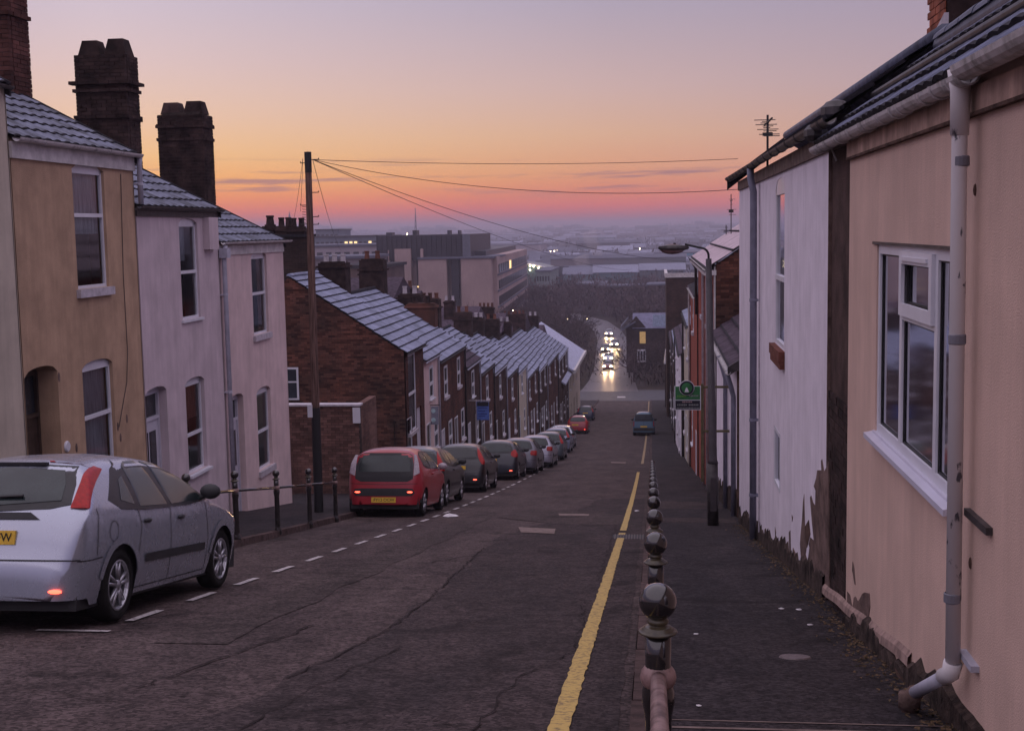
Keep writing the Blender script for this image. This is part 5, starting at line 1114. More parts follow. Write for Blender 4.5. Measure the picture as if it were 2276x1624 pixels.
def text_mesh(s_, size):
    cu = bpy.data.curves.new('lettering', 'FONT'); cu.body = s_; cu.size = size; cu.align_x = 'CENTER'; cu.align_y = 'CENTER'; cu.extrude = .001; cu.resolution_u = 2
    o = bpy.data.objects.new('lettering', cu); COL.objects.link(o); bpy.context.view_layer.update()
    me = bpy.data.meshes.new_from_object(o.evaluated_get(bpy.context.evaluated_depsgraph_get())); bpy.data.objects.remove(o); return me
def car(name, label, P, paintm, far=0, group='parked cars'):
    """local frame: x to the right, y forward from the rear bumper (0) to L, z up from the road"""
    Lc, Wd = P['L'], P['W']/2; top = P['top']; ty = [p[0] for p in top]; tz_ = [p[1] for p in top]
    yy = np.linspace(0, Lc, 1200); zz = np.interp(yy, ty, tz_); k = np.hanning(P.get('sm', 45)); k /= k.sum(); pad = len(k)//2
    zs = np.convolve(np.pad(zz, pad, 'edge'), k, 'same')[pad:-pad]; bl = np.clip((yy-.02)/.25, 0, 1); zz = zz*(1-bl)+zs[:len(zz)]*bl
    zt = lambda y: float(np.interp(y, yy, zz)); ym = P.get('ymax', 1.2)
    half = yy < ym; zrise = np.maximum.accumulate(zz[half]+np.arange(half.sum())*1e-6)
    def yrear(z): return float(np.interp(z, zrise, yy[half]))
    rc, rf = P.get('rc', .24), .42; belt = P.get('belt', .88); lean = P.get('lean', .34); R_ = P.get('round', .10)
    def wplan(y):
        w_ = Wd; d = y
        if d < rc: w_ -= rc*(1-math.sqrt(max(0, 1-(1-max(d, 0)/rc)**2)))*.85
        d = Lc-y
        if d < rf: w_ -= rf*(1-math.sqrt(max(0, 1-(1-max(d, 0)/rf)**2)))*.9
        return w_-.02*abs(2*y/Lc-1)**3
    def side(y, z):
        t = max(0, z-belt); w_ = wplan(y)-lean*t-.25*t*t; w_ -= .09*max(0, (z-.62)/.35)**2*.12 if z > .62 else .10*max(0, (.62-z)/.4)**2*.5
        return w_
    def hw(y, z):
        w_ = side(y, z); d = zt(y)-z
        return w_*(max(0, 1-(1-max(d, 0)/R_)**2)**(1/2.5)) if d < R_ else w_
    rw = P.get('wr', .30); wy = P['wy']; ar = rw+.055; sill = .20
    def zlow(y):
        z = sill if .25 < y < Lc-.2 else .26
        for c in wy:
            if abs(y-c) < ar: z = max(z, rw*.98+math.sqrt(ar*ar-(y-c)**2)*.98)
        return z
    ys = sorted(set([0, .003, .008, .015, .03, .05, .08, .12]+list(np.arange(.16, Lc-.2, .06 if not far else .12))+[Lc-.2, Lc-.14, Lc-.09, Lc-.05, Lc-.025, Lc-.01, Lc]+[c+s_*ar*f for c in wy for s_ in (-1, 1) for f in (1, .97, .88, .72, .5, .25)]+list(wy)))
    root = T(name, label, 'car', (0, 0, 0), group)
    m = MB(); nl, nt_ = (12, 8) if not far else (8, 5)
    for y in ys:
        z0, z1 = zlow(y), zt(y); z0 = min(z0, z1-.02); row = []; zk = max(z0, z1-R_)
        for i in range(nl): z = z0+(zk-z0)*i/nl; row.append((side(y, z) if zt(y)-z >= R_ else hw(y, z), z))
        for i in range(nt_+1):
            s_ = 1-i/nt_; z = z1-min(R_, z1-z0)*(1-math.sqrt(max(0, 1-s_**2.5))); row.append((side(y, z)*s_, z))
        for s_ in (1, -1):
            for x, z in row: m.v.append((s_*x, y, z))
    n = nl+nt_+1
    for j in range(len(ys)-1):
        for s_ in (0, 1):
            for i in range(n-1):
                o = j*2*n+s_*n+i; f = (o, o+1, o+2*n+1, o+2*n); m.f.append(f[::-1] if s_ == 0 else f); m.m.append(0)
    m.f.append(tuple(range(n))+tuple(reversed(range(n, 2*n)))); o = (len(ys)-1)*2*n; m.f.append(tuple(o+i for i in reversed(range(n)))+tuple(o+i for i in range(n, 2*n))); m.m += [0, 0]
    body = B('body', m, paintm, root, smooth=True)
    q = MB(); q.box(-Wd+.09, Wd-.09, .10, Lc-.12, .17, .50)
    for c in wy: q.box(-Wd+.05, Wd-.05, c-ar-.02, c+ar+.02, .3, rw+ar+.04)
    B('underbody', q, m_dark, root)
    # draped patches -------------------------------------------------
    mp_side = lambda s_: (lambda y, z, off: (s_*(hw(y, z)+off), y, z))
    def mp_rear(x, z, off):
        w_ = max(side(yrear(z)+.02, z), .3); s_ = min(.98, abs(x)/w_); dz = R_*(1-math.sqrt(max(0, 1-s_**2.5))); y = yrear(min(z+dz, zrise[-1]))
        c_ = max(0, (abs(x)-(Wd-rc))/rc); y = max(y, rc*(1-math.sqrt(max(0, 1-min(1, c_)**2)))*.8*(1 if y < rc else 0)+y*.0)
        return (x, y-off, z+off*.5)
    def drape(poly, f, off, step=.05):
        as_ = sorted(set([p[0] for p in poly])); a0, a1 = as_[0], as_[-1]; cols = sorted(set(as_+list(np.arange(a0, a1, step)))); cols = [c for i, c in enumerate(cols) if i == 0 or c-cols[i-1] > 1e-4]; mm = MB(); rows_ = []
        for a in cols:
            hit = []
            aa = min(max(a, a0+1e-4), a1-1e-4)
            for p, r in zip(poly, poly[1:]+poly[:1]):
                if min(p[0], r[0]) <= aa <= max(p[0], r[0]) and abs(p[0]-r[0]) > 1e-6: hit.append(p[1]+(r[1]-p[1])*(aa-p[0])/(r[0]-p[0]))
            if len(hit) >= 2: rows_.append((a, min(hit), max(hit)))
        nn = 7
        for a, lo, hi in rows_:
            for i in range(nn): mm.v.append(f(a, lo+(hi-lo)*i/(nn-1), off))
        for j in range(len(rows_)-1):
            for i in range(nn-1): o = j*nn+i; mm.f.append((o, o+nn, o+nn+1, o+1)); mm.m.append(0)
        return mm
    def strip(pts, w_, f, off):
        mm = MB(); P_ = []
        for p, r in zip(pts[:-1], pts[1:]):
            c = max(1, int(math.hypot(r[0]-p[0], r[1]-p[1])/.05)); P_ += [(p[0]+(r[0]-p[0])*i/c, p[1]+(r[1]-p[1])*i/c) for i in range(c)]
        P_.append(pts[-1])
        for i, p in enumerate(P_):
            d = (P_[min(i+1, len(P_)-1)][0]-P_[max(i-1, 0)][0], P_[min(i+1, len(P_)-1)][1]-P_[max(i-1, 0)][1]); ll = math.hypot(*d) or 1; nx, nz = -d[1]/ll*w_/2, d[0]/ll*w_/2
            mm.v += [f(p[0]+nx, p[1]+nz, off), f(p[0]-nx, p[1]-nz, off)]
        for i in range(len(P_)-1): mm.f.append((2*i, 2*i+1, 2*i+3, 2*i+2)); mm.m.append(0)
        return mm
    gl = P.get('glass', m_cglass)
    for s_ in (1, -1):
        f = mp_side(s_)
        B('window_surround', drape(P['band'], f, .003), m_trim, body)
        for w_ in P['panes']: B('side_window', drape(w_, f, .006), gl, root, smooth=True)
        if far < 2:
            for ln_ in P.get('lines', []): B('door_gap', strip(ln_, .009, f, .003), m_trim, body)
            for (ly_, lz_) in P.get('handles', []):
                q = MB(); x = hw(ly_, lz_); q.ball((s_*(x+.012), ly_, lz_), .085, 10, 0, (.22, 1, .26)); B('door_handle', q, P.get('handlemat', m_bump), root, smooth=True)
            if 'rub' in P: B('rubbing_strip', strip(P['rub'], .075, f, .012), m_bump, root)
            for c in wy: B('arch_lip', strip([(c+(ar+.035)*math.cos(t), rw*.98+(ar+.035)*math.sin(t)*.98) for t in np.linspace(.25, math.pi-.25, 18)], .07, f, .010), paintm, body, smooth=True)
            if 'fuel' in P and s_ == 1: fy, fz = P['fuel']; B('fuel_flap', strip([(fy+.085*math.cos(t), fz+.085*math.sin(t)) for t in np.linspace(0, 2*math.pi, 24)], .007, f, .003), m_trim, body)
        my_ = P['mirror']; q = MB(); x = hw(my_[0], my_[1]); q.ball((s_*(x+.11), my_[0], my_[1]+.04), .11, 12, 0, (1, .55, .72)); q.tube([(s_*(x-.02), my_[0], my_[1]-.02), (s_*(x+.07), my_[0], my_[1]+.0)], .03, 6); B('mirror', q, P.get('mirmat', m_bump), root, smooth=True)
        if 'wrap' in P:
            mm = MB(); K = 10; rows_ = P['wrap']; RR = []
            for (za, xa_, ya_), (zb_, xb_, yb_) in zip(rows_[:-1], rows_[1:]): RR += [(za+(zb_-za)*t/4, xa_+(xb_-xa_)*t/4, ya_+(yb_-ya_)*t/4) for t in range(4)]
            RR.append(rows_[-1])
            for z, xin, yout in RR:
                lo, hi_ = yrear(z)-.001, max(yout, yrear(z)+.02)
                for _ in range(24):
                    md = (lo+hi_)/2
                    if hw(md, z) < xin: lo = md
                    else: hi_ = md
                for k_ in range(K+1):
                    t = (k_/K)**2; y = hi_+(max(yout, hi_+.01)-hi_)*t; mm.v.append((s_*(hw(y, z)+.008), y-.008*(1-t), z+.004*(1-t)))
            for j in range(len(RR)-1):
                for k_ in range(K): o = j*(K+1)+k_; mm.f.append((o, o+1, o+K+2, o+K+1)); mm.m.append(0)
            B('tail_light', mm, P.get('tailmat', m_red), root, smooth=True)
        if 'tail' in P: B('tail_light', drape([(s_*a, b) for a, b in P['tail']], mp_rear, .012, .03), P.get('tailmat', m_red), root, smooth=True)
        if 'tailside' in P: B('tail_light', drape(P['tailside'], f, .010, .03), P.get('tailmat', m_red), root, smooth=True)
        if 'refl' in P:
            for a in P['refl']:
                if a*s_ > 0: q = MB(); px, py, pz = mp_rear(a, P['reflz'], .012); q.ball((px, py-.002, pz), .06, 10, 0, (1, .25, .30)); B('rear_reflector', q, m_reflglow, root, smooth=True)
        for c in wy:
            prof = [(rw-.10, -.09), (rw-.03, -.10), (rw-.005, -.075), (rw, -.03), (rw, .03), (rw-.005, .075), (rw-.03, .095), (rw-.095, .085), (rw-.105, .06)]
            cxw = s_*(Wd-.115); q = MB(); q.lathe([(r_, s_*z_) for r_, z_ in prof], 24 if not far else 14, (cxw, c, rw), axis='x'); wh = B('wheel', q, m_tyre, root, smooth=True)
            ri = rw-.095; q = MB(); q.lathe([(ri, s_*.085), (ri-.012, s_*.088), (ri-.025, s_*.06), (ri-.03, s_*.0), (0, s_*-.0)], 24 if not far else 14, (cxw, c, rw), axis='x'); B('rim', q, m_alloy if far == 0 and P.get('alloy') else m_trim, wh)
            q = MB(); ns = P.get('spokes', 5); xs_ = cxw+s_*.072
            for i in range(ns):
                t = 2*math.pi*i/ns+.3
                for dd in ((-.10, .10) if P.get('twin') else (0,)):
                    t0, t1 = t+dd*2.0, t+dd*1.9; a0_ = (.05, t0); p0 = (xs_, c+.045*math.cos(t0), rw+.045*math.sin(t0)); p1 = (xs_-s_*.004, c+(ri-.01)*math.cos(t1), rw+(ri-.01)*math.sin(t1)); q.tube([p0, p1], [.020, .016] if P.get('twin') else [.035, .028], 5)
            q.lathe([(0, s_*.018), (.05, s_*.014), (.055, 0)], 12, (xs_, c, rw), axis='x')
            q.lathe([(ri-.022, s_*-.002), (ri-.0, s_*.018), (ri+.006, s_*.0)], 24 if not far else 14, (xs_, c, rw), axis='x')
            B('spokes', q, m_alloy, wh, smooth=True)
    B('rear_window_surround', drape(P['rearband'], mp_rear, .004), m_trim, body)
    B('rear_window', drape(P['rear'], mp_rear, .008), gl, root, smooth=True)
    for extra, mat_, nm in P.get('rearparts', []): B(nm, drape(extra, mp_rear, .010, .04), mat_, root)
    for ln_, w_, mat_, nm in P.get('rearlines', []): B(nm, strip(ln_, w_, mp_rear, .006), mat_, body)
    pz = P['platez']; px, py, _ = mp_rear(P.get('platex', 0), pz, .012); q = MB(); dy = P.get('platetilt', .01); q.hexa([(px-.26, py-.012, pz-.055), (px+.26, py-.012, pz-.055), (px+.26, py+.02, pz-.055), (px-.26, py+.02, pz-.055), (px-.26, py-.012+dy, pz+.055), (px+.26, py-.012+dy, pz+.055), (px+.26, py+.02, pz+.055), (px-.26, py+.02, pz+.055)])
    pl = B('number_plate', q, P.get('platemat', m_plate), root)
    if P.get('text'):
        o = bpy.data.objects.new('lettering', text_mesh(P['text'], .098)); COL.objects.link(o); o.parent = pl; o.data.materials.append(m_trim); o.location = (px+.01, py-.016+dy*.5, pz); o.rotation_euler = (math.pi/2, 0, 0); o.scale = (.92, 1, 1)
    for xw in (0,):   # windscreen seen only from the front and side
        wy0, wy1 = P['screen']; mm = MB(); nn = 8
        for i in range(nn+1):
            y = wy0+(wy1-wy0)*i/nn
            for j in range(9):
                s_ = -1+2*j/8; w_ = side(y, zt(y))*.90; z = zt(y)-R_*(1-math.sqrt(max(0, 1-(abs(s_)*.9)**2.5))); mm.v.append((s_*w_, y, z+.008))
        for i in range(nn):
            for j in range(8): o_ = i*9+j; mm.f.append((o_, o_+1, o_+10, o_+9)); mm.m.append(0)
        B('windscreen', mm, gl, root, smooth=True)
    for s_ in (1, -1):
        q = MB(); hy = Lc-.16; q.ball((s_*(Wd-.26), hy, .66), .13 if not P.get('lit') else .21, 10, 0, (1.2, .7, .75)); B('headlight', q, m_head if P.get('lit') else m_clear, root, smooth=True)
    return root
def place(o, x, y, yaw=0, dz=.012, rev=False):
    """x, y = middle of the rear axle line on the road"""
    th = math.atan(slope(y+1.5)); o.location = (x, y, gz(y)+dz+.0)
    o.rotation_euler = (-th if not rev else th, 0, yaw+(math.pi if rev else 0)); return o
hatch = dict(L=4.15, W=1.70, wy=(.78, 3.395), wr=.31, belt=.93, lean=.42, ymax=1.5, mirror=(2.78, 1.00), screen=(2.15, 3.02),
    top=[(0, .30), (.006, .55), (.03, .62), (.06, .80), (.11, .98), (.20, 1.08), (.50, 1.325), (.66, 1.385), (1.1, 1.42), (1.6, 1.43), (2.1, 1.40), (2.45, 1.285), (3.0, 1.02), (3.5, .92), (3.85, .80), (4.05, .66), (4.12, .50), (4.15, .34)],
    band=[(.62, 1.04), (.80, .955), (1.3, .93), (2.3, .925), (2.90, .955), (2.72, 1.08), (2.40, 1.27), (2.1, 1.365), (1.7, 1.395), (1.3, 1.385), (1.0, 1.30)],
    panes=[[(.86, 1.03), (1.10, .985), (1.14, 1.24), (1.02, 1.20)], [(1.20, .965), (1.82, .955), (1.72, 1.365), (1.42, 1.36), (1.28, 1.325)], [(1.93, .955), (2.78, .965), (2.66, 1.08), (2.36, 1.26), (2.08, 1.34), (1.83, 1.36)]],
    lines=[[(1.88, .95), (1.90, .6), (1.90, .24)], [(2.85, .93), (2.92, .6), (2.90, .26)], [(1.12, .95), (1.20, .80), (1.14, .55)], [(.02, .565), (.4, .58)], [(.33, .98), (.30, .60)], [(1.14, .25), (2.9, .25)]],
    handles=[(1.32, .83), (2.14, .82)], rub=[(1.28, .50), (2.82, .49)], fuel=(.62, .78),
    rearband=[(-.66, 1.02), (-.5, .985), (0, .965), (.5, .985), (.66, 1.02), (.61, 1.18), (.52, 1.325), (0, 1.355), (-.52, 1.325), (-.61, 1.18)],
    rear=[(-.57, 1.05), (0, 1.01), (.57, 1.05), (.53, 1.18), (.46, 1.29), (0, 1.315), (-.46, 1.29), (-.53, 1.18)],
    wrap=[(.99, .66, .22), (1.06, .655, .31), (1.13, .64, .43), (1.20, .625, .58), (1.26, .605, .74), (1.30, .59, .84), (1.33, .58, .74), (1.37, .565, .55)],
    rearparts=[([(-.44, .90), (.44, .90), (.36, .955), (-.36, .955)], m_bump, 'grab_strip')],
    rearlines=[([(-.8, .575), (0, .58), (.8, .575)], .012, m_trim, 'bumper_gap')],
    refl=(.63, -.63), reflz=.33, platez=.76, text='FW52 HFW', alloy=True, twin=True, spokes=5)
p_silver = paint('silver_paint', (.40, .43, .51), .6, .5, .25)
c1 = car('parked_car', 'silver hatchback with high red tail lights, nearest parked car on the left', hatch, p_silver)
rwp = onG(262, 1383); 
X1, Y1_ = float(rwp[0])-.80, float(rwp[1])-.80; place(c1, X1, Y1_, math.radians(.6))
q = MB(); q.box(-.30, .28, .50, .56, 1.335, 1.36)
B('high_brake_light', q, m_trim, c1, org=(0, 0, 0)); q = MB(); q.tube([(-.5, .165, 1.085), (-.1, .17, 1.075), (.25, .18, 1.09)], .014, 6); B('rear_wiper', q, m_trim, c1, org=(0, 0, 0))
small = dict(L=3.43, W=1.63, wy=(.52, 2.86), wr=.29, belt=.90, lean=.30, ymax=1.0, mirror=(2.30, .98), screen=(1.75, 2.45), rc=.30,
    top=[(0, .28), (.006, .55), (.025, .75), (.05, .92), (.12, 1.15), (.22, 1.36), (.36, 1.43), (.8, 1.465), (1.4, 1.47), (1.85, 1.40), (2.3, 1.16), (2.6, 1.0), (3.0, .90), (3.3, .72), (3.42, .5), (3.43, .35)],
    band=[(.62, 1.06), (.9, 1.0), (2.35, .96), (2.2, 1.1), (1.9, 1.30), (1.6, 1.375), (.9, 1.38), (.66, 1.30)],
    panes=[[(.68, 1.08), (1.22, 1.01), (1.20, 1.35), (.92, 1.35), (.72, 1.28)], [(1.29, 1.0), (2.26, .985), (2.14, 1.1), (1.86, 1.28), (1.58, 1.35), (1.27, 1.35)]],
    lines=[[(1.25, 1.0), (1.2, .6), (1.15, .3)], [(2.38, .95), (2.40, .3)]], handles=[(1.38, .88)], handlemat=None,
    rearband=[(-.62, .80), (-.5, .74), (.5, .74), (.62, .80), (.62, 1.1), (.57, 1.30), (.48, 1.345), (-.48, 1.345), (-.57, 1.30), (-.62, 1.1)],
    rear=[(-.56, .95), (.56, .95), (.55, 1.1), (.48, 1.29), (-.48, 1.29), (-.55, 1.1)],
    tail=[(.63, .86), (.76, .92), (.73, 1.12), (.66, 1.30), (.60, 1.30), (.64, 1.1)], tailmat=m_clear,
    rearparts=[([(-.66, .50), (-.6, .44), (.6, .44), (.66, .50), (.62, .59), (.5, .60), (-.5, .60), (-.62, .59)], m_bump, 'bumper_panel')], rearlines=[([(-.72, .70), (0, .68), (.72, .70)], .01, m_trim, 'tailgate_gap')],
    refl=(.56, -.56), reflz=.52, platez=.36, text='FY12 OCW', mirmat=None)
p_red = paint('red_paint', (.34, .015, .026), 0, .42, .30)
small['handlemat'] = p_red; small['mirmat'] = m_clear
hi = dict(hatch, L=3.92, W=1.68, wy=(.66, 3.15), top=[(0, .30), (.006, .55), (.03, .66), (.07, .90), (.16, 1.08), (.34, 1.33), (.5, 1.41), (1.0, 1.455), (1.6, 1.46), (2.1, 1.40), (2.5, 1.22), (2.9, 1.0), (3.4, .90), (3.7, .78), (3.88, .6), (3.92, .36)],
    band=[(.62, 1.06), (.8, .98), (2.75, .95), (2.55, 1.1), (2.2, 1.28), (1.9, 1.37), (1.0, 1.39), (.72, 1.30)], panes=[[(.76, 1.07), (1.4, 1.0), (1.38, 1.36), (1.0, 1.36), (.8, 1.28)], [(1.48, 1.0), (2.62, .975), (2.5, 1.1), (2.16, 1.26), (1.86, 1.35), (1.46, 1.36)]],
    wrap=[(.86, .70, .18), (.95, .66, .25), (1.1, .63, .34), (1.25, .60, .46), (1.37, .57, .58)], mirror=(2.6, 1.0), screen=(2.15, 2.85), rub=[(1.1, .50), (2.7, .49)], text='', refl=(), rearparts=[], fuel=(.5, .8), lines=[[(1.43, .98), (1.4, .3)], [(2.72, .94), (2.75, .3)]], handles=[(1.58, .86)], twin=False, alloy=False)
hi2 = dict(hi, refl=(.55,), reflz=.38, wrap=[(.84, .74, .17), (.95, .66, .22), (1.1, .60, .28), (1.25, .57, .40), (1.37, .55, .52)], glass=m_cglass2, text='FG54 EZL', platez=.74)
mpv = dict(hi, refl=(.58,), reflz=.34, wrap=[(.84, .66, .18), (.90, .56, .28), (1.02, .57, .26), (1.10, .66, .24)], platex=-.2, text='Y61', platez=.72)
sal = dict(hi, L=4.2, W=1.7, wy=(.75, 3.4), refl=(), wrap=[(.76, .60, .20), (.84, .56, .26), (.95, .60, .22)], text='')
van = dict(L=4.1, W=1.72, wy=(.62, 3.35), wr=.30, belt=.98, lean=.10, ymax=1.0, round=.09, mirror=(2.75, 1.12), screen=(2.3, 2.95), rc=.14,
    top=[(0, .30), (.006, .62), (.02, .9), (.04, 1.3), (.08, 1.68), (.16, 1.80), (.6, 1.84), (2.2, 1.83), (2.5, 1.70), (2.95, 1.25), (3.2, 1.08), (3.7, .98), (3.95, .8), (4.08, .6), (4.1, .36)],
    band=[(1.9, 1.12), (2.9, 1.10), (2.6, 1.4), (2.42, 1.58), (1.9, 1.6)], panes=[[(1.96, 1.15), (2.8, 1.14), (2.56, 1.38), (2.38, 1.54), (1.96, 1.55)]], lines=[[(1.85, 1.6), (1.85, .3)]], handles=[(2.0, 1.0)],
    rearband=[(-.70, 1.12), (.70, 1.12), (.66, 1.66), (-.66, 1.66)], rear=[(-.66, 1.16), (.66, 1.16), (.62, 1.62), (-.62, 1.62)], tail=[(.74, .72), (.80, .72), (.79, 1.12), (.73, 1.12)],
    rearparts=[([(-.78, .36), (.78, .36), (.78, .60), (-.78, .60)], m_bump, 'rear_bumper')], rearlines=[([(0, .6), (0, 1.7)], .012, m_trim, 'door_gap')], platez=.70, text='', glass=m_cglass)
def by_px(x, y, side_=.74): p = onG(x, y); return float(p[0]), float(p[1])
# x,y = photo position of the outer rear wheel's foot
cars = [(small, p_red, 'red', 'small red city car with yellow plate and clear tail lights behind the left railing', (943, 1146), 0, .52),
 (hi, paint('green_black_paint', (.022, .032, .034), .1), '', 'very dark green hatchback with tall red tail light, just ahead of the red car', (993, 1123), 0, .66),
 (hi2, paint('black_paint', (.010, .011, .014), 0, .4), '', 'black hatchback with slanting red tail light, third in the row behind the railing', (1080, 1092), 0, .66),
 (mpv, paint('blue_black_paint', (.014, .018, .028), .1, .5), '', 'dark blue-black hatchback with pale misted rear window and wide red light', (1152, 1065), 0, .66),
 (sal, paint('grey_paint', (.11, .11, .14), .3), '', 'grey saloon parked directly beyond the dark blue-black hatchback', (1194, 1052), 1, .7),
 (sal, paint('lilac_silver_paint', (.30, .30, .38), .4), '', 'lilac silver car in the middle of the left parked row', (1228, 1038), 1, .7),
 (hi, paint('slate_paint', (.07, .09, .11), .2), '', 'slate coloured hatchback with greenish rear window on the left row', (1252, 1022), 1, .6),
 (hi, paint('pale_blue_paint', (.22, .25, .36), .3), '', 'pale blue-grey hatchback with a frosted roof', (1266, 1006), 1, .6),
 (sal, p_silver, '', 'farthest silver car of the parked row, before the gap and the red estate', (1274, 996), 1, .6),
 (mpv, p_red, '', 'dark red estate with a pink frosted roof at the far end of the row', (1306, 963), 1, .6),
 (hi, paint('navy_paint', (.02, .03, .07), .1), '', 'navy blue car parked just beyond the dark red estate', (1319, 934), 1, .6)]
for i, (pp, pm, _, la, (px, py), fr_, ax) in enumerate(cars):
    x, y = by_px(px, py); o = car('parked_car', la, pp, pm, fr_); place(o, x-pp['W']/2+.08, y-pp['wy'][0]-.2, math.radians(.5))
vn = car('parked_van', 'small blue-green van parked half on the right pavement in the distance', van, paint('teal_paint', (.08, .16, .24), .1, .45), 1); vn['category'] = 'van'; vn['group'] = 'parked cars'
p_ = onG(1431, 968); place(vn, float(p_[0]), float(p_[1])-.2, 0)
vn['label'] = 'small blue-green van parked alone on the right side of the road'
# oncoming cars with their headlights on, on the road beyond the junction
m_hood = paint('dark_red_paint', (.16, .02, .03), 0)
for i, (px, py, la, pm) in enumerate([(1352, 815, 'oncoming dark red car with headlights on, nearest of the queue in the valley', m_hood), (1353, 797, 'oncoming car right behind the dark red one with headlights on', p_silver), (1347, 777, 'oncoming car with headlights on, left one of the two in the middle of the queue', MATS['black_paint']), (1366, 766, 'oncoming car with headlights on at the right edge of the queue', MATS['grey_paint']), (1354, 742, 'farthest oncoming car where the valley road bends', MATS['lilac_silver_paint'])]):
    p = onG(px, py, .6); o = car('oncoming_car', la, dict(small, lit=True), pm, 2, group='oncoming cars with headlights on')
    o.location = (float(p[0]), float(p[1])+3.3, gz(float(p[1]))+.03); o.rotation_euler = (0, 0, math.pi+math.radians(-2))
    for s_ in (1, -1):
        li = bpy.data.lights.new('headlight_beam', 'SPOT'); li.energy = 520; li.spot_size = math.radians(50); li.spot_blend = .8; li.color = (1, .62, .32); li.shadow_soft_size = .08
        lo = bpy.data.objects.new('headlight_beam', li); COL.objects.link(lo); lo.location = (float(p[0])+s_*.55, float(p[1])-.25, gz(float(p[1]))+.68); lo.rotation_euler = Vector((0, -1, -.06)).to_track_quat('-Z', 'Y').to_euler()
# a cyclist-height traffic of small kerbside things at the junction: parked cars beyond it on the right
for i, (px, py, pm, la) in enumerate([(1466, 800, MATS['slate_paint'], 'slate coloured car parked beyond the junction on the right'), (1283, 808, MATS['pale_blue_paint'], 'small blue car beyond the junction at the left edge of the valley road')]):
    p = onG(px, py); o = car('parked_car', la, hi, pm, 2); o.location = (float(p[0]), float(p[1]), gz(float(p[1]))+.02); o.rotation_euler = (0, 0, math.radians(70))
# ================================================================== valley: buildings, trees, far town
GZ = gz(400)
def shift(px, py, Y): return onY(px, py, Y)
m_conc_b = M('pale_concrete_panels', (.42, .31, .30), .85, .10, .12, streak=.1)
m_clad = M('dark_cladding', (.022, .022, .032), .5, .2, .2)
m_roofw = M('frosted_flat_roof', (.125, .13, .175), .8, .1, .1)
m_teal = M('teal_cladding', (.09, .30, .42), .6, .15, .1)
OB = T('office_block', 'large pale concrete office block with a dark clad top storey in the valley', 'office building', (-45, 290, GZ))
Y0 = 270.
def pb(x0, x1, yt, yb, dy, depth, nm, mat, root, Y=Y0):
    a = onY(x0, yt, Y); b = onY(x1, yb, Y); m = MB(); m.box(float(a[0]), float(b[0]), Y+dy, Y+depth, float(b[2]) if yb < 800 else GZ-1, float(onY((x0+x1)/2, yt, Y)[2])); return B(nm, m, mat, root)
pb(836, 1046, 522, 576, 0, 34, 'dark_top_storey', m_clad, OB)
pb(1028, 1046, 520, 570, -.3, 0, 'clad_return', M('mid_grey_clad', (.13, .14, .18), .6), OB)
for i in range(19): pb(838+i*11, 839.2+i*11, 523, 575, -.35, -.02, 'cladding_joint', m_tile, OB)
pb(836, 877, 575, 900, 1.5, 30, 'dark_stair_wall', m_clad, OB)
pb(863, 867.5, 556, 645, -.5, 1, 'pale_fin', m_conc_b, OB)
pb(879, 924, 553, 900, -1.2, 28, 'panel_wall', m_conc_b, OB)
pb(924.2, 932.8, 560, 900, .8, 28, 'stair_slot', m_clad, OB)
pb(936, 942, 553, 573, -1.0, 0, 'pale_fin', m_conc_b, OB)
pb(933, 1003, 573, 900, -2, 28, 'panel_wall', m_conc_b, OB)
pb(1003.3, 1026.7, 574, 900, -.6, 28, 'dark_slot', m_clad, OB)
pb(1027, 1100, 572, 900, -2, 26, 'panel_wall', m_conc_b, OB)
pb(931, 1100, 570.5, 573, -2.3, 20, 'roof_edge', m_roofw, OB)
for i, (x, w_) in enumerate(((905, 5), (911, 4), (984, 6), (1008, 4), (845, 14))): pb(x, x+w_, 512 if w_ < 10 else 517, 523, 6, 9, 'roof_vent', m_clad, OB)
for x, y in ((928, 636), (928, 655), (929, 672), (927.5, 576)): pb(x-1.6, x+1.6, y, y+3, .6, .75, 'lit_lamp', m_lit if y > 600 else m_upvc, OB)
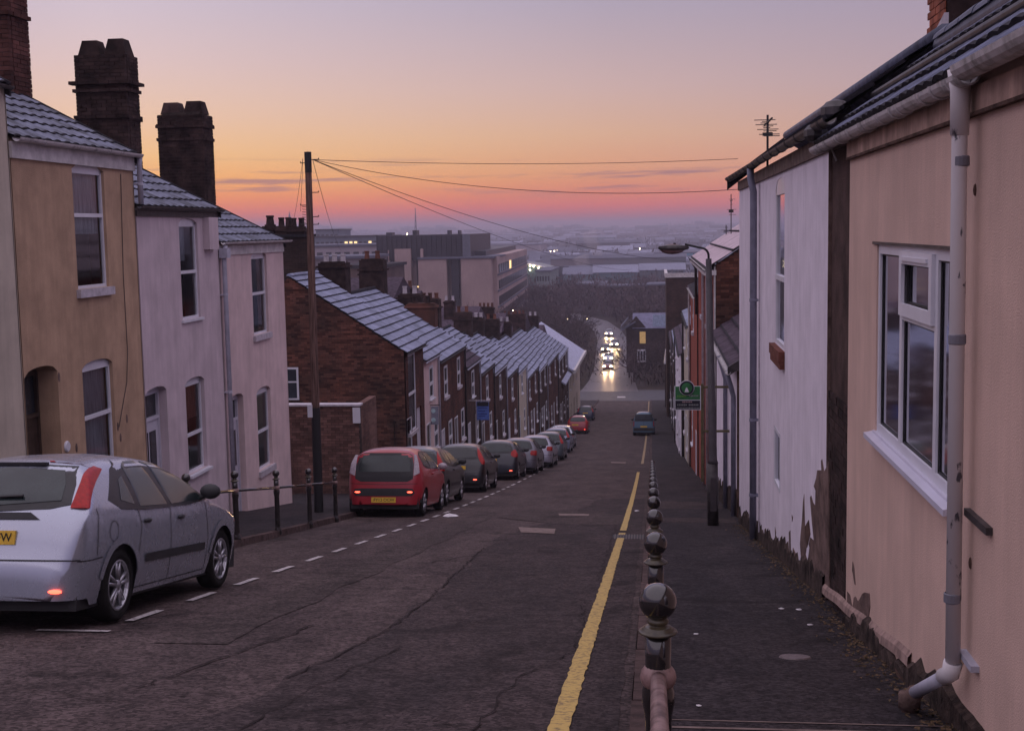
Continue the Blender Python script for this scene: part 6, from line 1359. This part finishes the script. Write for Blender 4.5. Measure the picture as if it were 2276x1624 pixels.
# the long wing receding to the right
a = onY(1100, 571, Y0-2); z1 = float(a[2]); xa = float(a[0]); Yb = 372; xb = float(onY(1171, 553, Yb)[0])
m = MB(); m.hexa([(xa-22, Y0+1.5, GZ-1), (xa, Y0+1.5, GZ-1), (xb, Yb, GZ-1), (xb-24, Yb, GZ-1), (xa-22, Y0+1.5, z1), (xa, Y0+1.5, z1), (xb, Yb, z1), (xb-24, Yb, z1)]); B('wing', m, m_conc_b, OB)
m = MB(); m.hexa([(xa-24, Y0+6, z1), (xa-3, Y0+6, z1), (xb-3, Yb-3, z1), (xb-24, Yb-3, z1), (xa-24, Y0+6, z1+1.2), (xa-3, Y0+6, z1+1.2), (xb-3, Yb-3, z1+1.2), (xb-24, Yb-3, z1+1.2)]); B('roof_plant', m, m_clad, OB)
for r in range(5):
    zt = z1-1.7-r*3.5
    for i in range(16):
        t0 = (i+.15)/16; t1 = (i+.85)/16; ya, yb = Y0+4+(Yb-Y0-6)*t0, Y0+4+(Yb-Y0-6)*t1; X0 = xa+(xb-xa)*t0+.08; X1 = xa+(xb-xa)*t1+.08
        m = MB(); m.hexa([(X0-.3, ya, zt-1.9), (X0+.06, ya, zt-1.9), (X1+.06, yb, zt-1.9), (X1-.3, yb, zt-1.9), (X0-.3, ya, zt), (X0+.06, ya, zt), (X1+.06, yb, zt), (X1-.3, yb, zt)]); B('window', m, m_lit if (i == 5 and r == 0) else m_paneopq, OB)
    m = MB(); m.hexa([(xa-.3, Y0+1.7, zt-2.4), (xa+.30, Y0+1.7, zt-2.4), (xb+.3, Yb, zt-2.4), (xb-.3, Yb, zt-2.4), (xa-.3, Y0+1.7, zt-2.1), (xa+.3, Y0+1.7, zt-2.1), (xb+.3, Yb, zt-2.1), (xb-.3, Yb, zt-2.1)]); B('string_course', m, m_roofw, OB)
# pale blocks behind the pole
def block(label, x0, x1, yt, Y, depth, mat, rows_=0, cols=0, lit=(), roof=None, name='office_building', cat='office building'):
    a = onY(x0, yt, Y); b = onY(x1, yt, Y); X0, X1 = float(a[0]), float(b[0]); z = float(onY((x0+x1)/2, yt, Y)[2]); base = GZ-1
    r_ = T(name, label, cat, ((X0+X1)/2, Y, GZ)); m = MB(); m.box(X0, X1, Y, Y+depth, base, z); B('wall', m, mat, r_)
    m = MB(); m.box(X0-.4, X1+.4, Y-.4, Y+depth+.4, z, z+.5); B('roof', m, roof or m_roofw, r_)
    for j in range(rows_):
        for i in range(cols):
            w_ = (X1-X0)/cols; m = MB(); m.box(X0+w_*(i+.2), X0+w_*(i+.8), Y-.15, Y-.01, z-3.2-j*3.6, z-1.5-j*3.6); B('window', m, m_lit if (i, j) in lit else m_paneopq, r_)
    return r_
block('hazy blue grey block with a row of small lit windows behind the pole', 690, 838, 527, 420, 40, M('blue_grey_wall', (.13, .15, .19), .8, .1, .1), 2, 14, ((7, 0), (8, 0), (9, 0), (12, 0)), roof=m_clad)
block('upper set-back storey of the hazy building behind the pole', 702, 752, 512, 480, 20, MATS['blue_grey_wall'], 1, 5, roof=m_clad)
block('pale lower office block with windows behind the pole', 640, 842, 548, 330, 30, M('pale_wall', (.34, .30, .34), .8, .1, .1), 2, 10)
block('low pale building with white roof edge above the dark chimneys', 690, 812, 575, 240, 20, M('grey_wall', (.20, .17, .19), .8, .1, .2), 1, 6)
block('brown flat building with a glowing sign just above the frosted gable roof', 745, 850, 596, 200, 18, M('brown_wall', (.10, .065, .06), .85, .2, .3), 0, 0, roof=m_tile)
a = onY(754, 596, 199); m = MB(); m.ball((float(a[0]), 199, float(a[2])), .55, 10, 0, (1.2, .2, .5)); o = B('floodlight', m, emitm('floodlight_glow', (1, .75, .40), 9)); tag(o, 'bright yellow floodlight on the brown flat building behind the chimneys', 'lamp')
# beyond: sheds and halls of the lower town
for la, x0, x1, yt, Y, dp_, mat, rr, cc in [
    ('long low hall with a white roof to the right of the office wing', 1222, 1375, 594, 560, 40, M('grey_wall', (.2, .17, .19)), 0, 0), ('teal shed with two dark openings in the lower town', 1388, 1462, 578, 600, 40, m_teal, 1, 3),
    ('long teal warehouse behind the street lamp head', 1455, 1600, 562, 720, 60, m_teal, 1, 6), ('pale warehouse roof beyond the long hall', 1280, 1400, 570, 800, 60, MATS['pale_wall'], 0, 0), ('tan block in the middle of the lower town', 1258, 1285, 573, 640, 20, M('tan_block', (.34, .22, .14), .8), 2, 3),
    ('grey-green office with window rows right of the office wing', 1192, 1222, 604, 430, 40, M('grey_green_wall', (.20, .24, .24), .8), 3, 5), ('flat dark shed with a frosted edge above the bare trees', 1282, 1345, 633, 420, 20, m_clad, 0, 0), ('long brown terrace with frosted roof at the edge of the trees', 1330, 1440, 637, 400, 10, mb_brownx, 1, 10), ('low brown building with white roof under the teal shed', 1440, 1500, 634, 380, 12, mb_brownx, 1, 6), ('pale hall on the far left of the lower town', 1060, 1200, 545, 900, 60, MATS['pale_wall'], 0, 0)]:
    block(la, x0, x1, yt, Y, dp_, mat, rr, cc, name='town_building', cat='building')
ar = T('arched_hall', 'arched glass hall with a bright curved roof edge beside the office wing', 'building', (0, 470, GZ)); a = onY(1172, 584, 470); b = onY(1222, 598, 470)
m = MB(); n = 14; P = [(float(a[0])-8+(float(b[0])-float(a[0])+8)*i/n, float(a[2])-(float(a[2])-float(b[2]))*(i/n)**2.2) for i in range(n+1)]
m.prism([(P[-1][0], GZ), (P[0][0], GZ)]+P, lambda x, z: (x, 470, z), lambda x, z: (x, 500, z)); B('glass_wall', m, M('green_glass_wall', (.10, .16, .17), .3), ar)
m = MB(); m.tube([(x, 469.6, z+.2) for x, z in P], .35, 6); B('roof_edge', m, m_upvc, ar)
for i, (x, y) in enumerate(((1178, 591), (1186, 592), (1197, 595), (1178, 600))): p = onY(x, y, 469); m = MB(); m.ball((float(p[0]), 469, float(p[2])), .32, 8); B('lit_lamp', m, emitm('town_lamp', (1, .80, .50), 12), ar)
# points of light across the town
for i, (x, y) in enumerate([(1224, 559), (1232, 558), (1239, 557), (1241, 557.5), (1262, 557), (1300, 563), (1304, 562.5), (1374, 560.5), (1380, 560.5), (1422, 553), (1040, 702), (1262, 709), (1305, 709), (1110, 707), (1140, 690), (1147, 694), (1136, 700), (905, 520), (1128, 704), (838, 528)]):
    Yl = 900 if y < 570 else 260; p = onY(x, y, Yl); m = MB(); rr = Yl*(.00055 if y < 690 else .0004)*(1.5 if i in (5, 7, 11) else 1); m.ball((0, 0, 0), rr, 8); pole = MB()
    LA = ['leftmost of the string of lights along the far road', 'second light of the string along the far road', 'left of a close pair of far lights', 'right of a close pair of far lights', 'light just after the close pair on the far road', 'brightest light of the far road string', 'faint light touching the brightest one', 'left of two lights above the teal shed', 'right of two lights above the teal shed', 'lonely far light left of the street lamp', 'light low beside the tall bare tree', 'orange light deep in the leafless wood', 'orange light in the wood right of the other', 'light above the pale chimney pots', 'highest light under the office wing', 'middle light under the office wing', 'lowest light under the office wing', 'light on the hazy horizon over the office block', 'light at the foot of the office wing', 'light at the left end of the dark top storey']
    o = T('distant_lamp', LA[i]+', a tiny warm point', 'lamp', tuple(map(float, p)), 'points of street light in the valley'); B('lamp_head', m, MATS['town_lamp'], o, org=(0, 0, 0))
    pole.tube([(0, 0, -rr), (0, 0, min(-rr-.5, GZ-float(p[2])))], .06, 4); B('column', pole, m_dark, o, org=(0, 0, 0))
# chimneys and backs of the next street, behind the left row
for i, (x0, x1, yt, Y, mat, la) in enumerate([(745, 860, 638, 62, mb_brownx, 'dark brick house back rising behind the first frosted roof'), (850, 905, 668, 66, mb_brownx, 'dark brick house back behind the second frosted roof'), (955, 1050, 698, 92, mb_brownx, 'dark brick house with a row of pale chimney pots behind the row'),
     (1045, 1110, 712, 100, mb_dark, 'sooty house between the pale chimney pots and the big wing'), (1100, 1160, 716, 118, mb_brownx, 'brown house behind the middle of the left row'), (1155, 1200, 735, 130, mb_dark, 'dark house behind the lower end of the left row')]):
    a = onY(x0, yt, Y); b = onY(x1, yt, Y); X0, X1, z = float(a[0]), float(b[0]), float(onY((x0+x1)/2, yt, Y)[2]); r_ = T('brick_house', la, 'house', ((X0+X1)/2, Y, gz(Y)), 'houses behind the left row')
    w_ = X1-X0; m = MB(); m.box(X0, X1, Y, Y+7, gz(Y)-1, z-.9); B('wall', m, mat, r_)
    m = MB(); m.prism([(Y-.2, z-1.0), (Y+7.2, z-1.0), (Y+3.5, z+.35)], lambda y, zz: (X0-.15, y, zz), lambda y, zz: (X1+.15, y, zz)); B('roof', m, m_tiler, r_)
    nc_ = max(1, int(w_/2.6)); cs = (.45, .9)
    for k in range(nc_):
        cx_ = X0+w_*(k+.5)/nc_+rnd.uniform(-.4, .4); cw_ = rnd.uniform(.3, .75); zc = z+rnd.uniform(.5, 1.1)
        npot = max(1, round(cw_/.18)); chimney(r_, cx_-cw_, cx_+cw_, Y+1.2, Y+2.0, z-1, zc, [(zc-.1, .05)], [(cx_-cw_+.15+(2*cw_-.3)*(j/(npot-1) if npot > 1 else .5), .11, .09, .38) for j in range(npot)], bricks=False, potmat=m_stone if i == 2 else m_brick)
    for k in range(max(1, int(w_/3))):
        m = MB(); x = X0+.8+k*3; m.box(x, x+.7, Y-.06, Y-.01, z-2.9, z-1.8); f = B('window', m, m_upvc if k % 2 else m_paneopq, r_)
# house with the lit window beyond the junction
LH = T('brick_house', 'dark house with a lit orange window and frosted dormer roofs beyond the junction', 'house', (-1, 205, GZ))
Y = 205; a = onY(1392, 745, Y); b = onY(1478, 745, Y); X0, X1 = float(a[0]), float(b[0]); ze = float(onY(1430, 728, Y)[2]); zr = float(onY(1430, 702, Y)[2])
m = MB(); m.box(X0, X1, Y, Y+9, GZ-.5, ze); m.prism([(X0, ze), (X0+3.2, ze), (X0+1.6, zr)], lambda x, z: (x, Y-.1, z), lambda x, z: (x, Y+.1, z)); B('wall', m, mb_dark, LH)
m = MB(); m.prism([(Y-.3, ze-.1), (Y+9.3, ze-.1), (Y+4.5, zr+.2)], lambda y, z: (X0+1, y, z), lambda y, z: (X1+.3, y, z)); B('roof', m, M('dim_frosted_slate', (.16, .16, .24), .8, .2, 1), LH)
m = MB(); m.hexa([(X0-.9, Y-1.0, ze-.5), (X0+1.5, Y-1.0, ze+.9), (X0+1.5, Y+4, ze+.9), (X0-.9, Y+4, ze-.5), (X0-.9, Y-1.0, ze-.3), (X0+1.5, Y-1.0, ze+1.1), (X0+1.5, Y+4, ze+1.1), (X0-.9, Y+4, ze-.3)]); m.hexa([(X0-.9, Y-1.0, ze+.1), (X0+.3, Y-1.0, ze+1.5), (X0+.3, Y+4, ze+1.5), (X0-.9, Y+4, ze+.1), (X0-.9, Y-1.0, ze+.2), (X0+.3, Y-1.0, ze+1.6), (X0+.3, Y+4, ze+1.6), (X0-.9, Y+4, ze+.2)]); B('dormer_roof', m, m_roofw, LH)
m = MB(); p = onY(1428, 750, Y); m.box(float(p[0])-.45, float(p[0])+.5, Y-.08, Y-.02, float(p[2])-.95, float(p[2])+.95); B('window', m, M('dim_lit_window', (.4, .25, .1), .5, emit=(1, .62, .22, .16)), LH, label='tall window lit orange from inside')
m = MB(); p = onY(1426, 790, Y); m.box(float(p[0])-.7, float(p[0])+.7, Y-.5, Y-.02, float(p[2])-1.0, float(p[2])+1.0); f = B('bay_window', m, m_upvc, LH)
for k in (-.45, 0, .45): m = MB(); m.box(float(p[0])+k-.17, float(p[0])+k+.17, Y-.54, Y-.5, float(p[2])-.8, float(p[2])+.8); B('pane', m, m_paneopq, f)
m = MB(); p = onY(1465, 712, Y-1); m.box(float(p[0])-1.0, float(p[0])+1.1, Y-1, Y-.95, float(p[2])-1.0, float(p[2])+.9); B('roof_light', m, M('pale_blue_sheet', (.30, .38, .52), .6), LH)
WG = T('white_roofed_porch', 'small white roofed porch beside the lower end of the right side', 'building', (1, 150, gz(150))); p = onY(1487, 790, 150)
m = MB(); m.prism([(float(p[0])-.6, float(p[2])-1.0), (float(p[0])+.7, float(p[2])-1.0), (float(p[0])+.5, float(p[2])+.5), (float(p[0])-.4, float(p[2])+.5)], lambda x, z: (x, 150, z), lambda x, z: (x, 153, z)); B('roof', m, m_upvc, WG)
m = MB(); m.box(float(p[0])-.5, float(p[0])+.6, 150.1, 153, gz(153)-.3, float(p[2])-1.0); B('wall', m, mb_dark, WG)
# -------------------------------------------------- trees
m_bark = M('winter_twigs', (.055, .038, .036), .95, .3, 2); m_bark2 = M('purple_twigs', (.075, .048, .052), .95, .3, 2)
def tree_mesh(seed, H=9., spread=.55, depth=6, thick=.16):
    r = random.Random(seed); trunk = MB(); crown = MB()
    def br(p, d, ln, rad, k, mb):
        q = p+d*ln; mid__ = p+d*ln*.5+Vector((r.uniform(-1, 1), r.uniform(-1, 1), r.uniform(-.3, .6)))*ln*.06
        mb.tube([p, mid__, q], [rad, rad*.8, rad*.6], 3 if k > 1 else 6, 0, False)
        if k >= depth: return
        for i in range(r.choice((2, 3, 3)) if k < depth-1 else 4):
            nd = (d+Vector((r.gauss(0, 1), r.gauss(0, 1), r.gauss(.18, .6)))*spread).normalized(); br(q, nd, ln*r.uniform(.62, .84), max(rad*.58, .012), k+1, crown)
        if k > 0: nd = (d+Vector((r.gauss(0, 1), r.gauss(0, 1), .1))*.8).normalized(); br(mid__, nd, ln*.6, max(rad*.45, .012), k+1, crown)
    br(Vector((0, 0, -.3)), Vector((r.uniform(-.06, .06), r.uniform(-.06, .06), 1)).normalized(), H*.26, thick, 0, trunk)
    out = []
    for nm, mb in (('trunk', trunk), ('crown', crown)):
        me = bpy.data.meshes.new(nm); me.from_pydata(mb.v, [], mb.f); out.append(me)
    out[0].materials.append(m_bark); out[1].materials.append(m_bark2 if seed % 2 else m_bark); return out
TM = [tree_mesh(s_, 9, .5+.06*(s_ % 3), 5) for s_ in range(1, 6)]
def tree(x, y, h, k, la, grp='bare trees in the valley', wide=1.):
    t = T('bare_tree', la, 'tree', (x, y, gz(y)-.2+hill(x, y)), grp); t.rotation_euler = (0, 0, rnd.uniform(0, 6.28)); s_ = h/9.5; t.scale = (s_*wide, s_*wide, s_)
    for nm, me in zip(('trunk', 'crown'), TM[k % len(TM)]): o = bpy.data.objects.new(nm, me); COL.objects.link(o); o.parent = t
p = onY(1066, 610, 185); tree(float(p[0]), 185, float(p[2])-gz(185)+1, 0, 'tall bare tree standing in front of the office block corner', wide=1.2)
p = onY(1150, 680, 170); tree(float(p[0]), 170, 12, 1, 'bare tree between the office wing and the left row')
rt_ = random.Random(21)
for i in range(95):
    px = rt_.uniform(1110, 1500); Y = rt_.uniform(188, 430)
    if i < 34: Y = rt_.uniform(186, 260)
    p = onY(px, 700, Y); X = float(p[0])
    if Y < 345 and abs(X-farx(Y)) < 6.2: X = farx(Y)+(6.5+rt_.uniform(0, 4))*(1 if X > farx(Y) else -1)
    if Y < 222 and -9 < X < 5 and abs(X+3) < 7: X += 14
    tree(X, Y, rt_.uniform(7, 12.5) if Y > 215 else rt_.uniform(5, 8.5), i, 'bare winter tree in the dark wood on both sides of the valley road', wide=rt_.uniform(1.0, 1.5))
for i, (x, Yt) in enumerate([(1398, 198), (1448, 196), (1470, 200), (1486, 194), (1410, 192)]):
    p = onY(x, 760, Yt); tree(float(p[0]), Yt, 7.5+i % 3, i, ['small bare tree at the left corner of the lit house', 'bare tree right of the bay window of the lit house', 'bare tree between the lit house and the right side', 'bare tree at the far right of the lit house', 'bare tree between the lit house and the road'][i], 'bare trees by the lit house', 1.2)
# wood beyond, too dense to count, and hedges
def twig_mass(name, n, fx, la, mat, size=(1.5, 4)):
    m = MB(); r = random.Random(n)
    for i in range(n):
        x, y, z0, h = fx(r)
        for k in range(r.choice((5, 6, 7))):
            a = r.uniform(0, 6.28); e = r.uniform(-.1, 1.2); s_ = r.uniform(*size); d = Vector((math.cos(a)*math.cos(e), math.sin(a)*math.cos(e), math.sin(e)))*s_; w_ = Vector((-math.sin(a), math.cos(a), .2))*s_*.10
            b = Vector((x+r.gauss(0, 1.6), y+r.gauss(0, 1.6), z0+r.uniform(0, h))); m.add([b, b+d*.6+w_, b+d, b+d*.5-w_], [(0, 1, 2, 3)])
    o = B(name, m, mat, stuff=True); tag(o, la, 'trees'); return o
def fx1(r):
    Y = r.uniform(300, 620); px = r.uniform(1080, 1640); X = float(onY(px, 650, Y)[0])
    if Y < 350 and abs(X-farx(Y)) < 6: X += 13
    return X, Y, GZ, r.uniform(2, 7)
twig_mass('wood', 11000, fx1, 'purplish brown mass of leafless trees filling the valley floor', m_bark2, (.7, 2.2))
def fx2(r):
    Y = r.uniform(650, 3600); X = r.uniform(-.75, .45)*Y; return X, Y, GZ+hill(X, Y), r.uniform(2, 6)*(1+Y/2500)
twig_mass('far_woods', 14000, fx2, 'hazy woods and hedges scattered over the far side of the valley', M('far_woods', (.06, .055, .06), .95, .2, .01), (3, 6.5))
def fx3(r):
    s_ = r.choice((0, 1)); Y = r.uniform(184, 290); X = farx(Y)+(5.2+abs(r.gauss(0, 2.5)))*(1 if s_ else -1); return X, Y, GZ, 1.4
twig_mass('verge_shrubs', 1300, fx3, 'dark shrubs and hedges along the verges of the valley road', m_bark, (.5, 1.4))
# the far town: small roofs and walls, too many to count
m = MB(); r = random.Random(11)
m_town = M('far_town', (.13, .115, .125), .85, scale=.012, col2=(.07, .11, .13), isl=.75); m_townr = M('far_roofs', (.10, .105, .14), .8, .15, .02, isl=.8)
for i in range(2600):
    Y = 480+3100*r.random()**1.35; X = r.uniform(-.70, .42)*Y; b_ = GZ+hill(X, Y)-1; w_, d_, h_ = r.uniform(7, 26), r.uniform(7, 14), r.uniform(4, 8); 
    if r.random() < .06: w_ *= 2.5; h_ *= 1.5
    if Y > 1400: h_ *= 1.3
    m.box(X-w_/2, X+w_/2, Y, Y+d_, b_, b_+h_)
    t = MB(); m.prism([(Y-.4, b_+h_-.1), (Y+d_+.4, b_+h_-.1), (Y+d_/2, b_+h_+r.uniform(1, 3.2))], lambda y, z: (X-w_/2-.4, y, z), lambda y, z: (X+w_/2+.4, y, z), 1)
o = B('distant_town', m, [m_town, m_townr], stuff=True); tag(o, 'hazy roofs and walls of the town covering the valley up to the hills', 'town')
# masts and spire
sp_ = T('church_spire', 'pale pointed church spire just left of the telegraph pole', 'church', (0, 0, 0)); p = onY(643, 468, 520); sp_.location = (float(p[0]), 520, GZ)
z = float(p[2]); x = float(p[0]); m = MB(); m.lathe([(2.0, z-12), (0, z)], 8, (x, 520, 0)); B('spire', m, M('spire_stone', (.26, .24, .28), .8), sp_)
m = MB(); m.box(x-2.2, x+2.2, 518, 522, GZ, z-12); B('tower', m, MATS['spire_stone'], sp_)
p = onY(923, 462, 1150); x, z = float(p[0]), float(p[2]); mt = T('radio_mast', 'thin lattice radio mast on the hazy horizon above the office block', 'mast', (x, 1150, GZ)); b_ = GZ+hill(x, 1150)-1
for dx, dy in ((-3.5, -3), (3.5, -3), (0, 4)): m = MB(); m.tube([(x+dx*.5, 1150+dy*.5, b_), (x, 1150, z)], [.3, .18], 4); B('mast_leg', m, m_dark, mt)
m = MB()
for i in range(9):
    t0, t1 = i/9, (i+1)/9; w0, w1 = 1.7*(1-t0), 1.7*(1-t1); h0, h1 = b_+(z-b_)*t0, b_+(z-b_)*t1; m.tube([(x-w0, 1149, h0), (x+w1, 1149, h1)], .12, 3); m.tube([(x+w0, 1149, h0), (x-w1, 1149, h1)], .12, 3)
B('lattice', m, m_dark, mt)
# smoke from two stacks
m_smoke = bpy.data.materials.new('smoke'); m_smoke.use_nodes = True; n = m_smoke.node_tree.nodes; l = m_smoke.node_tree.links; n.clear()
pv = n.new('ShaderNodeVolumePrincipled'); pv.inputs['Color'].default_value = (.95, .85, .85, 1); pv.inputs['Density'].default_value = .05; oo = n.new('ShaderNodeOutputMaterial'); l.new(pv.outputs[0], oo.inputs['Volume'])
def plume(px, Yp, la):
    P = [onY(x, y, Yp) for x, y in px]; m = MB(); k = len(P); r = random.Random(3); m.tube([tuple(p) for p in P], [1.0+2.6*(i/(k-1)) for i in range(k)], 10)
    m.v = [(a+r.uniform(-.5, .5), b+r.uniform(-.5, .5), c+r.uniform(-.5, .5)) for a, b, c in m.v]; m.f = [f[::-1] for f in m.f]; o = B('chimney_smoke', m, m_smoke, smooth=True); tag(o, la, 'smoke', 'smoke over the lower town'); o['kind'] = 'stuff'
plume([(1325, 622), (1318, 610), (1308, 602), (1302, 594), (1296, 588), (1293, 580), (1290, 570)], 520, 'left pale plume of smoke leaning over the white roofed hall')
plume([(1338, 620), (1334, 606), (1330, 594), (1330, 580), (1328, 560), (1318, 545), (1312, 530), (1308, 515)], 560, 'right pale plume of smoke rising straighter to the horizon')
for x, Y in ((1325, 520), (1338, 560)):
    p = onY(x, 622, Y); m = MB(); m.box(-3, 3, -3, 3, GZ-float(p[2]), -2); m.box(-.6, .6, -.6, .6, -2, 0); o = B('boiler_house', m, m_clad); o.location = tuple(map(float, p)); tag(o, 'small boiler house at the foot of the %s smoke plume' % ('left' if x < 1330 else 'right'), 'building')
# -------------------------------------------------- haze
m = MB(); m.box(-5200, 3400, -58, 5200, -28, 30)
hm = bpy.data.materials.new('haze_air'); hm.use_nodes = True; n = hm.node_tree.nodes; l = hm.node_tree.links; n.clear()
pv = n.new('ShaderNodeVolumePrincipled'); pv.inputs['Color'].default_value = (.80, .76, .90, 1); pv.inputs['Density'].default_value = .00052; pv.inputs['Anisotropy'].default_value = .2; oo = n.new('ShaderNodeOutputMaterial'); l.new(pv.outputs[0], oo.inputs['Volume'])
o = B('haze', m, hm, stuff=True); tag(o, 'thin dusk haze lying over the valley and town', 'haze')
